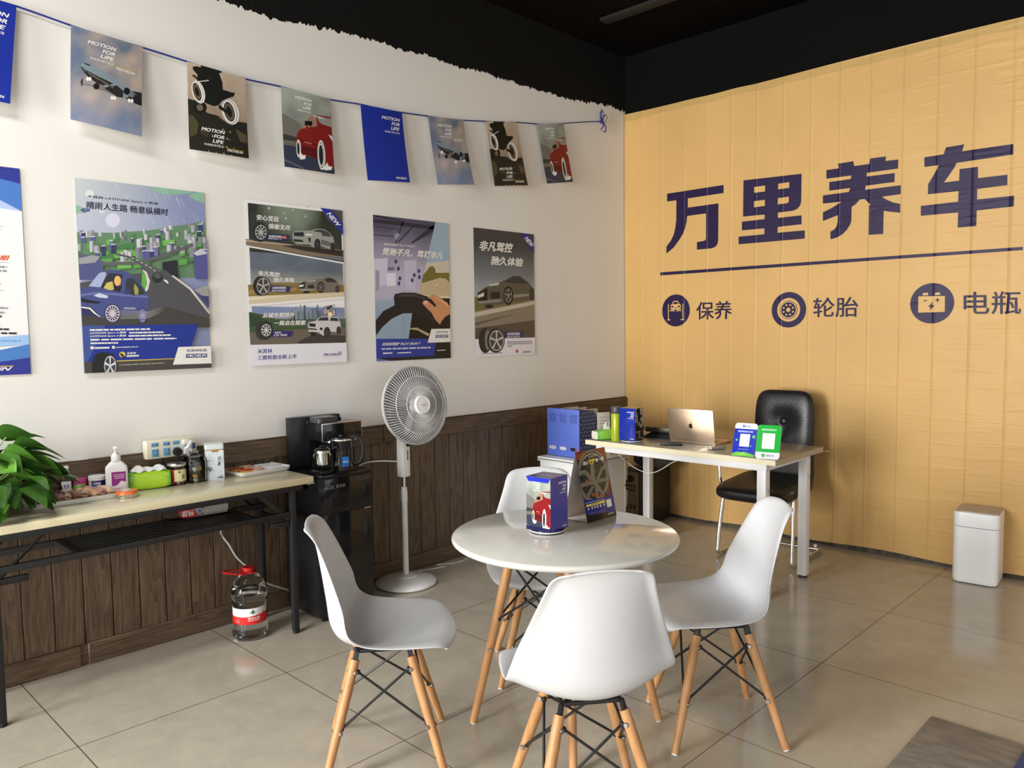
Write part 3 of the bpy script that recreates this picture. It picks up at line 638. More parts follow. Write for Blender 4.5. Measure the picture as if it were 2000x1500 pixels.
for kind, a, b, c, d, lb in flags:
    mb = MB(); tl, tr, br, bl = [Vector((0, p[0], p[1]))-Vector((0, BO.y, BO.z)) for p in (a, b, c, d)]
    cl = .05 if kind == 'plane' else .028
    def fn(s, t, n, tl=tl, tr=tr, br=br, bl=bl, cl=cl):
        p = tl*(1-s)*(1-t)+tr*s*(1-t)+br*s*t+bl*(1-s)*t
        return p + Vector((.004+n+cl*t**1.6*(.55+.45*s)+.004*math.sin(s*PI), 0, 0))
    P = Print(mb, fn, step=.00004)
    mb.grid(lambda i, j: fn(i, 1-j, -.0012), 12, 18, 0, pc(225, 224, 220))
    P.sub = .13; ARTS[kind](P)
    mb.build('pennant', INK, bt, label=lb)
    cord += [(0.0, a[0], a[1]), (0.0, (a[0]+b[0])/2, (a[1]+b[1])/2-.003), (0.0, b[0], b[1])]
cord += [(0.0, -.5, 2.918), (0.0, -.321, 2.954)]
mb = MB(); cp = smooth([Vector(p)-Vector((0, BO.y, BO.z)) for p in cord], 4)
mb.tube(cp, .0042, 6, flat=.5); CORDM = mat('blue_cord', rgb(24, 42, 128), .6)
mb.build('cord', CORDM, bt)
mb = MB(); k = Vector((0, -.321, 2.954))-Vector((0, BO.y, BO.z))
mb.ell(k, (.012, .014, .016)); mb.tube(smooth([k, k+Vector((.01, .03, .05)), k+Vector((.01, .055, .03)), k+Vector((.006, .02, -.01)), k]), .004, 6, flat=.5)
mb.tube(smooth([k, k+Vector((.01, -.03, .045)), k+Vector((.01, .0, .075)), k+Vector((.008, .01, .02)), k]), .004, 6, flat=.5)
mb.tube(smooth([k, k+Vector((.01, .01, -.03)), k+Vector((.008, -.02, -.065))]), .004, 6, flat=.5); mb.tube(smooth([k, k+Vector((.01, .035, -.03)), k+Vector((.01, .03, -.075)), k+Vector((.008, .0, -.07))]), .004, 6, flat=.5)
mb.tube([k+Vector((.002, 0, .09)), k], .0025, 6)
mb.build('bow', CORDM, bt)

# ------------------------------------------------------------------ posters on the white wall
def poster(name, label, y0, y1, z0, z1, art, curl=0.0):
    mb = MB(); O = Vector((.004, y0, z1)); c = Vector((.004, (y0+y1)/2, (z0+z1)/2))
    bend = lambda s, t: curl*(2*s-1)**4*.6 + curl*(max(0, t-.8)/.2)**2*.7
    fn0 = sheet(O-c, (0, 1, 0), (0, 0, 1), (1, 0, 0), y1-y0, z1-z0, bend)
    mb.grid(lambda i, j: fn0(i, 1-j, 0), 8, 8, 0, pc(228, 228, 230))
    P = Print(mb, fn0, step=.00004); art(P)
    return mb.build(name, INK, loc=c, label=label, cat='poster', group='printed posters on the white wall')
# the cut-off care notice at the left edge
def art0(P):
    P.grad(0, 0, 1, .02, 1, 1, lambda s, t: pc(40, 48, 130))
    P.quad((-163, 320), (40, 328), (57, 730), (-150, 740)).zoom(0, 320, 3.571)
    P.poly([(-600, 0), (150, 40), (160, 135), (-600, -60)], pc(44, 52, 138)); P.poly([(-600, 0), (0, 92), (150, 132), (155, 318), (0, 210), (-600, 60)], pc(70, 116, 190)); P.poly([(-600, 150), (0, 210), (155, 318), (0, 300), (-600, 290)], pc(170, 190, 226))
    P.fit('产品标识说明', (-140, 418), (33, 415), (-135, 385), pc(214, 88, 50), .03, .2); P.poly([(-300, 425), (78, 429), (78, 432), (-300, 428)], pc(150, 152, 168)); P.bars((-200, 460), (62, 458), 12, pc(150, 150, 160), 1)
    P.fit('生产日期', (-75, 668), (100, 663), (-70, 630), pc(214, 88, 50), .03, .2); P.poly([(-300, 672), (100, 675), (100, 678), (-300, 675)], pc(150, 152, 168))
    for i, (y, x) in enumerate(((715, 92), (742, 90), (768, 25))): P.bars((-200, y), (x, y), 13, pc(140, 140, 152), i+3)
    P.fit('注意事项', (-110, 865), (63, 860), (-105, 828), pc(214, 88, 50), .03, .2); P.poly([(-300, 868), (80, 871), (80, 874), (-300, 872)], pc(150, 152, 168))
    for i, (y, x, d) in enumerate(((905, 60, 1), (1000, 96, 0), (1033, 86, 0), (1060, 70, 1), (1087, 48, 1), (1125, 62, 0), (1150, 105, 1), (1178, 137, 1))): P.bars((-220, y), (x, y), 13, pc(40, 40, 50) if d else pc(140, 140, 152), i+9)
    P.poly([(-600, 1290), (190, 1180), (198, 1250), (-600, 1360)], pc(150, 186, 226)); P.poly([(-600, 1300), (0, 1310), (198, 1248), (205, 1500), (-600, 1500)], pc(70, 120, 190)); P.poly([(-600, 1360), (0, 1390), (200, 1345), (210, 1500), (-600, 1500)], pc(42, 50, 140))
    P.bars((-100, 1235), (157, 1232), 12, pc(110, 150, 205), 30); P.bars((-100, 1260), (0, 1258), 12, pc(110, 150, 205), 31)
    P.poly([(-120, 1410), (125, 1402), (123, 1408), (-120, 1416)], pc(205, 180, 60)); P.fit('MICHELIN', (-130, 1445), (112, 1438), (-122, 1418), W_, .035, .25)
poster('poster', 'white and blue notice with orange Chinese headings, partly cut off, below the blue pennant', -4.67, -4.113, 1.27, 2.097, art0)
def art1(P):
    R = random.Random(3)
    P.grad(0, 0, 1, 1, 12, 16, lambda s, t: mix(mix(pc(196, 206, 202), pc(128, 138, 178), s*1.1+.1), pc(176, 178, 212), (1-s)*min(1, t*2.6)))
    P.quad((145, 347), (398, 377), (410, 719), (162, 727)).zoom(130, 340, 6.897)
    for p in ([(1130, 180), (1430, 190), (1700, 240), (1690, 262), (1440, 280), (1250, 265), (1170, 240)], [(1640, 300), (1720, 250), (1860, 250), (1870, 400), (1740, 360)], [(100, 420), (180, 430), (250, 470), (210, 520), (120, 540)]): P.poly(p, pc(134, 178, 154))
    P.poly([(180, 480), (230, 455), (300, 462), (318, 500), (230, 522)], pc(84, 92, 140)); P.poly(circ(620, 622, 95), pc(206, 208, 228)); P.poly(circ(312, 272, 58), pc(212, 218, 220)); P.poly(circ(478, 480, 52), pc(200, 204, 220))
    for i in range(26):
        x, y, l = R.uniform(150, 1800), R.uniform(110, 600), R.uniform(60, 150); P.poly([(x, y), (x+3, y-2), (x+l*.5+3, y+l), (x+l*.5, y+l+2)], pc(212, 216, 232), P.L)
    P.L += 1
    P.fit('米其林 LATITUDE Sport 3 揽途', (272, 322), (1230, 424), (274, 280), pc(34, 38, 66), .02); P.fit('晴雨人生路 畅意纵横时', (265, 466), (1362, 566), (269, 364), pc(30, 34, 62), .02)
    P.poly([(120, 780), (600, 790), (1100, 760), (1860, 640), (1920, 1400), (130, 1400)], pc(96, 132, 100))
    GR, GY, PU = [pc(92, 158, 76), pc(70, 122, 74), pc(110, 176, 84)], [pc(206, 208, 212), pc(170, 172, 180), pc(132, 134, 142), pc(190, 190, 200)], [pc(84, 86, 150), pc(62, 64, 120), pc(110, 112, 168), pc(52, 56, 92)]
    for i in range(120):
        t = i/120; x = R.uniform(110, 1860); base = 800-110*max(0, (x-900)/960); y = base+t*430; h = R.uniform(50, 120)*(.7+t*.9); w = R.uniform(34, 80)*(.7+t*.7)
        if R.random() < .4: P.poly([(x, y), (x+w*1.9, y-14), (x+w*2, y+60), (x, y+70)], R.choice(GR))
        elif R.random() < .62: c = R.choice(GY); P.poly([(x, y-h), (x+w, y-h-6), (x+w+6, y), (x+5, y+5)], c); P.poly([(x+w*.62, y-h), (x+w, y-h-6), (x+w+6, y), (x+w*.65, y+2)], mix(c, pc(90, 92, 104), .55))
        else: c = R.choice(PU); P.poly([(x, y-h), (x+w, y-h-6), (x+w+6, y), (x+5, y+5)], c); P.poly([(x, y-h), (x+w, y-h-6), (x+w, y-h+8), (x, y-h+12)], pc(206, 208, 216))
    P.poly([(110, 1040), (500, 1180), (900, 1180), (1250, 1090), (1680, 930), (1690, 975), (1260, 1130), (900, 1225), (480, 1225), (110, 1090)], pc(92, 92, 98))
    P.poly([(160, 1100), (400, 1090), (440, 1130), (480, 1300), (470, 1420), (160, 1420)], pc(76, 82, 132)); P.poly([(150, 1130), (330, 1090), (440, 1110), (370, 1190), (160, 1210)], pc(150, 150, 154))
    P.poly([(1690, 1075), (1790, 1010), (1890, 1080), (1900, 1420), (1720, 1420)], pc(78, 80, 140)); P.poly([(1690, 1070), (1790, 1008), (1890, 1075), (1740, 1105)], pc(190, 190, 204)); P.poly([(1270, 1190), (1470, 1160), (1490, 1420), (1290, 1420)], pc(34, 36, 46))
    P.poly([(610, 1065), (700, 1072), (860, 1115), (1000, 1180), (1200, 1285), (1420, 1400), (1500, 1440), (1060, 1480), (1080, 1390), (1040, 1300), (940, 1200), (780, 1120), (640, 1085)], pc(82, 82, 90))
    for x, y in ((870, 1135), (930, 1160), (990, 1195), (1050, 1228), (1105, 1260), (1160, 1298)): P.poly([(x-14, y-10), (x+6, y-6), (x+24, y+10), (x+4, y+6)], W_, P.L)
    P.L += 1
    P.zoom(130, 530, 6.897)
    P.poly([(150, 150), (1030, 20), (1100, 60), (1310, -20), (1400, 60), (1650, 240), (1920, 590), (1940, 760), (150, 760)], pc(74, 74, 80)); P.poly([(150, 560), (560, 640), (900, 640), (1300, 470), (1900, 640), (1930, 760), (170, 760)], pc(62, 60, 58))
    P.poly([(1390, 60), (1420, 55), (1660, 230), (1915, 560), (1905, 585), (1640, 250)], pc(206, 200, 186)); P.poly([(1000, -30), (1060, 10), (1105, 130), (1080, 240), (1045, 285), (1030, 260), (1065, 160), (1040, 40)], pc(206, 204, 196)); P.poly([(1000, 0), (1050, 60), (1060, 160), (1030, 250), (990, 180)], pc(92, 168, 66))
    P.poly([(1280, 110), (1330, 120), (1360, 165), (1330, 160)], W_); P.poly(circ(1205, 85, 70, 72), pc(30, 34, 34)); P.poly(circ(1205, 60, 50, 40), pc(70, 80, 78))
    P.poly([(1700, 250), (1880, 190), (1910, 340), (1800, 330)], pc(150, 148, 150)); P.poly([(1720, 270), (1800, 335), (1905, 345), (1905, 500)], pc(58, 60, 108))
    # blue car with a driver
    P.poly([(150, 230), (330, 200), (400, 90), (470, 10), (560, -25), (760, -5), (860, 55), (960, 140), (1050, 270), (1088, 360), (1085, 460), (1060, 570), (960, 570), (730, 570), (450, 610), (170, 560)], pc(66, 76, 132))
    P.poly([(150, 330), (420, 300), (740, 330), (1080, 360), (1080, 330), (740, 300), (400, 270), (150, 300)], pc(96, 108, 164)); P.poly([(170, 470), (300, 460), (400, 560), (450, 610), (170, 580)], pc(40, 46, 88))
    P.poly([(440, 215), (520, 60), (560, 20), (740, 40), (690, 275), (560, 240)], pc(40, 42, 52)); P.poly([(280, 195), (420, 20), (500, 0), (520, 40), (440, 210)], pc(160, 172, 206)); P.poly([(765, 290), (790, 95), (870, 90), (985, 200), (1035, 300), (900, 325)], pc(46, 50, 54))
    P.poly([(480, 220), (520, 150), (600, 130), (620, 240), (560, 250)], pc(196, 182, 96)); P.poly(circ(668, 125, 46, 68), pc(224, 178, 108)); P.poly([(620, 245), (650, 190), (730, 200), (700, 280)], pc(34, 32, 42)); P.poly([(885, 230), (900, 160), (950, 240), (945, 310), (900, 315)], pc(150, 152, 84))
    P.poly([(345, 320), (420, 288), (540, 325), (530, 358), (410, 345)], pc(198, 202, 226)); P.poly([(160, 345), (300, 380), (435, 405), (410, 428), (250, 415), (160, 400)], pc(24, 26, 40)); P.poly([(160, 465), (300, 480), (380, 560), (440, 605), (420, 605), (350, 560), (290, 500), (160, 480)], W_)
    P.poly(circ(795, 270, 44, 40), pc(50, 58, 104)); P.poly([(750, 480), (910, 485), (905, 510), (750, 505)], pc(150, 152, 162))
    wheel(P, 598, 560, 112, 132, pc(58, 60, 84), pc(206, 200, 218), 14, pc(58, 54, 74), hub=.84, sw=.06); wheel(P, 1000, 595, 58, 108, pc(52, 56, 90), pc(150, 152, 200), 9, pc(70, 74, 130), hub=.8)
    for i in range(7): P.poly([(700, 520+i*18), (1080, 540+i*14), (1300, 470+i*10), (1080, 545+i*14), (700, 524+i*18)], pc(168, 168, 170), P.L)
    P.L += 1
    # blue text panel, tyre, name plate
    P.poly([(150, 1180), (1960, 1170), (1980, 1420), (150, 1420)], pc(66, 62, 58)); P.poly([(170, 722), (1750, 715), (1660, 1010), (1480, 1020), (1425, 1175), (180, 1205)], BLUE); P.poly([(170, 722), (500, 720), (260, 1205), (180, 1205)], pc(58, 78, 146))
    P.bars((290, 792), (1100, 786), 22, W_, 50); P.fit('LATITUDE Sport 3 揽途', (290, 838), (780, 834), (294, 806), W_, .035, .25); P.bars((820, 832), (1280, 828), 20, W_, 51); P.fit('LATITUDE Sport 3 揽途', (290, 880), (780, 876), (294, 848), W_, .035, .25); P.bars((810, 874), (1380, 868), 20, W_, 52)
    P.bars((298, 922), (1455, 914), 20, W_, 53); P.bars((300, 968), (670, 966), 20, W_, 54); P.poly([(300, 1000), (338, 1000), (338, 1038), (300, 1038)], W_); P.bars((345, 1034), (555, 1030), 24, W_, 55); P.poly([(588, 996), (624, 996), (624, 1032), (588, 1032)], W_); P.fit('www.michelin.com.cn', (632, 1026), (935, 1018), (632, 1004), W_, .02)
    P.poly(circ(725, 1112, 42, 38), pc(206, 178, 80)); P.poly([(700, 1090), (730, 1105), (760, 1150), (730, 1148), (700, 1120)], BLK); P.fit('米其林', (785, 1112), (910, 1108), (785, 1082), W_, .03); P.bars((785, 1146), (950, 1140), 22, W_, 56, 4)
    P.poly([(640, 1193), (1425, 1170), (1425, 1181), (640, 1208)], pc(196, 170, 90)); P.bars((680, 1262), (1300, 1240), 16, pc(140, 136, 130), 57)
    P.poly([(1480, 1020), (1960, 1010), (1960, 1244), (1405, 1258)], W_); P.fit('米其林轮胎', (1590, 1088), (1870, 1084), (1590, 1050), NAVY, .02); P.poly([(1590, 1114), (1870, 1112), (1868, 1164), (1580, 1168)], pc(34, 44, 120)); P.fit('MICHELIN', (1598, 1158), (1856, 1154), (1602, 1122), W_, .035, .25)
    P.poly([(318, 1400), (320, 1220), (350, 1120), (420, 1080), (520, 1085), (600, 1110), (640, 1200), (650, 1400)], pc(24, 24, 28)); wheel(P, 560, 1262, 92, 150, pc(34, 34, 38), pc(206, 206, 214), 5, pc(60, 60, 68), hub=.88, sw=.16)
poster('poster', 'poster of a blue car racing through a rainy toy city beside a curving road', -3.913, -3.355, 1.263, 2.088, art1)
def ribbon_new(P, pts, bl, br, tl):
    P.poly(pts, pc(34, 46, 146)); P.fit('NEW', bl, br, tl, W_, .04, .2)
def art2(P):
    P.quad((478, 389), (667, 411), (676, 707), (487, 714)).zoom(470, 380, 8.823)
    h = P.h
    P.h = None
    P.grad(.03, .02, .985, .335, 14, 10, lambda s, t: mix(pc(40, 44, 38), pc(128, 142, 126), max(0, 1-((s-.45)**2*9+(t-.02)**2*22))+.25*cloud(s, t, 9, 2)-.12)); P.h = h
    R = random.Random(8)
    for i in range(14): x, y = R.uniform(400, 1150), R.uniform(120, 560); P.poly(circ(x, y, R.uniform(6, 22), n=10), pc(170, 180, 170), P.L)
    P.L += 1
    P.poly([(1380, 240), (1760, 270), (1770, 560), (1620, 520), (1480, 420)], pc(70, 76, 84))
    P.poly([(60, 750), (880, 845), (1790, 950), (1790, 1180), (60, 880)], pc(124, 110, 92)); P.poly([(60, 772), (880, 858), (880, 868), (60, 790)], pc(190, 178, 156)); P.poly([(700, 870), (900, 860), (1750, 960), (1750, 1060), (1100, 960)], pc(46, 42, 38))
    P.poly([(890, 650), (930, 622), (1200, 612), (1290, 580), (1420, 588), (1510, 640), (1585, 730), (1606, 830), (1600, 910), (1540, 935), (1370, 880), (1250, 905), (1180, 855), (950, 845), (885, 790)], pc(148, 150, 146))
    P.poly([(905, 645), (1080, 638), (1075, 715), (912, 705)], pc(36, 38, 40)); P.poly([(900, 755), (1050, 772), (1080, 808), (905, 802)], pc(40, 42, 42)); P.poly([(1150, 740), (1200, 735), (1190, 820), (1170, 810)], pc(34, 34, 36)); P.poly([(1240, 622), (1290, 596), (1400, 600), (1500, 640), (1555, 720), (1400, 705), (1380, 650)], pc(58, 62, 64)); P.poly([(1110, 665), (1230, 672), (1230, 700), (1110, 700)], pc(208, 210, 208)); P.poly([(1380, 760), (1600, 840), (1600, 900), (1380, 850)], pc(96, 98, 96))
    wheel(P, 1312, 852, 54, 100, pc(20, 20, 22), pc(70, 70, 72)); wheel(P, 1572, 892, 36, 74, pc(20, 20, 22), pc(60, 60, 62))
    P.poly(circ(265, 635, 105, 160, rot=-.1), pc(48, 48, 48)); P.poly(circ(330, 640, 128, 168, rot=-.1), pc(38, 38, 40)); wheel(P, 345, 640, 112, 142, pc(26, 26, 28), pc(176, 178, 178), 10, pc(44, 46, 48), hub=.88, sw=.08)
    P.fit('安心至远', (272, 432), (650, 468), (277, 338), W_, .035); P.fit('探索无尽', (475, 582), (850, 615), (480, 492), W_, .035)
    P.poly([(450, 672), (830, 690), (800, 796), (430, 768)], pc(40, 40, 92)); P.fit('米其林浩悦', (475, 728), (690, 738), (478, 688), W_, .03); P.poly([(692, 708), (786, 714), (780, 752), (694, 746)], pc(196, 122, 70)); P.fit('PRIMACY 4', (468, 758), (690, 770), (471, 736), W_, .02, .2)
    ribbon_new(P, [(1345, 213), (1520, 235), (1760, 515), (1765, 715)], (1462, 330), (1655, 560), (1525, 290))
    P.h = None
    P.grad(.03, .31, .985, .56, 10, 8, lambda s, t: mix(mix(pc(74, 84, 100), pc(104, 116, 130), cloud(s, t*2, 5, 5)), pc(170, 170, 156), (t-.40)*7)); P.h = h
    P.poly([(60, 860), (95, 862), (1790, 1157), (1790, 1185), (95, 890), (60, 885)], pc(228, 228, 230)); P.poly([(100, 890), (1760, 1185), (1765, 1140), (1765, 1060), (1765, 1158), (95, 862)], pc(228, 228, 230))
    P.zoom(470, 540, 8.332)
    P.poly([(110, 120), (500, 90), (900, 95), (1665, 130), (1670, 255), (120, 310)], pc(128, 108, 58)); P.poly([(110, 200), (900, 170), (900, 215), (120, 280)], pc(150, 130, 78)); P.poly([(120, 305), (1675, 245), (1680, 335), (122, 445)], pc(206, 192, 166)); P.poly([(120, 330), (900, 290), (120, 370)], pc(224, 212, 190))
    P.fit('非凡驾控', (275, -30-0), (625, 0), (280, -110), W_, .03)
    P.poly([(925, 120), (1030, 65), (1150, 38), (1300, 25), (1390, 0), (1490, 15), (1560, 70), (1592, 130), (1590, 215), (1550, 245), (1350, 238), (1230, 205), (1000, 225), (925, 190)], pc(112, 104, 92))
    P.poly([(930, 112), (1035, 72), (1028, 185), (930, 178)], pc(24, 24, 24)); P.poly([(935, 125), (1010, 114), (1008, 155), (935, 162)], pc(200, 200, 198)); P.poly([(1350, 45), (1400, 8), (1490, 25), (1555, 85), (1400, 82)], pc(44, 48, 54)); P.poly([(1080, 130), (1170, 122), (1190, 180), (1080, 185)], pc(40, 38, 36)); P.poly([(930, 195), (1100, 190), (1220, 200), (1000, 226)], pc(150, 146, 140)); P.poly([(1060, 60), (1220, 40), (1200, 70), (1080, 80)], pc(160, 156, 148))
    wheel(P, 1290, 165, 60, 90, pc(24, 24, 26), pc(150, 140, 140)); wheel(P, 1560, 195, 34, 56, pc(24, 24, 26), pc(110, 104, 104)); P.poly(circ(1055, 243, 55, 20), pc(30, 30, 30))
    P.poly(circ(310, 140, 120, 158), pc(34, 34, 36)); wheel(P, 355, 142, 118, 150, pc(26, 26, 28), pc(170, 168, 166), 5, pc(60, 56, 52), hub=.9, sw=.14)
    P.fit('驰久体验', (520, 76), (862, 80), (524, 0), W_, .03)
    P.poly([(490, 130), (802, 152), (775, 242), (462, 236)], pc(44, 42, 104)); P.fit('米其林竞驰5', (500, 190), (724, 190), (504, 152), W_, .03); P.fit('PILOT SPORT5', (492, 232), (722, 234), (496, 204), W_, .03, .2)
    P.h = None
    P.grad(.03, .64, .985, .86, 12, 8, lambda s, t: mix(mix(pc(92, 118, 172), pc(140, 150, 176), cloud(s, t*2, 5, 6)), pc(214, 184, 160), (t-.68)*6)); P.h = h
    P.poly([(100, 440), (1690, 318), (1690, 352), (122, 470), (60, 474)], pc(228, 228, 230)); P.poly([(100, 300), (122, 445), (122, 472), (1680, 352), (1680, 200), (1700, 200), (1700, 345), (100, 480)], pc(228, 228, 230), None) if False else None
    R = random.Random(5)
    for i in range(26): x = 760+i*24+R.uniform(-8, 8); hh = R.uniform(60, 150)*(1.4 if 4 < i < 20 else .8); P.poly([(x, 690), (x, 660-hh), (x+R.uniform(14, 26), 655-hh), (x+26, 690)], R.choice([pc(110, 124, 136), pc(92, 108, 122), pc(132, 140, 146)]), P.L)
    P.L += 1
    P.poly([(120, 560), (330, 600), (560, 680), (900, 690), (1700, 680), (1700, 900), (130, 960)], pc(62, 82, 52)); P.poly([(120, 580), (300, 640), (520, 760), (130, 800)], pc(44, 66, 40)); P.poly([(900, 720), (1700, 690), (1700, 760), (900, 800)], pc(84, 96, 92)); P.poly([(130, 900), (800, 860), (1700, 820), (1705, 1110), (140, 1110)], pc(104, 94, 84)); P.poly([(950, 1030), (1180, 930), (1690, 960), (1695, 1090), (900, 1095)], pc(62, 58, 54))
    P.poly([(1075, 780), (1095, 735), (1200, 715), (1260, 660), (1340, 640), (1560, 660), (1600, 720), (1618, 800), (1610, 870), (1545, 900), (1440, 890), (1330, 960), (1250, 900), (1090, 890)], pc(196, 196, 198)); P.poly([(1230, 710), (1275, 662), (1400, 650), (1420, 710)], pc(50, 48, 66)); P.poly([(1440, 715), (1450, 660), (1555, 670), (1590, 720)], pc(50, 44, 52)); P.poly([(1095, 750), (1205, 760), (1200, 815), (1100, 805)], pc(40, 42, 52)); P.poly([(1085, 830), (1220, 845), (1230, 865), (1085, 855)], pc(40, 40, 44)); P.poly(circ(1295, 845, 24), pc(46, 44, 46)); P.poly([(1110, 900), (1220, 905), (1200, 965), (1130, 960)], pc(30, 30, 32))
    wheel(P, 1390, 900, 54, 86, pc(34, 34, 36), pc(80, 78, 78)); wheel(P, 1580, 870, 36, 66, pc(34, 34, 36), pc(76, 74, 74))
    for cx, cy in ((1360, 560), (1405, 545), (1500, 580)):
        P.poly(circ(cx, cy, 30, 62), pc(40, 38, 44)); P.poly(circ(cx, cy, 23, 54), pc(188, 170, 168))
    P.poly([(1335, 480), (1520, 450), (1520, 458), (1340, 490)], pc(40, 38, 44)); P.poly([(1380, 500), (1470, 460), (1500, 560), (1470, 480), (1400, 540)], pc(40, 38, 44)); P.poly(circ(1440, 610, 34, 40), pc(250, 226, 170))
    P.poly(circ(320, 870, 100, 150), pc(52, 52, 50)); P.poly(circ(380, 865, 118, 155), pc(44, 44, 44)); wheel(P, 395, 862, 88, 108, pc(40, 40, 40), pc(206, 206, 204), 9, pc(56, 56, 58), hub=.92, sw=.1)
    P.fit('从城市到郊外', (330, 662), (860, 656), (336, 574), W_, .035, .1); P.fit('一路自在探索', (520, 786), (1035, 780), (526, 704), W_, .035, .1)
    P.poly([(500, 868), (832, 878), (802, 972), (480, 975)], pc(44, 42, 104)); P.fit('米其林', (528, 918), (636, 914), (530, 888), W_, .03); P.fit('LTX TRAIL', (516, 962), (736, 958), (522, 928), W_, .035, .2)
    P.poly([(130, 1100), (1720, 1075), (1730, 1480), (140, 1480)], pc(222, 222, 232)); P.fit('米其林', (250, 1246), (490, 1240), (252, 1168), pc(48, 62, 138), .025); P.fit('三款轮胎全新上市', (250, 1352), (888, 1330), (254, 1274), pc(48, 62, 138), .025)
    P.fit('MICHELIN', (1325, 1290), (1622, 1283), (1332, 1252), pc(36, 48, 126), .035, .25); P.poly([(1325, 1306), (1562, 1300), (1562, 1306), (1325, 1313)], pc(220, 190, 110)); P.bars((1560, 1238), (1632, 1236), 12, pc(90, 96, 140), 70)
poster('poster', 'white framed poster with three stacked car scenes and a blue corner ribbon', -3.152, -2.589, 1.262, 2.081, art2)
def art3(P):
    P.grad(0, 0, 1, 1, 14, 20, lambda s, t: mix(pc(74, 72, 96), pc(176, 172, 196), (t-.08)*3.2+.25*cloud(s, t, 7, 3)-.1) if t < .6 else mix(pc(120, 140, 166), pc(150, 172, 192), cloud(s, t, 5, 3)))
    P.quad((727, 419), (875, 437), (879, 700), (735, 704)).zoom(720, 410, 5.0); DK = pc(26, 25, 30)
    for p in ([(30, 85), (650, 160), (640, 195), (30, 120)], [(30, 150), (300, 190), (300, 198), (30, 158)], [(30, 235), (280, 260), (280, 268), (30, 243)], [(330, 100), (250, 330), (262, 332), (345, 100)], [(420, 160), (280, 310), (290, 318), (436, 165)], [(645, 130), (640, 210), (420, 330), (410, 320)], [(40, 40), (330, 110), (325, 120), (40, 60)]): P.poly(p, pc(44, 42, 56), P.L)
    P.L += 1
    P.poly([(240, 250), (280, 225), (300, 240), (260, 300)], pc(150, 146, 168)); P.poly([(40, 480), (180, 470), (180, 720), (60, 760)], pc(196, 192, 214)); P.poly([(170, 620), (260, 615), (260, 740), (175, 745)], pc(216, 212, 230)); P.poly([(180, 560), (245, 558), (245, 592), (180, 594)], pc(110, 106, 140)); P.poly([(340, 500), (460, 490), (450, 800), (360, 780)], pc(186, 182, 206)); P.poly([(60, 590), (100, 588), (100, 790), (66, 790)], pc(150, 146, 172))
    for x, y in ((300, 670), (440, 640), (485, 600), (260, 505), (285, 575), (420, 690), (290, 720), (490, 660)): P.poly(circ(x, y, 14, 22, n=10), pc(58, 62, 110), P.L)
    P.L += 1
    P.poly([(652, 100), (800, 110), (800, 650), (530, 640)], pc(150, 174, 194)); P.poly([(560, 520), (800, 500), (800, 650), (530, 640)], pc(196, 190, 172))
    P.poly([(525, 640), (560, 600), (590, 560), (620, 552), (645, 580), (650, 620), (790, 620), (795, 720), (505, 740)], pc(112, 104, 52)); P.poly([(505, 720), (620, 690), (690, 668), (750, 680), (800, 730), (800, 880), (470, 860)], pc(190, 172, 140)); P.poly([(650, 742), (670, 725), (672, 732), (655, 748)], W_); P.poly([(480, 830), (795, 850), (800, 870), (480, 850)], pc(214, 202, 178))
    P.poly([(420, 1010), (560, 870), (800, 870), (805, 1300), (380, 1300)], pc(20, 18, 17)); P.poly([(380, 1155), (480, 1150), (590, 1210), (575, 1235), (470, 1175), (390, 1165)], pc(176, 158, 128))
    # thick tyre as a steering wheel
    P.poly([(55, 1240), (55, 1090), (140, 985), (250, 930), (240, 860), (250, 822), (330, 808), (450, 812), (570, 850), (640, 930), (690, 1060), (690, 1180), (600, 1120), (540, 1060), (440, 1010), (330, 1010), (220, 1060), (130, 1140)], DK)
    P.poly([(260, 850), (330, 822), (450, 826), (560, 868), (560, 880), (450, 850), (330, 848)], pc(58, 57, 62)); P.poly([(440, 1010), (560, 1070), (690, 1180), (690, 1260), (480, 1160)], pc(20, 18, 18))
    P.poly([(580, 850), (620, 828), (680, 850), (740, 900), (800, 960), (800, 1030), (740, 1060), (690, 1125), (640, 1070), (610, 1010), (560, 960), (520, 920), (530, 888), (570, 890), (650, 960), (650, 930), (610, 880)], pc(196, 140, 100)); P.poly([(525, 910), (545, 888), (570, 900), (560, 930)], pc(222, 176, 146)); P.poly([(640, 850), (760, 910), (790, 960), (700, 900)], pc(216, 164, 124)); P.poly([(700, 1100), (740, 1050), (800, 1015), (810, 1180), (690, 1150)], pc(22, 20, 22))
    P.poly([(60, 1252), (680, 1260), (650, 1440), (66, 1440)], pc(40, 58, 146)); P.poly([(60, 1438), (310, 1436), (300, 1480), (66, 1480)], pc(96, 120, 176)); P.poly([(650, 1300), (810, 1290), (810, 1460), (630, 1440)], pc(24, 24, 28)); P.poly([(660, 1372), (745, 1368), (745, 1374), (660, 1378)], W_); P.poly([(60, 1440), (640, 1424), (810, 1440), (810, 1480), (300, 1480)], pc(30, 30, 36))
    P.poly([(606, 1165), (810, 1165), (812, 1294), (570, 1298)], W_); P.fit('米其林轮胎', (650, 1206), (768, 1204), (652, 1188), NAVY, .02); P.poly([(650, 1224), (770, 1222), (770, 1250), (646, 1252)], pc(34, 44, 120)); P.fit('MICHELIN', (654, 1246), (764, 1244), (656, 1228), W_, .03, .25)
    P.fit('米其林竞驰⁴ PILOT SPORT⁴', (136, 344), (458, 372), (138, 322), W_, .02, .2); P.fit('竞驰不凡，驾驭非凡', (118, 440), (716, 488), (128, 364), W_, .04, .15)
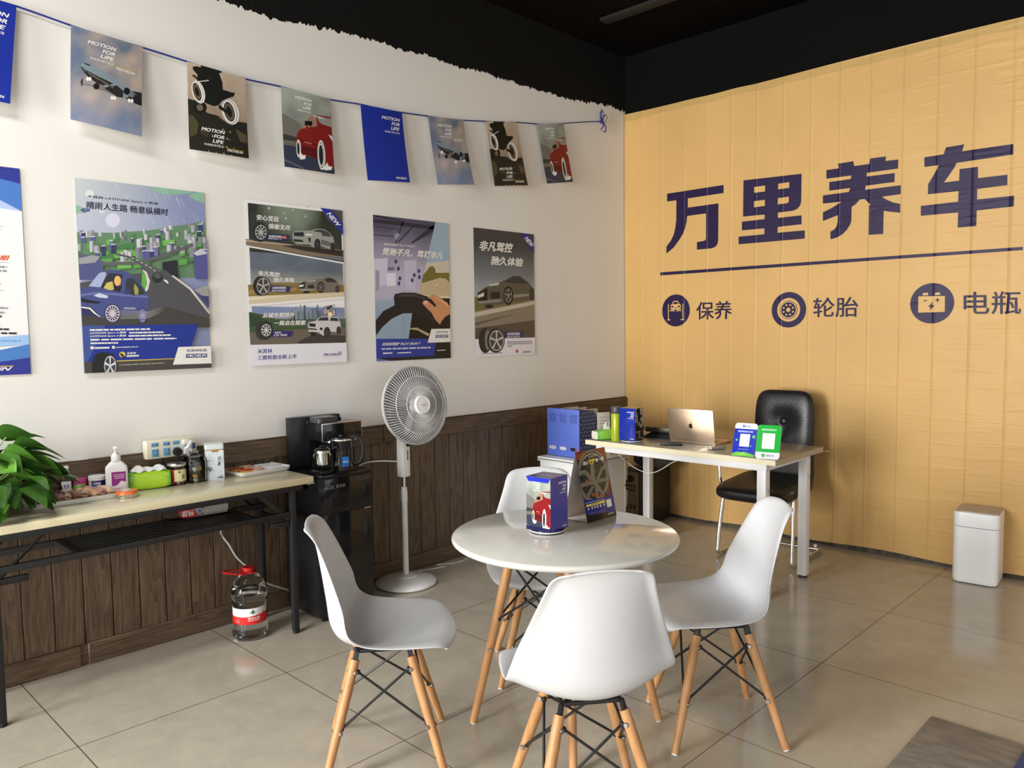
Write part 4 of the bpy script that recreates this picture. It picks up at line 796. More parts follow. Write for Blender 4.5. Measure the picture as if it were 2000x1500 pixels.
    P.fit('米其林竞驰⁴ PILOT SPORT⁴', (125, 1320), (496, 1318), (130, 1290), W_, .03, .2); P.bars((122, 1358), (600, 1352), 14, pc(196, 200, 226), 80); P.bars((135, 1400), (226, 1398), 14, W_, 81, 3); P.bars((275, 1398), (408, 1394), 10, W_, 82, 3)
poster('poster', 'poster of a hand gripping a thick tyre as steering wheel, above the fan', -2.388, -1.829, 1.256, 2.078, art3)
def art4(P):
    P.grad(0, 0, 1, 1, 10, 18, lambda s, t: mix(mix(pc(62, 62, 66), pc(128, 136, 146), (t-.12)*3), pc(176, 182, 184), max(0, (t-.36)*6)*cloud(s, t, 6, 2)))
    P.quad((925, 443), (1042, 460), (1042, 694), (926, 696)).zoom(860, 400, 4.545)
    P.poly([(290, 800), (420, 880), (840, 830), (840, 900), (290, 950)], pc(104, 104, 60)); P.poly([(290, 940), (560, 895), (840, 850), (840, 1200), (290, 1190)], pc(132, 122, 108)); P.poly([(290, 950), (840, 860), (840, 890), (290, 990)], pc(190, 182, 168)); P.poly([(290, 1040), (700, 960), (290, 1070)], pc(100, 92, 80)); P.poly([(290, 1090), (840, 1030), (840, 1200), (290, 1200)], pc(84, 76, 66))
    P.poly([(325, 775), (400, 725), (540, 680), (640, 634), (700, 632), (770, 690), (828, 760), (828, 850), (640, 860), (560, 880), (400, 890), (325, 870)], pc(88, 82, 74)); P.poly([(560, 685), (640, 640), (690, 640), (780, 710), (640, 700)], pc(48, 52, 56)); P.poly([(325, 780), (412, 735), (412, 850), (330, 855)], pc(22, 22, 22)); P.poly([(330, 795), (382, 772), (382, 806), (330, 822)], pc(210, 210, 206)); P.poly([(430, 705), (520, 690), (510, 712), (430, 720)], pc(190, 192, 190)); P.poly([(440, 775), (520, 768), (525, 828), (440, 832)], pc(32, 30, 30)); P.poly([(640, 800), (780, 795), (780, 815), (640, 830)], pc(140, 134, 124)); P.poly([(325, 850), (540, 838), (520, 860), (340, 872)], pc(140, 134, 126))
    wheel(P, 597, 808, 44, 84, pc(22, 22, 24), pc(160, 156, 156)); wheel(P, 802, 800, 20, 52, pc(22, 22, 24), pc(96, 92, 92)); P.poly(circ(425, 898, 36, 16), pc(24, 24, 24))
    P.poly([(290, 1185), (840, 1185), (840, 1370), (290, 1370)], pc(222, 222, 230)); P.poly([(345, 1312), (540, 1308), (530, 1318), (350, 1318)], pc(150, 148, 152))
    P.poly(circ(388, 1200, 58, 112), pc(40, 40, 42)); P.poly(circ(410, 1195, 26, 90), pc(120, 118, 118)); P.poly(circ(482, 1203, 78, 108), pc(34, 34, 36)); wheel(P, 488, 1203, 70, 100, pc(30, 30, 32), pc(190, 188, 190), 5, pc(70, 68, 70), hub=.92, sw=.13)
    P.poly([(560, 1125), (728, 1130), (712, 1182), (556, 1182)], pc(44, 42, 104)); P.fit('米其林竞驰5', (580, 1160), (694, 1160), (582, 1134), W_, .03); P.fit('PILOT SPORT5', (578, 1182), (694, 1182), (580, 1166), W_, .02, .2)
    for i, (y, x) in enumerate(((1224, 800), (1242, 800), (1262, 622))): P.bars((582, y), (x, y), 11, pc(150, 148, 156), 90+i, 4)
    P.poly(circ(667, 1302, 11, 15), pc(176, 60, 52)); P.fit('MICHELIN', (716, 1318), (786, 1317), (718, 1304), pc(40, 44, 90), .03, .25)
    ribbon_new(P, [(705, 258), (770, 268), (835, 370), (835, 450)], (738, 308), (800, 390), (768, 286))
    P.fit('非凡驾控', (340, 402), (634, 432), (350, 312), W_, .045, .1); P.fit('驰久体验', (440, 530), (726, 558), (448, 450), W_, .045, .1)
poster('poster', 'tall dark poster of one grey car and two tyres, last before the corner', -1.62, -1.058, 1.254, 2.072, art4)

# ------------------------------------------------------------------ round table and its four shell chairs
def leg_geo(mb, a, b, ra, rb, n=14):
    a, b = Vector(a), Vector(b); pts = [a, a+(b-a)*.25, a+(b-a)*.7, b]
    mb.tube(pts, [ra*.92, ra, (ra+rb)/2, rb], n, 0)
def bolt(mb, p, d, m=0): p = Vector(p); d = Vector(d).normalized(); mb.cyl(p, p+d*.004, .008, .006, 10, m)
STEEL = mat('bolt_steel', (.42, .41, .39), .35, 1.0)
def dowel_frame(root, top, bot, zt, ra, rb, rod_hi, rod_lo, bracket=True):
    """four splayed beech legs with crossing black rods"""
    T = [Vector((x, y, zt)) for x, y in top]; B = [Vector((x, y, .006)) for x, y in bot]
    for k in range(4):
        mb = MB(); leg_geo(mb, T[k], B[k], ra, rb)
        leg = mb.build('leg', WOODL, root)
        mb = MB(); d = (B[k]-T[k]).normalized(); mb.cyl(B[k]-d*.001, B[k]+d*.0045, rb*.85, rb*.8, 12); mb.build('foot_pad', WHITE_PL, leg)
        out = Vector((T[k].x, T[k].y, 0)).normalized(); side = Vector((-out.y, out.x, 0))
        for f in (.10, .58):
            p = T[k]+(B[k]-T[k])*f; e = ra*1.0+.003; mb = MB()
            mb.tube([p-side*e, p-side*(e-.003), p-side*(e-.004), p+side*(e-.004), p+side*(e-.003), p+side*e], [.0065, .008, .005, .005, .008, .0065], 10); mb.build('bolt', STEEL, leg)
    mb = MB()
    for k in range(4):
        j = (k+1) % 4
        for a, b in ((k, j), (j, k)):
            p = T[a]+(B[a]-T[a])*rod_hi; q = T[b]+(B[b]-T[b])*rod_lo; d = (q-p).normalized()
            mb.tube([p+d*ra*.8, q-d*rb*.8], .0042, 8); mb.ell(q-d*rb*1.2, .0095, 8, 6); mb.ell(p+d*ra*1.2, .0085, 8, 6)
    if bracket:
        for k in range(4):
            t = T[k]; d = (B[k]-T[k]).normalized(); c = Vector((t.x*.9, t.y*.9, t.z+.024))
            mb.tube([t+d*.05, t-d*.012, t-d*.022+Vector((0, 0, .004)), c], [.0125, .0125, .012, .011], 6, flat=.55)
        z = T[0].z+.024
        for k in range(4):
            a, b = T[k], T[(k+1) % 4]; mb.tube([(a.x*.9, a.y*.9, z), (b.x*.9, b.y*.9, z)], .007, 8)
        for k in range(2):
            a, b = T[k], T[k+2]; mb.tube([(a.x*.9, a.y*.9, z), (b.x*.9, b.y*.9, z)], .007, 8)
    mb.build('rod_frame', BLACK_MT, root)

TAB = Vector((1.858, -2.932, 0))
tb = thing('round_table', 'round glossy white table on four splayed beech legs', 'table', TAB, math.radians(44.2))
mb = MB(); mb.lathe([(.0, .672), (.375, .672), (.392, .676), (.402, .683), (.405, .690), (.402, .6965), (.396, .7), (.0, .7)], 96)
mb.build('tabletop', mat('white_lacquer', (.66, .65, .60), .13, coat=.3, noisecol=(3, (.64, .63, .58), 2, (1, 1, 1))), tb, ang=60)
r1, r0 = .337, .185
dowel_frame(tb, [(r0, 0), (0, r0), (-r0, 0), (0, -r0)], [(r1, 0), (0, r1), (-r1, 0), (0, -r1)], .655, .0175, .0135, .08, .42)

ROWS = [  # y forward, z, half width, edge raise, edge forward
 (.232, .412, .158, .0, -.040), (.238, .420, .176, .001, -.036), (.233, .431, .194, .003, -.030), (.19, .440, .214, .010, -.012), (.10, .432, .228, .024, 0), (.02, .420, .233, .041, 0), (-.06, .411, .234, .061, .008),
 (-.115, .416, .234, .076, .026), (-.153, .438, .231, .074, .052), (-.175, .478, .222, .058, .070), (-.182, .535, .210, .034, .074), (-.191, .60, .191, .018, .066), (-.202, .675, .168, .006, .052),
 (-.213, .738, .148, .0, .038), (-.222, .774, .137, -.001, .028), (-.230, .796, .124, -.004, .018), (-.237, .807, .108, -.007, .011), (-.245, .813, .092, -.009, .006)]
def shell_fn(u, v):
    N = len(ROWS)-1; t = v*N; i = min(int(t), N-1); f = t-i
    a, b, c, d = ROWS[max(i-1, 0)], ROWS[i], ROWS[i+1], ROWS[min(i+2, N)]
    q = [.5*((2*b[k])+(c[k]-a[k])*f+(2*a[k]-5*b[k]+4*c[k]-d[k])*f*f+(3*b[k]-a[k]-3*c[k]+d[k])*f**3) for k in range(5)]
    s = 2*u-1; e = abs(s)
    w = e**2.3 if v < .4 else e**2.0
    x = q[2]*s; lip = max(0, (e-.90)/.10)*min(1, v/.14)*min(1, (1-v)/.06+.25)
    # rolled rim: outwards and away from the sitter
    bk = min(1, max(0, (v-.42)/.2))
    x += math.copysign(.006, s)*lip
    return Vector((x, q[0]+q[4]*w - .010*lip*bk, q[1]+q[3]*w - .008*lip*(1-bk)))
def make_chair(label):
    t = thing('shell_chair', label, 'chair', group='white shell chairs round the table')
    mb = MB(); mb.grid(shell_fn, 28, 40)
    sh = mb.build('shell', mat('white_shell', (.60, .61, .63), .36, noisecol=(2, (.585, .595, .615), 2, (1, 1, 1))), t, ang=180)
    m = sh.modifiers.new('thickness', 'SOLIDIFY'); m.thickness = .006; m.offset = 0
    m = sh.modifiers.new('soft', 'SUBSURF'); m.levels = 1; m.render_levels = 1
    dowel_frame(t, [(.092, .088), (-.092, .088), (-.092, -.092), (.092, -.092)], [(.192, .190), (-.192, .190), (-.192, -.190), (.192, -.190)], .368, .0165, .0125, .07, .58)
    return t
def fac(fx, fy): return math.atan2(-fx, fy)
ch = make_chair('white shell chair standing near the black drinks machine, seen from its side'); ch.location = (1.545, -3.50, 0); ch.rotation_euler.z = fac(.62, .785)
dup(ch, (2.257, -2.585, 0), fac(-.68, -.733), 'white shell chair in front of the desk, seat turned to the round table')
dup(ch, (1.49, -2.64, 0), fac(.735, -.68), 'white shell chair behind the round table, half hidden by the tabletop')
dup(ch, (2.264, -3.327, 0), fac(-.80, .60), 'white shell chair showing its back, in front of the round table')

# ------------------------------------------------------------------ printed box and tent card on the table
def gift_box(label, loc, rotz, faces):
    t = thing('display_box', label, 'box', loc, rotz, 'printed display boxes')
    H, S = .192, .106; z0 = .012; h = S/2
    mb = MB(); c = pc(30, 38, 116)
    Fr = [(Vector((-h, -h, 0)), Vector((1, 0, 0)), Vector((0, -1, 0))), (Vector((h, -h, 0)), Vector((0, 1, 0)), Vector((1, 0, 0))), (Vector((h, h, 0)), Vector((-1, 0, 0)), Vector((0, 1, 0))), (Vector((-h, h, 0)), Vector((0, -1, 0)), Vector((-1, 0, 0)))]
    # square above, slightly rounded towards the round foot
    mb.rlathe([(1, z0), (1, z0+.03), (1, z0+H)], h-.0004, h-.0004, .003, 3, 0, c)
    for k, (o, u, n) in enumerate(Fr):
        if faces[k] is None: continue
        fn = sheet(o+Vector((0, 0, z0+H)), u, (0, 0, 1), n, S, H)
        P = Print(mb, fn, step=.00004); faces[k](P)
    fn = sheet((-h, h, z0+H), (1, 0, 0), (0, 1, 0), (0, 0, 1), S, S)
    P = Print(mb, fn, step=.00004); P.grad(0, 0, 1, 1, 1, 1, lambda s, t_: pc(34, 42, 128)); P.txt('MICHELIN', .25, .75, .45, .56, W_, .03, .2)
    mb.build('carton', GLOSS, t)
    mb = MB(); mb.lathe([(.0, 0), (.062, 0), (.0625, .004), (.062, .004)], 40, 0); mb.lathe([(.062, .004), (.0645, .006), (.0645, .009), (.062, .010)], 40, 1); mb.lathe([(.064, .010), (.064, .0135), (.0, .0135)], 40, 0)
    mb.build('turntable_foot', [mat('dark_plastic', (.012, .013, .02), .3), WHITE_PL], t)
    return t
def face_car(P):
    art_car(P); P.poly([(0, 0), (1, 0), (.9, .085), (.1, .085)], pc(34, 48, 170)); P.poly([(0, .93), (1, .93), (1, 1), (0, 1)], pc(24, 28, 70))
gift_box('printed display box with a red car side, on the round table', (1.797, -2.956, .70), math.radians(6.0), [face_car, art_blue, art_moto, art_plane])
gift_box('printed display box with a plain blue side, on the desk beside the thermos', (.915, -1.205, .75), math.radians(8), [art_blue, art_moto, art_car, art_plane])

tc = thing('tent_card', 'folded advertising tent card with a tyre-shaped road picture, on the round table', 'sign', (1.777, -2.682, .70), math.radians(89))
mb = MB(); Hc, Wc, Dp = .262, .175, .058      # leaning faces meet along the top
sl = Vector((0, Dp, Hc)).normalized(); LEN = math.hypot(Dp, Hc)
fn = sheet((-Wc/2, 0, Hc), (1, 0, 0), sl, (0, -sl.z, sl.y), Wc, LEN)
mb.grid(lambda i, j: fn(i, 1-j, 0), 6, 6, 0, pc(30, 26, 26))
P = Print(mb, fn, step=.00004)
P.grad(0, 0, 1, 1, 16, 22, lambda s, t: mix(mix(pc(30, 44, 44), pc(120, 62, 34), cloud(s, t, 6, 12)*2.2-.9), pc(30, 38, 110), (t-.6)*6) if t < .86 else pc(30, 22, 20))
P.quad((1131, 881), (1188, 877), (1204, 1004), (1148, 1021)).zoom(1120, 870, 9.38); GRY = pc(134, 126, 112); GR2 = pc(86, 80, 72)
P.poly([(100, 140), (640, 50), (660, 250), (110, 250)], pc(132, 66, 40))
P.poly(circ(400, 560, 290, 470), GRY); P.poly(circ(400, 560, 268, 440), pc(52, 46, 42)); P.poly(circ(402, 565, 256, 425), pc(150, 142, 128)); P.poly(circ(404, 570, 244, 402), pc(34, 40, 44))
for k in range(22):
    x, y = random.Random(k).uniform(180, 640), random.Random(k+50).uniform(420, 930); P.poly(circ(x, y, 34, 40, n=8), random.Random(k+9).choice([pc(30, 72, 60), pc(150, 80, 40), pc(40, 56, 58), pc(70, 50, 40)]), P.L)
P.L += 1
for p in ([(370, 320), (436, 316), (440, 560), (480, 690), (600, 860), (600, 920), (470, 800), (400, 680), (380, 560)], [(160, 460), (270, 435), (330, 500), (390, 610), (350, 640), (290, 550), (240, 510), (160, 540)], [(180, 680), (380, 640), (680, 585), (690, 640), (400, 705), (190, 755)], [(230, 960), (380, 730), (420, 740), (300, 990)], [(440, 760), (490, 800), (490, 950), (440, 950)], [(470, 600), (560, 410), (640, 380), (650, 430), (590, 460), (510, 620)]):
    P.poly(p, GRY, P.L); P.L += 1
    P.poly([(a*.9+sum(x for x, _ in p)/len(p)*.1, b*.9+sum(y for _, y in p)/len(p)*.1) for a, b in p], pc(112, 105, 94), P.L)
P.fit('MICHELIN', (280, 165), (490, 130), (284, 138), pc(60, 54, 48), .03); P.fit('米其林轮胎', (335, 232), (490, 205), (338, 198), pc(190, 182, 170), .02)
P.fit('用心', (230, 362), (326, 345), (236, 292), W_, .05); P.fit('守护', (335, 345), (452, 322), (338, 256), pc(228, 206, 62), .05); P.fit('每一程', (460, 316), (606, 290), (464, 246), W_, .05)
P.poly([(180, 1000), (745, 925), (800, 1240), (235, 1330)], pc(36, 44, 124)); P.poly([(150, 1260), (800, 1190), (810, 1290), (260, 1440)], pc(32, 24, 24)); P.bars((235, 1060), (590, 985), 22, pc(120, 130, 180), 6, 4)
P.poly([(245, 1082), (600, 990), (604, 1034), (250, 1122)], pc(224, 204, 84)); P.bars((345, 1082), (490, 1044), 12, pc(90, 84, 60), 4)
for x, y in ((292, 1155), (360, 1132), (412, 1118), (460, 1108), (516, 1092), (580, 1075)): P.poly([(x-14, y-20), (x+12, y-24), (x+14, y+16), (x-10, y+24)], pc(206, 208, 190), P.L)
P.L += 1
P.bars((275, 1240), (600, 1180), 12, pc(90, 98, 160), 7); P.bars((275, 1268), (600, 1205), 10, pc(90, 98, 160), 8); P.poly([(618, 990), (700, 966), (716, 1096), (634, 1124)], W_); P.fit('MICHELIN', (640, 1258), (738, 1222), (640, 1234), W_, .03, .2)
mb.build('front_card', GLOSS, tc)
mb = MB(); sl2 = Vector((0, -Dp, Hc)).normalized()
def back(i, j): return Vector((-Wc/2+Wc*i, .0006+Dp*(1-j), Hc*j))
mb.grid(lambda i, j: Vector((-Wc/2+Wc*i, .0004+.0+ (Dp)*(1-j), Hc*j)), 4, 6, 0, (.74, .68, .66, 1))
mb.grid(lambda i, j: Vector((-Wc/2+Wc*i, -Dp+2*Dp*j, .0008)), 2, 2, 0, (.74, .68, .66, 1))
mb.build('back_card', INK, tc)

# ------------------------------------------------------------------ black folding table along the left wall
TX0, TX1, TY0, TY1, TZ = .025, .43, -4.50, -3.075, .75
ft = thing('folding_table', 'long black-framed folding table with a cream top against the left wall', 'table', (.2, -3.75, 0))
O = Vector((.2, -3.75, 0))
def lb(mb, a, b, m=0, bev=.002): mb.box(Vector(a)-O, Vector(b)-O, m, bev)
mb = MB(); lb(mb, (TX0, TY0, TZ-.032), (TX1, TY1, TZ)); mb.build('tabletop', mat('cream_laminate', rgb(214, 206, 176), .22, coat=.15, noisecol=(5, rgb(205, 198, 172), 3, (1, .2, 1))), ft)
mb = MB(); lb(mb, (TX1+.0002, TY0, TZ-.031), (TX1+.0022, TY1, TZ-.001)); mb.build('edge_band', mat('edge_band', rgb(218, 210, 176), .35), ft)
mb = MB()
lb(mb, (.385, TY0+.02, .690), (.415, TY1-.02, .717)); lb(mb, (.045, TY0+.02, .690), (.075, TY1-.02, .717)); lb(mb, (.045, TY1-.05, .690), (.415, TY1-.02, .717)); lb(mb, (.045, TY0+.02, .690), (.415, TY0+.05, .717))
mb.build('apron', BLACK_MT, ft)
mb = MB()
for x in (.367, .10): lb(mb, (x-.013, -4.36, .565), (x+.013, -3.14, .59))
for i in range(5): lb(mb, (.12+.045*i, -4.06, .574), (.145+.045*i, -3.36, .588))
lb(mb, (.10, -4.09, .568), (.367, -4.06, .590)); lb(mb, (.10, -3.36, .568), (.367, -3.33, .590))
mb.build('shelf_rack', BLACK_MT, ft)
for y in (-3.155, -4.358):
    for x in (.367, .06):
        mb = MB(); lb(mb, (x-.014, y-.014, .012), (x+.014, y+.014, .69), 0, .003); lg = mb.build('leg', BLACK_MT, ft)
        mb = MB(); mb.cyl(Vector((x, y, 0))-O, Vector((x, y, .02))-O, .015, .016, 12); mb.build('foot', mat('black_rubber', (.01, .01, .01), .7), lg)
    s = 1 if y < -3.7 else -1
    mb = MB(); lb(mb, (.06, y-.012, .515), (.367, y+.012, .54))
    for x in (.367, .08): mb.tube([Vector((x, y+s*.02, .55))-O, Vector((x, y+s*.17, .69))-O], .011, 6, flat=.5)
    lb(mb, (.355, y, .52), (.372, y+s*.11, .545)); lb(mb, (.06, y, .16), (.08, y+.02, .18)) if False else None
    mb.build('brace', BLACK_MT, ft)
mb = MB(); lb(mb, (.40, TY1-.035, TZ-.036), (.435, TY1+.005, TZ-.032)); mb.build('corner_plate', CHROME2, ft)

# ------------------------------------------------------------------ things standing on it
def at(x, y, z=TZ): p = on_level(x, y, z); return p
# pothos plant
R = random.Random(11)
pt = thing('potted_plant', 'leafy green pothos in a pinkish pot standing on the cream tabletop', 'plant', (.20, -4.33, TZ))
mb = MB(); mb.lathe([(0, 0), (.05, 0), (.056, .02), (.07, .10), (.074, .105), (.074, .112), (.068, .112), (.064, .095), (0, .09)], 28); mb.build('pot', mat('pink_pot', rgb(196, 140, 120), .25, noisecol=(4, rgb(206, 170, 120), 2, (1, 1, .6))), pt)
mb = MB(); ms = MB()
def leaf(mb, base, d, L, w, droop, roll=0.0):
    d = Vector(d).normalized(); side = d.cross(Vector((0, 0, 1))); side = side.normalized() if side.length > 1e-3 else Vector((1, 0, 0)); side = (Matrix.Rotation(roll, 3, d) @ side)
    up = side.cross(d).normalized(); n = 9; vs = []; fs = []
    for i in range(n+1):
        t = i/n; wd = w*(math.sin(PI*min(1, t**.62))**.8)*(1-.35*t) if 0 < t < 1 else 0
        c = base + d*(L*t) + Vector((0, 0, -droop*L*t*t)); c.z = max(c.z, .014)
        vs += [c-side*wd+up*(.14*wd), c-side*wd*.5+up*(-.02*wd), c-up*(.10*wd), c+side*wd*.5+up*(-.02*wd), c+side*wd+up*(.14*wd)]
    for i in range(n):
        for k in range(4): fs.append([i*5+k, i*5+k+1, (i+1)*5+k+1, (i+1)*5+k])
    g = R.random(); c0 = mix(rgb(34, 74, 26), rgb(92, 142, 50), g**1.4)
    mb.add(vs, fs, 0, c0)
for i in range(150):
    a = R.uniform(0, 2*PI); rr = .03+.21*R.random()**.7; zz_ = .07+R.uniform(0, .24)*(1-rr/.36)+R.uniform(-.05, .03)
    c = Vector((math.cos(a)*rr*.8, math.sin(a)*rr, max(.045, zz_)))
    c.x = max(-.13, c.x)
    d = Vector((math.cos(a), math.sin(a), R.uniform(-.55, .15)))
    L = R.uniform(.085, .14)
    if c.x + d.normalized().x*L < -.18: d.x = abs(d.x)*.4
    if c.z < .12 and (d.y > 0 and c.y > .02): continue
    leaf(mb, c, d, L, L*.46, R.uniform(.1, .6), R.uniform(-.5, .5))
    if i % 2 == 0: ms.tube(smooth([Vector((0, 0, .08)), Vector((c.x*.4, c.y*.4, c.z*.8)), c], 4), .0028, 6)
PB = Vector((.20, -4.33, TZ))
for (px_, py_, dx, dy, dz) in ((36, 868, .3, 1, -.05), (72, 868, .2, 1, -.35), (40, 895, .5, .9, -.1), (70, 900, .3, 1, -.45), (30, 925, .5, .8, -.25), (10, 905, .8, .6, -.1), (55, 925, .4, .9, -.6), (15, 945, .7, .4, -.5), (62, 880, .1, 1, -.2), (28, 850, .2, .9, .05), (5, 850, .4, .8, .1), (45, 910, .6, .7, -.35), (20, 880, .7, .7, -.2), (70, 930, .2, .8, -.9), (50, 950, .3, .5, -1.1)):
    p = hit(px_-12, py_, 0, .24)-PB; leaf(mb, p, (dx*.5, dy, dz), .125, .055, .25, R.uniform(-.9, .1))
    ms.tube(smooth([Vector((0, 0, .08)), Vector((p.x*.5, p.y*.5, p.z*.8)), p], 4), .003, 6)
mb.build('foliage', mat('leaf_green', vcol=True, rough=.33), pt, ang=80); ms.build('stems', mat('leaf_stem', rgb(120, 150, 70), .4), pt)

def bottle_thing(name, label, cat, loc, rotz=0.0, group=None): return thing(name, label, cat, loc, rotz, group)
ROTW = math.radians(6)
# purple bottle half hidden by the leaves
t = bottle_thing('bottle', 'small purple bottle half hidden behind the plant leaves', 'bottle', (.02, -4.09, TZ))
mb = MB(); mb.lathe([(0, 0), (.023, 0), (.025, .01), (.025, .075), (.018, .095), (.012, .10), (.012, .11), (0, .11)], 20); mb.build('body', mat('purple_plastic', rgb(118, 42, 108), .3), t)
# spray bottle
t = bottle_thing('spray_bottle', 'small clear spray bottle with white pump beside the plant', 'bottle', (.0+.03, -4.01, TZ))
mb = MB(); mb.lathe([(0, 0), (.022, 0), (.024, .004), (.024, .072), (.018, .082), (.011, .086), (.011, .09)], 24); mb.build('bottle', CLEARPL, t)
mb = MB(); mb.lathe([(.012, .088), (.0135, .09), (.0135, .104), (.010, .107), (.008, .118), (.010, .119), (.010, .128), (0, .129)], 20); mb.box((0, -.006, .118), (.024, .006, .127), 0, .002); mb.build('pump', WHITE_PL, t)
mb = MB(); 
def wrap(mb, r, z0, z1, a0, a1, col, n=12, m=0): mb.grid(lambda i, j: Vector((r*math.cos(a0+(a1-a0)*i), r*math.sin(a0+(a1-a0)*i), z0+(z1-z0)*j)), n, 1, m, col)
FACE = math.atan2(-5.036+3.9, 3.654-.1)   # towards the middle of the room
def lab(mb, r, s0, s1, z0, z1, col, off=0.0): wrap(mb, r+off, z0, z1, FACE+s0, FACE+s1, col)
def ltext(mb, txt, r, s0, s1, z0, z1, col, m=0, off=.0004, face=None):
    f = FACE if face is None else face; vs, fs = glyphs(txt, .02)
    mb.add([Vector(((r+off+l)*math.cos(f+s0+(s1-s0)*x), (r+off+l)*math.sin(f+s0+(s1-s0)*x), z0+(z1-z0)*y)) for x, y, l in vs], fs, m, col, False)
lab(mb, .0243, -.85, .85, .008, .066, pc(200, 204, 210)); lab(mb, .0243, -.85, .85, .008, .026, pc(36, 44, 120), .0003); ltext(mb, '免洗', .0243, -.45, .45, .036, .054, pc(40, 48, 110)); ltext(mb, '消毒', .0243, -.5, .4, .012, .023, W_, off=.0008); mb.build('label', INK, t)
# pink-lidded jar
t = bottle_thing('snack_jar', 'small jar with bright pink lid and green label', 'jar', (.02, -3.955, TZ))
mb = MB(); mb.lathe([(0, 0), (.024, 0), (.026, .003), (.026, .044), (.024, .046), (0, .046)], 28, 0, pc(206, 208, 190)); lab(mb, .0262, -1.5, 1.5, .006, .042, pc(130, 176, 84)); lab(mb, .0262, -.6, .3, .010, .030, pc(218, 200, 170), .0003); lab(mb, .0262, .3, 1.0, .018, .04, pc(64, 140, 52), .0004); mb.build('body', INK, t)
mb = MB(); mb.lathe([(.0275, .046), (.0285, .048), (.0285, .066), (.026, .069), (0, .069)], 28); mb.build('lid', mat('pink_lid', rgb(206, 66, 150), .3), t)
# white-lidded jar with a blue label
t = bottle_thing('snack_jar', 'pale jar with white lid and dark blue label behind the snack tray', 'jar', (.06, -3.90, TZ))
mb = MB(); mb.lathe([(0, 0), (.030, 0), (.032, .003), (.032, .06), (0, .06)], 32, 0, pc(200, 186, 168)); lab(mb, .0322, -.7, 1.5, .004, .034, pc(206, 208, 212)); lab(mb, .0322, -.7, 1.5, .034, .058, pc(32, 44, 120), .0002); ltext(mb, '牙签盒', .0322, -.45, .45, .040, .052, W_, off=.0006); mb.build('body', INK, t)
mb = MB(); mb.lathe([(.033, .058), (.0345, .060), (.0335, .072), (.034, .074), (.031, .077), (0, .076)], 32); mb.build('lid', WHITE_PL, t)
# hand sanitiser with pump
t = bottle_thing('pump_bottle', 'white hand sanitiser pump bottle with a purple label', 'bottle', (.14, -3.847, TZ), math.radians(0))
rz = Matrix.Rotation(FACE+PI/2, 4, 'Z')
mb = MB(); mb.rlathe([(.94, 0), (1, .006), (1, .105), (.96, .117), (.62, .133), (.42, .140), (.40, .145)], .043, .029, .012, 6, 0, None, rz); mb.build('body', mat('white_hdpe', (.78, .78, .79), .3), t)
mb = MB(); mb.lathe([(.0185, .142), (.019, .144), (.019, .162), (.014, .168), (.012, .174), (.005, .176), (.005, .190), (.008, .191), (.0095, .194), (.0095, .203), (0, .204)], 24); mb.box((-.009, -.03, .194), (.009, .006, .203), 0, .003, None, rz); mb.build('pump', WHITE_PL, t)
mb = MB(); fn = sheet(rz @ Vector((-.020, -.0294, .098)), rz.to_3x3() @ Vector((1, 0, 0)), (0, 0, 1), rz.to_3x3() @ Vector((0, -1, 0)), .054, .088)
P = Print(mb, fn, step=.00004); P.grad(0, 0, 1, 1, 1, 1, lambda s, t_: pc(206, 204, 208)); P.poly([(0, 0), (1, 0), (1, .48), (.75, .52), (.5, .58), (.3, .66), (0, .68)], pc(132, 34, 118)); P.poly(circ(.72, .58, .20, .13), pc(214, 212, 214)); 
for k, y in enumerate((.12, .2, .28)): P.bars((.1+.06*k, y+.04), (.9, y+.04), .035, pc(206, 170, 200), k)
P.bars((.15, .82), (.6, .82), .03, pc(160, 90, 150), 5); P.bars((.15, .96), (.9, .96), .05, pc(110, 90, 130), 6); mb.build('label', INK, t)
# orange-topped tin
t = bottle_thing('round_tin', 'low round tin with an orange lid, in front of the pump bottle', 'tin', (.245, -3.846, TZ))
mb = MB(); mb.lathe([(0, 0), (.040, 0), (.042, .002), (.042, .012), (.0425, .013), (.0425, .016), (0, .016)], 36); mb.build('body', mat('tin_metal', (.62, .58, .48), .25, 1.0), t)
mb = MB(); mb.lathe([(.0415, .016), (.0415, .028), (.040, .030), (0, .030)], 36, 0, pc(226, 108, 44)); mb.grid(lambda i, j: Vector((-.03+.06*i, -.018+.036*j, .0304)), 1, 1, 0, pc(220, 204, 190)); mb.build('lid', GLOSS, t)
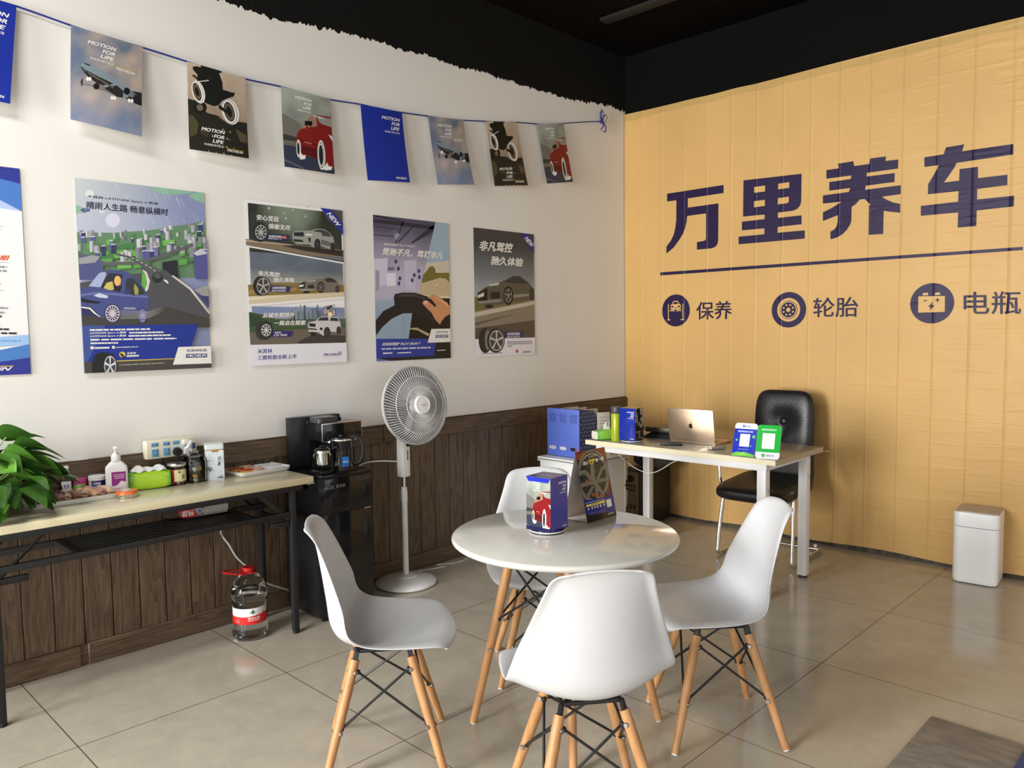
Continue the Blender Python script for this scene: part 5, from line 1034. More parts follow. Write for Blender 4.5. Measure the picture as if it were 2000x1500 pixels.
# soft tissue pack
def tissue(label, loc, rotz, L, W, H, cols, end_white=False):
    t = thing('tissue_pack', label, 'tissues', loc, rotz, 'soft packs of tissues'); mb = MB(); n = 18
    def f(u, v):
        a = 2*PI*v; x = (u-.5)*L; e = abs(2*u-1); k = 1-.10*e**6
        cy, sy = math.cos(a), math.sin(a); pw = lambda c: math.copysign(abs(c)**.42, c)
        y = W/2*pw(cy)*k; z = H/2*(1+pw(sy)*k*(1-.10*e**3)) + .004*noise.noise(Vector((u*7, v*6, L*50)))*(1 if sy > -.3 else 0)
        return Vector((x, y, max(0, z)))
    def col(u, v):
        w = .5+.5*noise.noise(Vector((u*2.6+3, v*3.2, 1.5))); s = abs(2*u-1)
        c = mix(cols[0], cols[1], w)
        return mix(c, cols[2], max(0, (s-.72)*3.6))
    mb.grid(f, 22, 36, 0, col)
    for s in (0, 1):
        vs = [f(s, k/36) for k in range(36)]; mb.add(vs, [list(range(36))[::(1 if s else -1)]], 0, cols[3] if end_white else cols[2])
    mb.build('wrapper', GLOSS, t, ang=60)
    mb = MB(); Hs = H
    if not end_white:
        mb.grid(lambda i, j: Vector(((i-.5)*L*.86, (j-.5)*W*.9*(1+.1*math.sin(i*9)), Hs*.985+.030*math.sin(PI*j)**.7*(.7+.3*math.sin(i*7+1))*(math.sin(PI*i)**.4)+.004*math.sin(i*23+j*5))), 20, 8)
    else:
        mb.grid(lambda i, j: Vector(((i-.5)*.07*(1-.75*j)+.02*j, .012*math.sin(i*3)*(1-j)+.006*math.sin(i*6+j*4), Hs*.97+.052*j)), 8, 8)
    mb.build('tissue', mat('tissue_paper', (.78, .80, .80), .8), t, ang=80)
    return t
tissue('lime green soft tissue pack on the folding table', (.125, -3.71, TZ), FACE+PI/2+.12, .168, .075, .082, (pc(176, 212, 40), pc(150, 204, 50), pc(70, 176, 60), pc(60, 160, 50)))
# nut jar with silver lid
t = bottle_thing('nut_jar', 'round jar of nuts with a silver lid and red and cream label', 'jar', (.128, -3.588, TZ))
mb = MB(); mb.lathe([(0, .001), (.038, .001), (.040, .006), (.040, .076), (.036, .082), (.036, .084)], 36); mb.build('jar', CLEARPL, t)
mb = MB(); R = random.Random(4)
for k in range(90):
    a = R.uniform(0, 2*PI); r = .034*R.random()**.5; mb.ell((r*math.cos(a), r*math.sin(a), .006+.062*k/90), (.006, .005, .006), 7, 5, 0, R.choice([pc(206, 176, 130), pc(224, 204, 170), pc(176, 130, 84)]))
c = mb.build('nuts', INK, t, kind='stuff')
mb = MB(); lab(mb, .0403, -.35, 1.25, .018, .070, pc(222, 212, 170)); lab(mb, .0403, -1.6, -.35, .010, .072, pc(176, 52, 34)); lab(mb, .0403, .1, .3, .056, .064, pc(60, 60, 50), .0004); ltext(mb, '坚果', .0403, .45, .8, .028, .048, pc(70, 66, 50), off=.0006); mb.build('label', INK, t)
mb = MB(); mb.lathe([(.0405, .083), (.042, .085), (.042, .094), (.040, .097), (0, .097)], 36); mb.build('lid', mat('silver_lid', (.62, .62, .64), .3, 1.0), t)
# clear glass jar with tea bags
t = bottle_thing('glass_jar', 'clear glass storage jar holding tagged tea bags', 'jar', (.125, -3.503, TZ))
mb = MB(); mb.rlathe([(.95, 0), (1, .005), (1, .098), (.86, .110), (.80, .113), (.80, .108), (.93, .096), (.93, .008), (.9, .005)], .043, .043, .016, 6); mb.build('jar', GLASS, t)
mb = MB(); mb.lathe([(.030, .112), (.036, .114), (.036, .120), (.020, .124), (.016, .128), (.022, .134), (.022, .140), (0, .142)], 28); mb.build('stopper', GLASS, t)
mb = MB(); R = random.Random(6)
for k in range(7):
    m4 = Matrix.Translation((R.uniform(-.016, .016), R.uniform(-.016, .016), .018+.011*k)) @ Matrix.Rotation(R.uniform(0, 3), 4, 'Z') @ Matrix.Rotation(R.uniform(.2, 1.2), 4, 'X'); mb.box((-.017, -.020, -.004), (.017, .020, .004), 0, .003, pc(92, 86, 78), m4)
for (a, z, c) in ((-.1, .062, pc(222, 222, 222)), (.42, .064, pc(214, 168, 60)), (-.1, .03, pc(220, 180, 90)), (-.05, .012, pc(216, 214, 206))):
    m4 = Matrix.Rotation(FACE+a, 4, 'Z') @ Matrix.Translation((.037, 0, z)) @ Matrix.Rotation(.5, 4, 'X'); mb.box((0, -.009, -.009), (.0012, .009, .009), 0, 0, c, m4)
mb.build('tea_bags', INK, t)
# white tea tin
t = bottle_thing('tea_tin', 'tall white tea tin with gold band and ink painting', 'tin', (.128, -3.412, TZ), FACE+PI/2-.05)
mb = MB(); mb.rlathe([(1, 0), (1, .138)], .041, .041, .008, 5, 0, pc(208, 214, 224)); mb.build('body', GLOSS, t)
P0 = MB(); fn = sheet((-.038, -.0413, .136), (1, 0, 0), (0, 0, 1), (0, -1, 0), .076, .134); P = Print(P0, fn, step=.00004)
P.grad(0, 0, 1, 1, 8, 12, lambda s, t_: mix(pc(206, 214, 222), pc(180, 194, 206), max(0, cloud(s, t_, 5, 2)*1.2-.4)))
for k in range(26):
    R = random.Random(k+30); x, y = R.gauss(.22, .09), R.gauss(.62, .06); P.poly(circ(x, y, .05, .022, n=8, rot=R.uniform(0, 3)), R.choice([pc(120, 150, 146), pc(90, 124, 124), pc(150, 172, 170)]), P.L)
for k in range(20):
    R = random.Random(k+80); x, y = R.gauss(.82, .1), R.gauss(.92, .03); P.poly(circ(x, y, .05, .012, n=8, rot=R.uniform(-.5, .5)), R.choice([pc(110, 130, 146), pc(80, 96, 112)]), P.L+1)
P.L += 3
P.poly([(.05, .33), (.3, .32), (.28, .34), (.06, .36)], pc(120, 150, 170)); P.txt('白', .66, .84, .20, .35, pc(40, 44, 52), .03, .15); P.txt('茶', .64, .84, .38, .54, pc(40, 44, 52), .03, .15); P.bars((.92, .44), (.93, .44), .2, pc(90, 96, 104), 2, 1); P.poly(circ(.22, .22, .06, .04), pc(190, 196, 190)); P0.build('ink_painting', INK, t)
mb = MB(); mb.rlathe([(1.005, .1385), (1.005, .142)], .041, .041, .008, 5, 1); mb.rlathe([(1.01, .142), (1.01, .162), (.97, .166)], .041, .041, .008, 5, 0); mb.box((-.012, -.0422, .130), (.016, -.0413, .142), 1); mb.build('lid', [mat('tin_white', rgb(206, 212, 214), .3), mat('gold_band', rgb(176, 140, 70), .35, .6)], t)
# trays
def tray(label, loc, rotz, L, W, H=.02):
    mb = MB()
    mb.rlathe([(.93, 0), (.97, .004), (1.0, H), (.975, H), (.945, .006), (.91, .004)], L/2, W/2, .02, 5)
    return mb.build('tray', WHITE_PL, None, loc, rotz, label, 'tray', 'white serving trays', ang=50)
tray('white tray piled with wrapped biscuits in front of the jars', (.135, -4.022, TZ), math.radians(88), .335, .19)
R = random.Random(21)
def packet(name, label, group, loc, rz, sx, sy, sz, cols, tilt=0, printed=True):
    mb = MB()
    def f(u, v):
        a = 2*PI*v; e = abs(2*u-1); k = (1-e**5)*.9+.1
        return Vector(((u-.5)*sx, sy/2*math.cos(a)*(.86+.14*e**2), sz/2*math.sin(a)*k+.0012*math.sin(u*40)*(e > .8)))
    mb.grid(f, 14, 12, 0, (lambda u, v: mix(cols[0], cols[1], .5+.5*noise.noise(Vector((u*3+sx*99, v*2.5, loc[1]*30))))) if len(cols) > 1 else cols[0])
    o = mb.build(name, GLOSS, None, None, 0, label, 'snack', group, ang=60); o.location = loc; o.rotation_euler = (tilt, R.uniform(-.12, .12), rz); return o
P3 = [(pc(206, 176, 150), pc(150, 84, 66)), (pc(214, 190, 150), pc(176, 120, 80)), (pc(200, 170, 160), pc(140, 74, 70)), (pc(216, 200, 170), pc(186, 140, 96)), (pc(196, 150, 130), pc(150, 96, 80))]
for k in range(9):
    y = -4.150+.0315*k
    packet('wrapped_biscuit', 'wrapped biscuit standing in the row on the tray of biscuits', 'biscuits on the biscuit tray', (.165, y, TZ+.026), .12+R.uniform(-.25, .25), .088, .032, .036, P3[k % 5], R.uniform(-.3, .3))
for k in range(7):
    packet('wrapped_biscuit', 'wrapped biscuit standing in the row on the tray of biscuits', 'biscuits on the biscuit tray', (.085, -4.13+.038*k, TZ+.024), R.uniform(-.4, .4), .075, .034, .032, P3[(k+2) % 5], R.uniform(-.4, .4))
tray('white tray of red and white sachets beside the tea tin', (.105, -3.190, TZ), math.radians(94), .275, .185)
for k in range(5):
    packet('snack_sachet', 'red and yellow chilli snack sachet on the sachet tray', 'red sachets on the sachet tray', (.175-.034*k, -3.278+.008*(k % 2), TZ+.016+.003*(k % 2)), PI/2+R.uniform(-.25, .25), .085, .036, .014, (pc(176, 40, 30), pc(190, 60, 40)) if k % 2 else (pc(160, 30, 26), pc(206, 190, 60)))
for k in range(4):
    packet('snack_sachet', 'cream snack sachet in the middle of the sachet tray', 'cream sachets on the sachet tray', (.16-.04*k, -3.215, TZ+.017+.003*(k % 2)), PI/2+R.uniform(-.4, .4), .075, .036, .014, (pc(214, 200, 176), pc(150, 60, 50)))
for k in range(6):
    packet('sugar_stick', 'slim white paper stick at the end of the sachet tray', 'paper sticks on the sachet tray', (.175-.026*k, -3.125+.006*(k % 2), TZ+.014+.004*(k % 2)), PI/2+R.uniform(-.12, .12), .115, .020, .010, (pc(216, 216, 214), pc(206, 206, 208)))

# ------------------------------------------------------------------ power strip on the wall with its plugs
SY0, SY1, SZ0, SZ1 = -3.69, -3.460, .864, .948
t = thing('power_strip', 'cream power strip with blue sockets fixed to the wall above the table', 'power strip', (0.0, (SY0+SY1)/2, (SZ0+SZ1)/2)); c0 = Vector((0, (SY0+SY1)/2, (SZ0+SZ1)/2)); c0 = Vector((0, (SY0+SY1)/2, (SZ0+SZ1)/2))
mb = MB(); mb.box(Vector((.014, SY0, SZ0))-c0, Vector((.058, SY1, SZ1))-c0, 0, .006, seg=3); mb.build('housing', mat('cream_plastic', rgb(222, 218, 196), .35), t)
for k, yy in enumerate((-3.652, -3.600, -3.556, -3.512)):
    for big in (0, 1):
        mb = MB(); z1, z0 = ((.938, .920), (.910, .874))[big]
        mb.box(Vector((.0575, yy-.016, z0))-c0, Vector((.0592, yy+.016, z1))-c0, 0, .001)
        for dy in (-.008, .008): mb.box(Vector((.0588, yy+dy-.002, z0+(.024 if big else .006)))-c0, Vector((.0596, yy+dy+.002, z0+(.030 if big else .012)))-c0, 1)
        if big:
            for dy, a in ((-.007, .5), (.007, -.5)):
                m4 = Matrix.Translation(Vector((.0588, yy+dy, z0+.012))-c0) @ Matrix.Rotation(a, 4, 'X'); mb.box((0, -.0012, -.004), (.0008, .0012, .004), 1, 0, None, m4)
        mb.build('socket', [mat('socket_blue', rgb(112, 164, 206), .35), mat('dark_slot', (.02, .02, .05), .6)], t)
mb = MB(); mb.box(Vector((.0575, -3.482, .892))-c0, Vector((.0605, -3.468, .920))-c0, 0, .001); mb.build('switch', mat('switch_blue', rgb(52, 66, 130), .3), t)
mb = MB(); mb.box(Vector((0, SY0+.03, SZ0+.03))-c0, Vector((.014, SY1-.03, SZ1-.03))-c0); mb.build('wall_mount', mat('cream_plastic'), t)
t = thing('plug', 'round black plug in the power strip, cord hanging down', 'plug', (.0596, -3.556, .888)); mb = MB()
mb.cyl((0, 0, 0), (.022, 0, 0), .019, .017, 20); mb.tube([(.014, 0, -.016), (.014, .001, -.04)], [.006, .004], 8); mb.build('body', mat('black_rubber'), t); mb = MB(); mb.tube(smooth([(.014, .001, -.04), (.004, .004, -.09), (-.030, .01, -.13), (-.049, .02, -.2)]), .003, 6); mb.build('cord', mat('black_rubber'), t)
t = thing('plug', 'round white plug in the power strip beside the black plug', 'plug', (.0596, -3.512, .888)); mb = MB()
mb.cyl((0, 0, 0), (.026, 0, 0), .019, .016, 20); mb.tube([(.016, 0, -.014), (.018, .008, -.045)], [.008, .005], 8); mb.build('body', mat('white_rubber', (.68, .68, .67), .5), t); mb = MB(); mb.tube(smooth([(.018, .008, -.045), (.002, .013, -.09), (-.040, .02, -.13), (-.049, .03, -.2)]), .004, 6); mb.build('cord', mat('white_rubber'), t)
t = thing('charger', 'flat white charger plugged above the round white plug', 'charger', (.0596, -3.514, .929)); mb = MB(); mb.box((0, -.018, -.010), (.02, .014, .012), 0, .003)
m4 = Matrix.Translation((.02, .01, -.012)) @ Matrix.Rotation(math.radians(-32), 4, 'X'); mb.box((-.012, -.006, -.05), (.004, .006, .02), 0, .003, None, m4); mb.build('body', WHITE_PL, t); mb = MB()
for y in (-.011, .007): mb.box((-.0, y-.001, -.004), (.001, y+.001, .004))
mb.build('prong', CHROME2, t)
mb = MB(); pts = [(.006, -4.45, .899), (.005, -4.1, .897), (.006, -3.95, .893), (.005, -3.8, .876), (.006, -3.70, .860), (.02, -3.66, .852), (.012, -3.60, .850), (.006, -3.5, .858), (.012, -3.42, .87)]
mb.tube(smooth(pts, 5), .0038, 6); MB_c = mb.build('cable', mat('white_rubber'), label='white cable clipped along the wall above the dark panelling', cat='cable')

# ------------------------------------------------------------------ under the table
t = thing('cup_pack', 'clear bag of stacked paper cups lying on the table shelf', 'cups', (.165, -3.47, .590)); 
mb = MB(); R = random.Random(2); nC = 15
AX = Matrix.Translation((0, 0, .038)) @ Matrix.Rotation(math.radians(-4), 4, 'Z') @ Matrix.Rotation(math.radians(-90), 4, 'X')
for k in range(nC):
    z = -.085+.0112*k; mb.lathe([(.0305, z), (.0335, z+.008), (.0350, z+.009), (.0350, z+.011), (.033, z+.0114)], 24, 0, None, AX)
mb.lathe([(0, -.12), (.026, -.12), (.031, -.085)], 24, 0, None, AX); mb.build('cups', mat('paper_cup', (.74, .71, .66), .7), t)
mb = MB(); mb.lathe([(.004, -.235), (.018, -.20), (.030, -.16), (.0355, -.13), (.0365, -.08), (.0375, .04), (.038, .095), (.03, .105), (.0, .107)], 24, 0, None, AX); mb.build('bag', FILM, t)
mb = MB(); AXi = AX
def on_bag(a, z, r=.0385): return AX @ Vector((r*math.cos(a), r*math.sin(a), z))
a0 = 0.15
mb.grid(lambda i, j: on_bag(a0+1.3*(j-.5)*(1-.3*abs(2*i-1)), -.145+.07*i+.02*j), 8, 8, 0, pc(196, 40, 40)); vs, fs = glyphs('纸杯', .04); mb.add([on_bag(a0-.4+.75*y, -.128+.055*x, .0392+l) for x, y, l in vs], fs, 0, W_, False)
for a, z, c in ((.75, -.05, pc(110, 70, 110)), (.3, -.045, pc(70, 100, 170)), (-.1, -.055, pc(60, 90, 170)), (-.4, -.04, pc(70, 90, 160)), (.1, -.02, pc(190, 196, 206))): mb.grid(lambda i, j: on_bag(a+.2*j, z+.012*i), 2, 2, 0, c)
mb.build('bag_print', INK, t)
mb = MB(); p = [on_left(x, y, .03) for x, y in ((420, 1020), (432, 1035), (448, 1065), (462, 1088), (480, 1105), (505, 1130), (530, 1142), (560, 1151), (590, 1162))]; p[0].z = p[0].z; 
p = [Vector((.30, p[0].y+.02, .585))] + p[1:]
mb.tube(smooth(p, 5), .0048, 8); mb.build('cable', mat('grey_cable', (.55, .54, .52), .5), label='pale grey cable hanging under the folding table down behind the water bottle', cat='cable')
# five litre water bottle (all shapes below in bottle units, scaled 1.08)
t = thing('water_bottle', 'large clear water bottle with red cap and handle on the floor', 'bottle', (.243, -3.322, 0))
prof = [(0, .004), (.05, .0), (.064, .004), (.0705, .018), (.0715, .045), (.069, .062), (.0665, .072), (.0665, .148), (.0685, .156), (.0690, .166), (.0655, .172), (.0690, .178), (.0710, .19), (.0715, .212), (.069, .226), (.060, .246), (.046, .268), (.034, .282), (.027, .288), (.026, .296)]
mb = MB(); mb.lathe(prof, 48); mb.build('body', PET, t, ang=60)
mb = MB(); mb.lathe([(0, .008), (.05, .005), (.063, .009), (.069, .02), (.0695, .045), (.065, .072), (.065, .148), (.067, .160), (.066, .176), (.0685, .19), (.0690, .2), (0, .2)], 48); mb.build('water', mat('water', (.98, .995, 1.0), .0, trans=1.0, ior=1.33), t, ang=60)
mb = MB(); BF = math.atan2(-5.036+3.3, 3.654-.26); n = 40; rr = .0672
def blab(col, z0f, z1f, a0=-2.6, a1=2.6, off=0.0): mb.grid(lambda i, j: Vector(((rr+off)*math.cos(BF+a0+(a1-a0)*i), (rr+off)*math.sin(BF+a0+(a1-a0)*i), (z0f(i) if callable(z0f) else z0f)*(1-j)+(z1f(i) if callable(z1f) else z1f)*j)), n, 1, 0, col)
blab(pc(216, 216, 218), .110, .146); wv = lambda i: .110+.008*max(0, math.sin((i-.5)*5+.2)); blab(pc(196, 34, 32), .076, wv, off=.0003)
def btxt(s_, a0, a1, z0, z1, col, b=.03):
    vs, fs = glyphs(s_, b); mb.add([Vector(((rr+.0007+l)*math.cos(BF+a0+(a1-a0)*x), (rr+.0007+l)*math.sin(BF+a0+(a1-a0)*x), z0+(z1-z0)*y)) for x, y, l in vs], fs, 0, col, False)
btxt('农夫山泉', -.12, .62, .098, .109, W_); btxt('NONGFU SPRING', -.12, .60, .091, .0955, W_, .02); btxt('5L', .86, 1.02, .115, .125, pc(60, 60, 60), .02)
def bpol(pts, col, off): mb.add([Vector(((rr+off)*math.cos(BF+a), (rr+off)*math.sin(BF+a), z)) for a, z in pts], [list(range(len(pts)))], 0, col, False)
bpol([(.02, .126), (.36, .126), (.28, .131), (.19, .141), (.10, .131)], pc(26, 96, 66), .0008); bpol([(.10, .122), (.28, .122), (.22, .126), (.15, .126)], pc(60, 80, 70), .0008); bpol([(-.06, .124), (.02, .127), (.08, .134), (-.04, .130)], pc(170, 216, 196), .0007); bpol([(.30, .134), (.42, .130), (.46, .124), (.38, .126)], pc(170, 216, 196), .0007)
for k in range(5): bpol([(-.95+.02*k, .100-.004*k), (-.62-.03*(k % 3), .100-.004*k), (-.62-.03*(k % 3), .102-.004*k), (-.95+.02*k, .102-.004*k)], pc(226, 130, 130), .0008)
mb.build('label', INK, t)
mb = MB(); mb.lathe([(.0265, .286), (.032, .287), (.032, .293), (.0245, .294), (.0245, .311), (.022, .313), (0, .313)], 28); RED = mat('red_plastic', rgb(186, 28, 30), .35); mb.build('cap', RED, t)
mb = MB(); h0 = Matrix.Rotation(BF-1.35, 4, 'Z'); mb.tube(smooth([h0 @ Vector(q) for q in ((.012, .030, .290), (.05, .032, .296), (.09, .018, .304), (.10, 0, .307), (.09, -.018, .304), (.05, -.032, .296), (.012, -.030, .290))], 5), .0035, 8, flat=1.3); mb.build('handle', RED, t)

wb = next(o for o in bpy.data.objects if o.name == 'water_bottle')
for o in wb.children:
    for v in o.data.vertices: v.co = (v.co.x*1.13, v.co.y*1.13, v.co.z*1.07)

# ------------------------------------------------------------------ black tea machine beside the table
MX0, MX1, MY0, MY1, MZ = .045, .36, -3.006, -2.695, .728
GB = mat('gloss_black', (.008, .008, .010), .08, spec=.5); SB = mat('satin_black', (.010, .010, .012), .35)
t = thing('drinks_machine', 'tall black drinks machine with back panel and spout, between table and fan', 'drinks machine', ((MX0+MX1)/2, (MY0+MY1)/2, 0)); O = Vector(((MX0+MX1)/2, (MY0+MY1)/2, 0))
mb = MB(); lb(mb, (MX0, MY0, .02), (MX1-.008, MY1, MZ-.018), 0, .004); mb.build('body', SB, t)
mb = MB(); lb(mb, (MX0, MY0-.002, MZ-.018), (MX1+.004, MY1+.002, MZ), 0, .004); mb.build('top_plate', GB, t)
mb = MB(); lb(mb, (MX1-.008, MY0+.002, .535), (MX1, MY1-.002, .706), 0, .002); 
vs, fs = glyphs('AUX', .03); q = lambda y0, z0, w, h, vs: [Vector((MX1+.0006+l, y0+w*x, z0+h*y_))-O for x, y_, l in vs]
mb.add(q(-2.975, .655, .058, .020, vs), fs, 1, None, False); vs, fs = glyphs('奥克斯', .02); mb.add(q(-2.908, .657, .056, .017, vs), fs, 1, None, False)
mb.build('upper_panel', [GB, mat('grey_print', (.18, .18, .17), .5)], t)
mb = MB(); lb(mb, (MX1-.008, MY0+.002, .05), (MX1, MY1-.002, .531), 0, .002); d = mb.build('door', GB, t)
mb = MB(); lb(mb, (MX1-.002, MY1-.05, .528), (MX1+.004, MY1-.01, .534), 0, .001); mb.build('handle', CHROME2, d)
for x, y in ((MX0+.03, MY0+.03), (MX0+.03, MY1-.03), (MX1-.03, MY0+.03), (MX1-.03, MY1-.03)):
    mb = MB(); mb.cyl(Vector((x, y, 0))-O, Vector((x, y, .022))-O, .015, .018, 12); mb.build('foot', SB, t)
mb = MB(); lb(mb, (MX0, MY0+.012, MZ), (MX0+.05, MY1-.002, .992), 0, .006); mb.build('back_panel', SB, t)
mb = MB(); lb(mb, (MX0+.0495, MY0+.10, MZ), (MX0+.066, MY1-.006, .975), 0, .003); mb.build('front_plate', GB, t)
mb = MB(); lb(mb, (MX0+.05, MY0+.10, .875), (MX0+.20, MY0+.335, .965), 0, .010)
hd = mb.build('spout_head', GB, t)
mb = MB(); lb(mb, (MX0+.198, MY0+.098, .873), (MX0+.203, MY0+.337, .967), 0, .002); mb.build('trim_ring', CHROME2, hd)
mb = MB(); lb(mb, (MX0+.2035, MY0+.103, .879), (MX0+.2065, MY0+.332, .962), 0, .001); mb.build('display', GB, hd)
for y in (MY0+.13, MY0+.29): mb = MB(); lb(mb, (MX0+.16, y, .866), (MX0+.2, y+.022, .878), 0, .003); mb.build('nozzle', CHROME2, hd)
mb = MB(); mb.rlathe([(1, 0), (1, .022), (.9, .028), (0.2, .028)], .05, .06, .02, 5, 0, None, Matrix.Translation(Vector((MX0+.115, MY0+.165, .965))-O)); mb.build('water_cap', mat('dark_grey', (.05, .05, .052), .25), hd)
# glass tea pot
tp = thing('teapot', 'small glass teapot with metal strainer and black handle on the drinks machine', 'teapot', (.295, -2.94, MZ))
mb = MB(); mb.lathe([(0, .024), (.046, .024), (.054, .032), (.054, .075), (.050, .092), (.040, .102)], 32); mb.build('jug', GLASS, tp)
mb = MB(); mb.lathe([(0, 0), (.054, 0), (.058, .006), (.058, .018), (.052, .024), (0, .024)], 32); mb.build('warming_base', GB, tp)
mb = MB(); mb.lathe([(0, .045), (.030, .045), (.030, .103), (.042, .104), (.042, .118), (.040, .119)], 32); mb.build('strainer', CHROME, tp)
mb = MB(); mb.lathe([(.043, .117), (.044, .120), (.036, .128), (.014, .131), (.012, .138), (0, .139)], 28); mb.build('lid', GB, tp)
mb = MB(); mb.tube(smooth([(.02, .042, .115), (.022, .062, .122), (.026, .078, .105), (.028, .080, .06), (.026, .076, .035)], 5), .009, 8, flat=.7); mb.build('handle', SB, tp)
# kettle
kt = thing('kettle', 'black electric kettle with a blue sticker on the drinks machine', 'kettle', (.272, -2.815, MZ))
mb = MB(); mb.lathe([(0, .012), (.060, .012), (.061, .02), (.058, .10), (.056, .150), (.057, .152)], 40); mb.build('body', mat('kettle_black', (.006, .006, .008), .07, coat=.5), kt)
mb = MB(); mb.lathe([(0, 0), (.062, 0), (.063, .005), (.062, .012), (0, .012)], 36); mb.build('base', SB, kt)
mb = MB(); mb.lathe([(.0572, .150), (.0585, .153), (.0572, .158), (.05, .162)], 40); mb.build('rim', CHROME, kt)
mb = MB(); mb.lathe([(.052, .157), (.05, .166), (.03, .170), (.012, .171), (.010, .178), (0, .179)], 32); mb.build('lid', SB, kt)
mb = MB(); hx = Matrix.Rotation(math.radians(55), 4, 'Z')
mb.tube(smooth([hx @ Vector(q) for q in ((.04, 0, .165), (.075, 0, .168), (.10, 0, .155), (.112, 0, .11), (.108, 0, .06), (.085, 0, .03), (.058, 0, .03))], 5), .010, 10, flat=1.25); mb.build('handle', SB, kt)
mb = MB(); mb.tube([hx @ Vector((-.05, 0, .142)), hx @ Vector((-.074, 0, .156))], [.018, .009], 10); mb.build('spout', CHROME, kt)
mb = MB(); kf = math.atan2(-5.036+2.8, 3.654-.27)
mb.grid(lambda i, j: Vector((.0612*math.cos(kf+.05+.62*i), .0612*math.sin(kf+.05+.62*i), .022+.050*j)), 8, 1, 0, pc(40, 112, 190)); mb.grid(lambda i, j: Vector((.0614*math.cos(kf+.1+.5*i), .0614*math.sin(kf+.1+.5*i), .046+.003*j)), 8, 1, 0, W_); mb.grid(lambda i, j: Vector((.0614*math.cos(kf+.1+.5*i), .0614*math.sin(kf+.1+.5*i), .024+.01*j)), 8, 1, 0, pc(60, 80, 160)); mb.build('sticker', GLOSS, kt)

# ------------------------------------------------------------------ pedestal fan
fn_ = thing('pedestal_fan', 'white pedestal fan with round wire cage standing by the dark panelling', 'fan', (.182, -2.349, 0))
FW_M = mat('fan_white', (.80, .81, .82), .35); FG = mat('fan_grey', (.42, .42, .43), .4)
mb = MB(); mb.lathe([(0, .004), (.166, .004), (.170, .008), (.170, .017), (.163, .024), (.11, .036), (.062, .046), (.060, .050), (.040, .058), (0, .058)], 64); mb.build('base', FW_M, fn_)
mb = MB(); mb.lathe([(.0165, .055), (.0165, .47), (.0185, .472), (.0185, .52), (.0155, .552), (.0125, .555), (0, .555)], 24); mb.build('lower_pole', FW_M, fn_)
mb = MB(); mb.cyl((0, 0, .5), (0, 0, .66), .0085, None, 16); mb.build('upper_pole', CHROME, fn_)
mb = MB(); mb.rlathe([(.93, .615), (1, .625), (1, .88), (.8, .93), (.6, .99)], .030, .033, .02, 6); hs = mb.build('control_housing', FW_M, fn_)
mb = MB(); mb.cyl((.028, .010, .795), (.034, .010, .795), .013, .012, 20); mb.build('dial', SB, hs)
mb = MB(); mb.box((.0298, .0035, .71), (.0306, .0095, .765)); mb.build('markings', SB, hs)
for k in range(5): mb = MB(); mb.box((.0298, .014, .712+.011*k), (.0316, .020, .717+.011*k), 0, .001); mb.build('button', FG, hs)
TILT = math.radians(7); HC = Vector((.115, .0, 1.02)); M4 = Matrix.Translation(HC) @ Matrix.Rotation(math.radians(-2), 4, 'Z') @ Matrix.Rotation(PI/2-TILT, 4, 'Y')   # local z = blowing direction
RC = .212
mb = MB(); mb.lathe([(0, -.17), (.035, -.168), (.05, -.15), (.053, -.09), (.046, -.06), (0, -.058)], 32, 0, None, M4); mb.build('motor', FW_M, fn_)
mb = MB(); nW = 80
def wire(front, k):
    a = 2*PI*k/nW; pts = []
    prof = [(.048, .062), (.10, .058), (.15, .046), (.19, .024), (RC, .002)] if front else [(.055, -.075), (.11, -.072), (.16, -.060), (.195, -.035), (RC, -.004)]
    sw = .55 if front else -.3
    for (r, z) in prof:
        b = a + sw*(1-(r/RC))**1.2; pts.append(M4 @ Vector((r*math.cos(b), r*math.sin(b), z)))
    return smooth(pts, 3)
for k in range(nW): mb.tube(wire(True, k), .00115, 4, caps=False)
for r, z in ((.098, .0585), (.157, .0435)): mb.tube([M4 @ Vector((r*math.cos(2*PI*i/64), r*math.sin(2*PI*i/64), z)) for i in range(64)], .0016, 5, closed=True)
cg = mb.build('front_grille', FW_M, fn_, ang=180)
mb = MB()
for k in range(nW): mb.tube(wire(False, k), .00115, 4, caps=False)
for r, z in ((.11, -.071), (.17, -.055)): mb.tube([M4 @ Vector((r*math.cos(2*PI*i/64), r*math.sin(2*PI*i/64), z)) for i in range(64)], .0016, 5, closed=True)
mb.build('rear_grille', FW_M, fn_, ang=180)
mb = MB(); mb.lathe([(RC-.003, -.010), (RC+.003, -.009), (RC+.004, 0), (RC+.003, .008), (RC-.003, .009), (RC-.003, -.010)], 72, 0, None, M4); mb.build('rim', FG, fn_)
mb = MB(); mb.lathe([(.05, .056), (.052, .062), (.050, .070), (.044, .073), (.042, .0715), (0, .074)], 40, 0, None, M4); vs, fs = glyphs('Haier', .03); mb.add([M4 @ (Matrix.Rotation(PI/2, 4, 'Z') @ Vector((-.017+.034*x, -.006+.011*y, .0746+l))) for x, y, l in vs], fs, 1, None, False); mb.build('hub_badge', [FW_M, FG], fn_)
BLD = mat('smoked_blade', (.30, .29, .28), .22, trans=.25, spec=.5)
for k in range(5):
    mb = MB(); a0 = 2*PI*k/5+.32
    def bf(u, v, a0=a0):
        r = .03+.148*v; wd = (.22+.50*math.sin(PI*min(1, v*.94+.05))**.8)*(1-.30*v**6); a = a0+(u-.5)*wd*1.55*(.11/(r+.045))+.45*v
        if v > .8: r = .03+.148*(.8+(v-.8)*(1-.45*abs(2*u-1)**2))
        return M4 @ Vector((r*math.cos(a), r*math.sin(a), -.012+.034*(u-.5)*(1-.3*v)))
    mb.grid(bf, 10, 12); b_ = mb.build('blade', BLD, fn_, ang=180); m = b_.modifiers.new('thickness', 'SOLIDIFY'); m.thickness = .0016
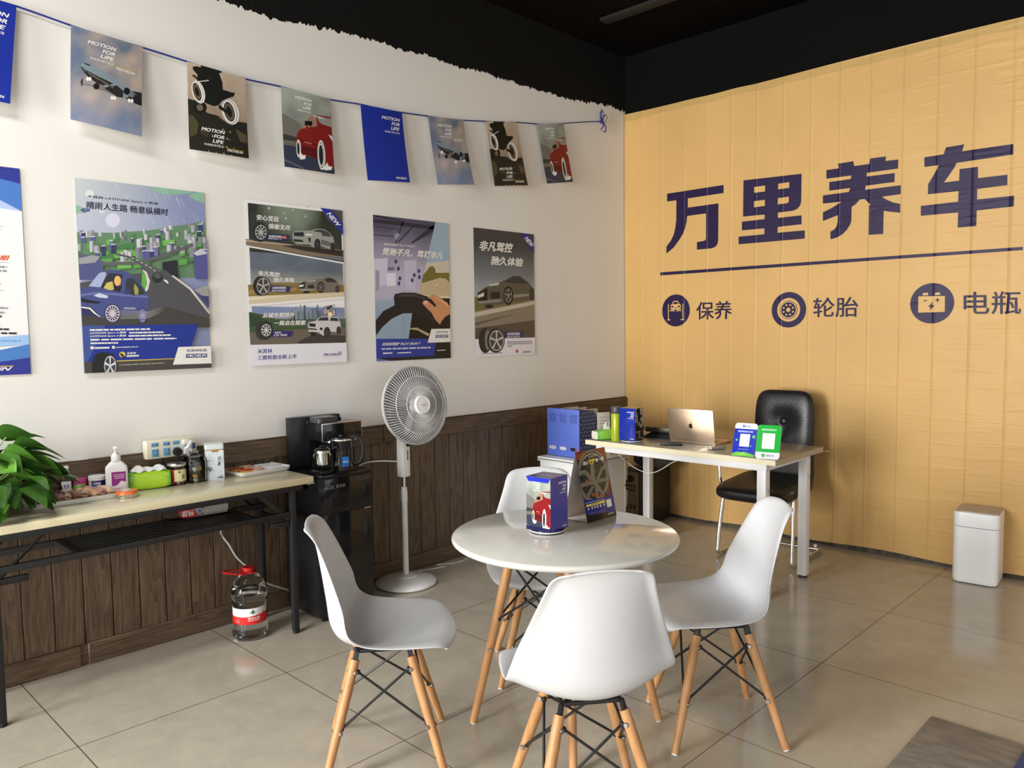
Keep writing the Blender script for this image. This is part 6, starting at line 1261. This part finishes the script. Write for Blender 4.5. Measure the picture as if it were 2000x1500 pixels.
mb = MB(); mb.lathe([(0, -.045), (.034, -.045), (.038, -.02), (.036, .012), (.02, .022), (0, .024)], 28, 0, None, M4); mb.build('blade_hub', mat('hub_grey', (.5, .5, .5), .3), fn_)
mb = MB(); mb.tube(smooth([Vector((-.02, -.03, .70)), Vector((-.09, -.12, .705)), Vector((-.13, -.2, .690)), Vector((-.150, -.33, .62))], 5), .0035, 6); mb.build('power_cord', mat('white_rubber'), fn_)
mb = MB(); p = [Vector((.04, -2.24, .012)), Vector((.08, -2.12, .006)), Vector((.11, -2.0, .005)), on_level(852, 1103, .005), on_level(890, 1099, .005), on_level(915, 1089, .005), on_level(932, 1076, .005), on_level(960, 1073, .005), on_level(1010, 1060, .005)]
mb.tube(smooth(p, 5), .0038, 6); mb.build('cable', mat('white_rubber'), label='white cable lying on the floor from the fan base towards the desk', cat='cable')

# ------------------------------------------------------------------ white pedestal cabinet with file holder
CX0, CX1, CY0, CY1, CZ = .225, .615, -1.285, -.83, .60
t = thing('pedestal_cabinet', 'low white cabinet with dark top seam under the blue file holder', 'cabinet', ((CX0+CX1)/2, (CY0+CY1)/2, 0)); O = Vector(((CX0+CX1)/2, (CY0+CY1)/2, 0))
WL = mat('white_laminate', (.72, .73, .73), .35)
mb = MB(); lb(mb, (CX0+.012, CY0+.012, .02), (CX1-.012, CY1-.02, CZ-.028), 0, .002); mb.build('body', WL, t)
mb = MB(); lb(mb, (CX0, CY0, CZ-.028), (CX1, CY1, CZ), 0, .002); lb(mb, (CX0-.0006, CY0-.0006, CZ-.017), (CX1+.0006, CY1+.0006, CZ-.011), 1); mb.build('top', [WL, SB], t)
for k in range(3):
    z0 = .03+.18*k; mb = MB(); lb(mb, (CX0+.012, CY1-.02, z0), (CX1-.012, CY1-.002, z0+.174), 0, .002); d = mb.build('drawer', WL, t)
    mb = MB(); lb(mb, (CX1-.07, CY1-.002, z0+.03), (CX1-.012, CY1+.016, z0+.145), 0, .003); mb.build('handle', CHROME2, d)
for x in (CX0+.04, CX1-.04):
    for y in (CY0+.04, CY1-.06): mb = MB(); mb.cyl(Vector((x, y, 0))-O, Vector((x, y, .021))-O, .014, None, 10); mb.build('foot', SB, t)
t = thing('file_holder', 'blue three-bay file holder with dotted side panels on the white cabinet', 'file holder', (.375, -1.075, CZ), math.radians(-1))
HB = mat('blue_board', vcol=True, rough=.45); c1 = rgb(80, 102, 184, 1.05); c2 = rgb(52, 58, 96)
mb = MB(); W2, D2, H2 = .137, .125, .312
mb.box((-W2, -D2, .004), (W2, -D2+.006, H2), 0, .001, c1)
for k in range(3):
    xc = -W2+.047+.0895*k
    for r in range(8):
        for c in range(6):
            x = xc-.026+.0105*c; z = .225+.0072*r; mb.add([(x-.003, -D2-.0004, z), (x+.002, -D2-.0004, z), (x+.005, -D2-.0004, z+.0045), (x+.0, -D2-.0004, z+.0045)], [[0, 1, 2, 3]], 0, rgb(34, 42, 92), False)
    mb.add([(x, -D2-.0004, z) for x, z in [(a*.028+xc, b*.011+.055) for a, b in [(-.6, -1), (.6, -1), (1, -.5), (1, .5), (.6, 1), (-.6, 1), (-1, .5), (-1, -.5)]]], [list(range(8))], 0, (rgb(200, 200, 206), rgb(190, 190, 196), rgb(24, 22, 34))[k], False)
    if k < 2:
        for a, b in ((.02, .08), (.11, .15), (.19, .23), (.25, .29)): mb.add([(xc+.0438, -D2-.0004, a), (xc+.0452, -D2-.0004, a), (xc+.0452, -D2-.0004, b), (xc+.0438, -D2-.0004, b)], [[0, 1, 2, 3]], 0, rgb(44, 58, 124), False)
for (x, z, w, c) in ((-.098, .055, .003, rgb(20, 20, 30)), (-.078, .055, .003, rgb(120, 30, 40)), (.110, .055, .006, rgb(190, 60, 60))): mb.add([(x-w, -D2-.0007, z-.009), (x+w, -D2-.0007, z-.009), (x+w, -D2-.0007, z+.009), (x-w, -D2-.0007, z+.009)], [[0, 1, 2, 3]], 0, c, False)
mb.build('front_panel', HB, t)
for sx in (-W2, -W2/3, W2/3, W2):
    mb = MB(); x0, x1 = (sx-.003, sx+.003)
    mb.prism([(-D2+.006, .004), (D2, .004), (D2, .11), (.02, .30), (-D2+.006, H2)], x0, x1, 0, c2, Matrix(((0, 0, 1, 0), (1, 0, 0, 0), (0, 1, 0, 0), (0, 0, 0, 1))))
    if sx == W2:
        for r in range(12):
            for c in range(9):
                y = -D2+.02+.027*c+(.0135 if r % 2 else 0); z = .02+.0245*r
                if z < .29 and y < D2-.01 and (y < .02 or z < .11+.19*(D2-y)/(D2-.02)-.012): mb.add([(W2+.0034, a, b) for a, b in circ(y, z, .0095, .0098, 12)], [list(range(12))], 0, rgb(116, 122, 150), False)
    mb.build('divider', HB, t)
mb = MB(); mb.box((-W2, -D2, 0), (W2, D2, .005), 0, 0, c2); mb.build('tray_floor', HB, t)
R = random.Random(9)
for k, (x, n) in enumerate(((-.092, 3), (0, 3), (.092, 2))):
    for q in range(n):
        xx = x-.02+.018*q; h = R.uniform(.27, .305); c = R.choice([rgb(196, 196, 200), rgb(180, 176, 170), rgb(44, 48, 80), rgb(206, 206, 208)])
        mb = MB(); mb.box((-.004, -.105, 0), (.004, .105, h), 0, .001, c); o = mb.build('file_folder', INK, label='paper folder standing in the blue file holder', cat='folder', group='folders in the blue file holder'); o.location = Vector((.375, -1.075, CZ+.006))+Vector((xx, .012, 0))
mb = MB(); mb.box((-.003, -.045, 0), (.003, .045, .285), 0, .001, rgb(186, 178, 164))
for k in range(7): mb.add([(.0033, -.03, .25-.02*k), (.0033, .05-.01*(k % 3), .25-.02*k), (.0033, .05-.01*(k % 3), .253-.02*k), (.0033, -.03, .253-.02*k)], [[0, 1, 2, 3]], 0, rgb(120, 112, 100), False)
o = mb.build('document', INK, label='printed grey sheet standing behind the blue file holder', cat='document'); o.location = (.548, -1.0, CZ); o.rotation_euler = (0, 0, math.radians(-25))
t = thing('drink_bottle', 'small clear drink bottle with red cap behind the blue file holder', 'bottle', (.255, -.905, CZ)) if False else thing('drink_bottle', 'small clear drink bottle with red cap behind the blue file holder', 'bottle', (.262, -.90, CZ))
mb = MB(); mb.lathe([(0, .002), (.026, .002), (.030, .01), (.030, .13), (.026, .16), (.014, .19), (.012, .2)], 28); mb.build('body', CLEARPL, t)
mb = MB(); mb.lathe([(0, .006), (.027, .006), (.028, .13), (0, .135)], 24); mb.build('drink', mat('red_drink', rgb(150, 60, 50), .1, trans=.4), t)
mb = MB(); mb.lathe([(.0303, .06), (.0303, .11)], 28, 0, rgb(200, 206, 210)); mb.lathe([(.0304, .06), (.0304, .08)], 28, 0, rgb(186, 40, 44)); mb.build('label', INK, t)
mb = MB(); mb.lathe([(.014, .197), (.0155, .2), (.0155, .215), (0, .217)], 20); mb.build('cap', RED, t)

# ------------------------------------------------------------------ desk
DA = math.radians(.6); DO = Vector((1.255, -1.008, 0)); DL, DW = .608, .298
dk = thing('office_desk', 'white steel-legged office desk with a grey-beige top in front of the banner', 'desk', DO, DA)
mb = MB(); mb.box((-DL, -DW, .722), (DL, DW, .75), 0, .001); mb.build('desktop', mat('grey_beige_laminate', rgb(160, 154, 144), .25, coat=.1, noisecol=(4, rgb(152, 146, 136), 3, (.2, 1, 1))), dk)
mb = MB(); mb.box((-DL, -DW-.0022, .722), (DL, -DW-.0002, .7495)); mb.build('front_edge', mat('cream_edge', rgb(226, 217, 186), .35), dk)
mb = MB(); mb.box((DL+.0002, -DW, .722), (DL+.0022, DW, .7495)); mb.build('side_edge', mat('grey_edge', rgb(170, 160, 142), .4), dk)
PW = mat('powder_white', (.74, .74, .75), .4)
mb = MB(); lx, ly = DL-.085, DW-.045
mb.box((-lx-.025, -ly-.02, .682), (lx+.025, -ly+.02, .722), 0, .002); mb.box((-lx-.025, ly-.02, .682), (lx+.025, ly+.02, .722), 0, .002)
for s in (-1, 1): mb.box((s*lx-.02, -ly, .682), (s*lx+.02, ly, .722), 0, .002)
mb.build('frame', PW, dk)
for sx in (-1, 1):
    for sy in (-1, 1):
        mb = MB(); mb.box((sx*lx-.025, sy*ly-.025, .014), (sx*lx+.025, sy*ly+.025, .69), 0, .004); lg = mb.build('leg', PW, dk)
        mb = MB(); mb.cyl((sx*lx, sy*ly, 0), (sx*lx, sy*ly, .016), .024, .022, 14); mb.build('foot', SB, lg)
        if sx > 0:
            for z in (.18, .58): mb = MB(); mb.cyl((sx*lx+.0245, sy*ly+.004, z), (sx*lx+.027, sy*ly+.004, z), .010, .010, 14); mb.build('bolt_cap', mat('grey_cap', (.5, .5, .5), .5), lg)
mb = MB(); mb.box((lx+.0, -ly+.02, .50), (lx+.006, -ly+.05, .53), 0, .003); mb.build('clip', PW, dk)
def ond(x, y, z=.75): p = on_level(x, y, z); return p
def dsk(u, v, z=.75): c, s = math.cos(DA), math.sin(DA); return Vector((DO.x+u*c-v*s, DO.y+u*s+v*c, z))
# tissue pack, thermos
tissue('small green tissue pack with a tissue pulled out, on the desk beside the thermos flask', (.735, -1.225, .75), math.radians(68), .15, .082, .062, (pc(110, 180, 60), pc(150, 200, 80), pc(86, 168, 60), pc(214, 214, 200)), True)
t = thing('thermos', 'lime green thermos flask with grey cap on the desk', 'flask', (.822, -1.232, .75))
mb = MB(); mb.lathe([(0, 0), (.0295, 0), (.031, .003), (.031, .164), (.029, .167)], 36); mb.build('body', mat('lime_paint', rgb(164, 178, 46), .3, .1), t)
mb = MB(); mb.lathe([(.0300, .166), (.031, .168), (.031, .203), (.029, .207), (0, .207)], 36); mb.build('cap', mat('grey_cap_plastic', rgb(72, 74, 80), .4), t)
# laptop (lid towards the room)
lt = thing('laptop', 'open gold laptop seen from the back of its lid', 'laptop', (1.234, -1.050, .75), math.radians(1.2)); LG = mat('gold_aluminium', rgb(206, 182, 156), .33, .85)
LW, LH, LD = .150, .196, .20
mb = MB(); mb.rlathe([(.995, 0), (1, .002), (1, .010), (.99, .011)], LW, LD/2, .010, 5, 0, None, Matrix.Translation((0, LD/2+.002, .001))); mb.build('base', LG, lt)
mb = MB(); mb.box((-LW+.02, .03, .0122), (LW-.02, .10, .0128), 0, .0005); mb.build('keyboard', SB, lt)
TL = math.radians(12)   # lid leans towards the room? hinge at y=0, leaning back to -y
ML = Matrix.Translation((0, .004, .012)) @ Matrix.Rotation(math.radians(90-0)+math.radians(9), 4, 'X')
mb = MB(); mb.rlathe([(.995, 0), (1, .001), (1, .0045), (.992, .0055)], LW, LH/2, .010, 5, 0, None, ML @ Matrix.Translation((0, LH/2, 0))); ld = mb.build('lid', LG, lt)
mb = MB(); mb.box((-LW+.006, .008, -.0008), (LW-.006, LH-.006, -.0002), 0, 0, None, ML); mb.build('screen', GB, ld)
mb = MB(); AP = [(0, .62), (.12, .70), (.30, .72), (.46, .62), (.36, .48), (.34, .30), (.42, .12), (.52, .04), (.42, -.22), (.28, -.42), (.14, -.46), (0, -.40), (-.14, -.46), (-.28, -.42), (-.46, -.16), (-.52, .16), (-.46, .46), (-.32, .66), (-.14, .70)]
S_ = .024
pts = smooth([Vector((a, b, 0)) for a, b in AP]+[Vector((AP[0][0], AP[0][1], 0))], 3)[:-1]
# bite on one side, leaf above (viewed from the room the lid shows x reversed)
mb.add([ML @ Vector((-(p.x)*S_*1.0 if False else p.x*S_, LH/2-.004+p.y*S_-.003, .0057)) for p in pts], [list(range(len(pts)))], 0, None, False)
lf = smooth([Vector((.02, .78, 0)), Vector((.04, 1.0, 0)), Vector((.24, 1.14, 0)), Vector((.22, .92, 0)), Vector((.02, .78, 0))], 3)[:-1]
mb.add([ML @ Vector((p.x*S_, LH/2-.007+p.y*S_, .0057)) for p in lf], [list(range(len(lf)))], 0, None, False)
mb.build('logo', mat('logo_dark', rgb(86, 70, 52), .15, .8), ld)
# small items in front of the laptop
mb = MB(); mb.rlathe([(.96, 0), (1, .002), (1, .012), (.97, .014)], .026, .062, .008, 5); o = mb.build('power_bank', mat('black_casing', (.012, .012, .013), .3), label='small black power bank lying on papers in front of the laptop', cat='power bank'); o.location = (1.178, -1.185, .7512); o.rotation_euler = (0, 0, math.radians(-62))
mb = MB(); q = [on_level(x, y, .7503) for x, y in ((1273, 867), (1312, 863), (1378, 873), (1362, 881))]
mb.add(q, [[3, 2, 1, 0]], 0, pc(204, 202, 192), False)
for k in range(4):
    a, b = q[0].lerp(q[1], .2+.2*k), q[3].lerp(q[2], .2+.2*k); d = (q[1]-q[0]).normalized()*.003; u = Vector((0, 0, .0004)); mb.add([a.lerp(b, .15)+u, a.lerp(b, .85)+u, a.lerp(b, .85)+d+u, a.lerp(b, .15)+d+u], [[0, 1, 2, 3]], 0, pc(150, 148, 142), False)
mb.build('paper_sheet', INK, label='white paper sheets lying in front of the laptop', cat='paper')
t = thing('usb_hub', 'small grey hub with a white ported end beside the laptop', 'hub', (1.455, -1.155, .75), math.radians(-28))
mb = MB(); mb.rlathe([(.97, .003), (1, .005), (1, .017), (.97, .019)], .022, .048, .010, 6); mb.build('body', mat('hub_body', rgb(140, 132, 122), .35, .5), t)
mb = MB(); mb.box((-.021, -.052, .004), (.021, -.044, .018), 0, .003); 
for x in (-.006, .009): mb.box((x-.004, -.0525, .009), (x+.004, -.0518, .014), 1)
mb.build('port_face', [WHITE_PL, SB], t)
mb = MB(); mb.tube(smooth([(1.44, -1.11, .757), (1.425, -1.09, .756), (1.40, -1.075, .757), (1.384, -1.068, .757)], 5), .002, 6); mb.build('hub_lead', mat('white_rubber'), label='short white lead from the hub to the laptop', cat='cable')
# dark things behind the display box
mb = MB(); mb.rlathe([(.98, 0), (1, .004), (1, .026), (.98, .030)], .105, .075, .010, 4); o = mb.build('notebook', mat('brown_cover', rgb(62, 48, 36), .4), label='dark brown notebook on the black pouch behind the laptop', cat='notebook'); o.location = (.955, -.90, .785); o.rotation_euler = (0, 0, math.radians(10))
mb = MB(); mb.grid(lambda i, j: Vector(((i-.5)*.245, (j-.5)*.2, .034*max(0, (1-(2*i-1)**4))*(max(0, 1-(2*j-1)**4))+.004*noise.noise(Vector((i*9, j*6, 2))))), 24, 14); mb.grid(lambda i, j: Vector(((i-.5)*.245, (.5-j)*.2, 0)), 1, 1)
o = mb.build('pouch', mat('black_fabric', (.010, .010, .012), .8), label='black soft pouch lying on the desk behind the laptop', cat='pouch', ang=180); o.location = (.955, -.90, .7503); o.rotation_euler = (0, 0, math.radians(8))
# payment signs
def pay_sign(label, loc, rz, art, cb):
    t = thing('payment_sign', label, 'sign', loc, rz, 'payment stands on the desk'); W, H, B = .120, .178, .016
    lean = math.radians(20); M = Matrix.Translation((0, -.016, .0015)) @ Matrix.Rotation(lean, 4, 'X')
    # plate: rounded rectangle leaning backwards (+y)
    M = Matrix.Translation((0, -.03, .002)) @ Matrix.Rotation(-lean, 4, 'X')
    mb = MB(); ring = rrect(W/2, H/2, B, 6); n = len(ring)
    mb.prism([(x, z+H/2) for x, z in ring], 0, .003, 0, pc(222, 222, 224), M @ Matrix(((1, 0, 0, 0), (0, 0, 1, 0), (0, 1, 0, 0), (0, 0, 0, 1))))
    fn = lambda s, t_, n_: M @ Vector((-W/2+W*s, -.0003-n_, H*(1-t_)))
    P = Print(mb, fn, step=.00004); art(P, W, H); mb.build('plate', GLOSS, t)
    mb = MB(); mb.box((-.03, -.03, 0), (.03, .045, .002), 0, .001); m2 = Matrix.Translation((0, .045, 0)) @ Matrix.Rotation(math.radians(18), 4, 'X'); mb.box((-.03, -.001, 0), (.03, .001, .10), 0, 0, None, m2); mb.build('stand', CLEARPL, t); return t
RR = lambda s0, t0, s1, t1, rs, rt: [(( s0+s1)/2+x*(s1-s0)/2, (t0+t1)/2+y*(t1-t0)/2) for x, y in rrect(1, 1, rs)]
def art_pay(P, W, H):
    full = RR(.0, .0, 1, 1, .24, .2)
    P.poly(full, pc(30, 52, 178)); P.poly([p for p in clip_t(full, 0, .175)], pc(226, 226, 228)); P.poly(clip_t([(0, .95), (.12, .90), (.25, .87), (.4, .88), (.55, .865), (.7, .885), (.85, .91), (1, .95), (1, 1), (0, 1)], .8, 1.0), pc(110, 190, 70)); P.poly([(.2, .96), (.5, .88), (.7, .96)], pc(150, 206, 90))
    P.poly(RR(.34, .055, .44, .13, .3, .3), pc(40, 62, 170)); P.txt('支', .36, .42, .065, .12, W_, .02); P.txt('支付宝', .46, .68, .07, .125, pc(60, 66, 110), .02)
    P.txt('推荐使用支付宝', .16, .82, .225, .285, pc(206, 216, 240), .03); P.poly(RR(.28, .33, .72, .71, .08, .08), pc(222, 222, 224)); 
    for x, y, r in ((.88, .40, .07), (.14, .52, .05), (.80, .68, .035)): P.poly(circ(x, y, r, r*W/H, 16), pc(110, 190, 120))
    P.bars((.26, .80), (.72, .80), .022, pc(130, 146, 214), 3, 3)
def clip_t(q, t0, t1):
    out = []
    for lo, sg in ((t0, 1), (t1, -1)):
        res = []
        for i in range(len(q)):
            a, b = q[i-1], q[i]; da, db = sg*(a[1]-lo), sg*(b[1]-lo)
            if (da >= 0) != (db >= 0): k = da/(da-db); res.append((a[0]+(b[0]-a[0])*k, a[1]+(b[1]-a[1])*k))
            if db >= 0: res.append(b)
        q = res
    return q
def art_wx(P, W, H):
    full = RR(.0, .0, 1, 1, .24, .2)
    P.poly(full, pc(30, 166, 60)); P.poly(clip_t(full, .80, 1), pc(218, 220, 226)); P.txt('推荐使用微信支付', .19, .80, .11, .165, pc(206, 232, 206), .03); P.poly(RR(.24, .24, .76, .70, .03, .03), pc(224, 226, 224))
    P.poly(circ(.33, .895, .075, .05, 20), pc(30, 166, 60)); P.poly([(.29, .885), (.33, .91), (.38, .875), (.33, .895)], W_); P.txt('微信支付', .45, .78, .865, .925, pc(120, 124, 130), .02)
pay_sign('blue and white payment sign standing on the desk corner with a white top band', (1.678, -1.262, .75), math.radians(8), art_pay, None)
pay_sign('green payment sign with white foot band on the desk corner', (1.812, -1.268, .75), math.radians(14), art_wx, None)
# cable hanging under the desk
mb = MB(); p = [on_back(x, y, -1.0) for x, y in ((1208, 888), (1224, 902), (1240, 914), (1256, 921), (1270, 923.5), (1283, 921), (1298, 913), (1310, 905), (1322, 900))]
mb.tube(smooth(p, 5), .0024, 6); mb.build('cable', mat('white_rubber'), label='thin white cable drooping under the front edge of the desk', cat='cable')

# ------------------------------------------------------------------ computer tower and bag under the desk
t = thing('computer_tower', 'dark desktop computer tower with a perforated beige face, under the desk', 'computer', (.37, -.28, 0), math.radians(0)); mb = MB()
p = on_level(1247, 1012, 0)
mb.box((-.09, -.2, .01), (.09, .2, .41), 0, .006); mb.build('case', SB, t)
mb = MB(); mb.box((-.086, -.2065, .015), (.086, -.2005, .405), 0, .003); f = mb.build('front_face', mat('beige_metal', rgb(150, 136, 112), .4, .3), t)
mb = MB(); mb.add([(x, -.2072, z) for x, z in [(a*.045+.01, b*.025+.355) for a, b in circ(0, 0, 1, n=18)]], [list(range(18))], 0, None, False)
for r in range(2):
    for c in range(6): mb.add([(x, -.2072, z) for x, z in circ(-.055+.022*c, .275+.03*r, .007, .010, 10)], [list(range(10))], 0, None, False)
for c in range(4): mb.box((-.04+.03*c, -.2075, .14), (-.025+.03*c, -.207, .17))
mb.build('vents', mat('vent_dark', rgb(58, 50, 40), .6), f)
mb = MB()
def bagf(u, v):
    a = 2*PI*u; ph = PI*(v-.5); n_ = noise.noise(Vector((math.cos(a)*1.7, math.sin(a)*1.7, v*3)))*.06+noise.noise(Vector((math.cos(a)*5, math.sin(a)*5, v*8)))*.012
    return Vector(((.165+n_)*math.cos(a)*math.cos(ph)**.6, (.15+n_)*math.sin(a)*math.cos(ph)**.6, .14+.14*math.sin(ph)+n_*.3))
mb.grid(bagf, 40, 24); o = mb.build('bag', mat('black_bag_film', (.03, .03, .034), .28, noisecol=(5, (.10, .095, .09), 3, (1, 1, 1))), None, label='crumpled dark plastic bag on the computer tower under the desk', cat='bag', ang=180); o.location = (.455, -.27, .412)

# ------------------------------------------------------------------ black office chair behind the desk
oc = thing('office_chair', 'black leather cantilever office chair with buttoned back behind the desk', 'chair', (1.425, -.45, 0), math.radians(3)); LEA = mat('black_leather', (.010, .010, .011), .36, bump=(90, .12))
mb = MB()
def cushion(w, h, d, e=5, tuft=None):
    def f(u, v):
        a = 2*PI*u; ph = PI*(v-.5); pw = lambda c, k: math.copysign(abs(c)**k, c)
        x = w/2*pw(math.cos(a), .35)*pw(math.cos(ph), .35); y = h/2*pw(math.sin(a), .35)*pw(math.cos(ph), .35); z = d/2*pw(math.sin(ph), .8)
        return x, y, z
    return f
Mb = Matrix.Translation((0, .205, .69)) @ Matrix.Rotation(math.radians(90-4), 4, 'X')
cf = cushion(.385, .66, .085)
def backf(u, v):
    x, y, z = cf(u, v); k = math.exp(-((x)**2+(y-.13)**2)/.0055); z -= .034*k*(1 if z > 0 else 0); w = 1+.10*max(0, -y-.05)/.3
    return Mb @ Vector((x*w, y, z))
mb.grid(backf, 96, 64); mb.build('backrest', LEA, oc, ang=180)
mb = MB(); mb.ell((0, .13, .014), (.026, .026, .012), 20, 10, 0, None, Mb); mb.build('button', LEA, oc)
sf = cushion(.46, .54, .12); mb = MB(); Ms = Matrix.Translation((0, -.075, .435)) @ Matrix.Rotation(math.radians(3), 4, 'X')
mb.grid(lambda u, v: Ms @ Vector((lambda q: (q[0], q[1], q[2]*(1 if q[1] > -.1 else 1-.9*(-.1-q[1]))))(sf(u, v))), 80, 40); mb.build('seat', LEA, oc, ang=180)
for s in (-1, 1):
    mb = MB(); x = s*.235
    mb.tube(smooth([(x, .24, .018), (x, .10, .016), (x, -.16, .016), (x, -.222, .022), (x, -.228, .06), (x*.98, -.205, .22), (x*.93, -.18, .39), (x*.9, -.16, .40), (x*.88, .1, .40)], 6), .0125, 12, flat=.75); mb.build('side_frame', CHROME, oc)
    mb = MB(); xa = s*.265
    mb.tube(smooth([(xa*.9, -.16, .41), (xa*.96, -.17, .50), (xa, -.15, .645), (xa, -.08, .665), (xa, .20, .655), (xa, .235, .645)], 6), .010, 10, flat=.8); ar = mb.build('arm_tube', CHROME, oc)
    mb = MB(); mb.grid(lambda i, j: Vector((xa+(i-.5)*.045, -.14+.33*j, .676+.014*math.sin(PI*j))), 4, 14); pad = mb.build('arm_pad', mat('arm_wood', rgb(120, 82, 50), .35), ar, ang=180); m = pad.modifiers.new('thickness', 'SOLIDIFY'); m.thickness = .016
mb = MB(); mb.tube([(-.235, .24, .018), (.235, .24, .018)], .0125, 12, flat=.75); mb.build('rear_bar', CHROME, oc)
for s in (-1, 1): mb = MB(); mb.cyl((s*.205, .225, .030), (s*.205, .225, .05), .01, None, 10); mb.build('glide', WHITE_PL, oc)

# ------------------------------------------------------------------ bin, mat and the blue box
bn = thing('waste_bin', 'white rounded waste bin with grey flap lid in front of the banner', 'bin', (2.512, -.155, 0), math.radians(5))
BM = mat('bin_white', (.88, .89, .91), .28)
mb = MB(); mb.rlathe([(.955, .006), (.985, .012), (1, .03), (1, .315)], .110, .115, .035, 8); mb.build('body', BM, bn)
mb = MB(); mb.rlathe([(1, .318), (1, .385), (.985, .394), (.95, .396), (.93, .393), (.0, .392)], .110, .115, .035, 8); mb.build('collar', BM, bn)
mb = MB(); mb.rlathe([(.93, .394), (.935, .399), (.92, .402), (0, .402)], .110, .115, .035, 8); mb.build('lid', mat('warm_grey_lid', rgb(176, 166, 156), .35), bn)
for sx in (-1, 1):
    for sy in (-1, 1): mb = MB(); mb.cyl((sx*.07, sy*.075, 0), (sx*.07, sy*.075, .008), .012, None, 10); mb.build('foot', mat('grey_cap'), bn)
mb = MB(); mb.box((2.81, -3.3, 0), (4.2, -2.005, .007), 0, .002)
mb.build('floor_mat', mat('grey_mat', rgb(168, 160, 150), .7, noisecol=(9, rgb(140, 133, 124), 6, (1, 3.2, 1)), bump=(60, .12)), label='grey woven-look floor mat on the tiles', cat='mat')
mb = MB(); mb.box((3.108, -3.2, .0072), (3.9, -2.052, .013), 0, .002)
mb.build('rubber_mat', mat('blue_rubber', rgb(10, 62, 150), .45), label='flat blue mat lying on the grey floor mat', cat='mat')
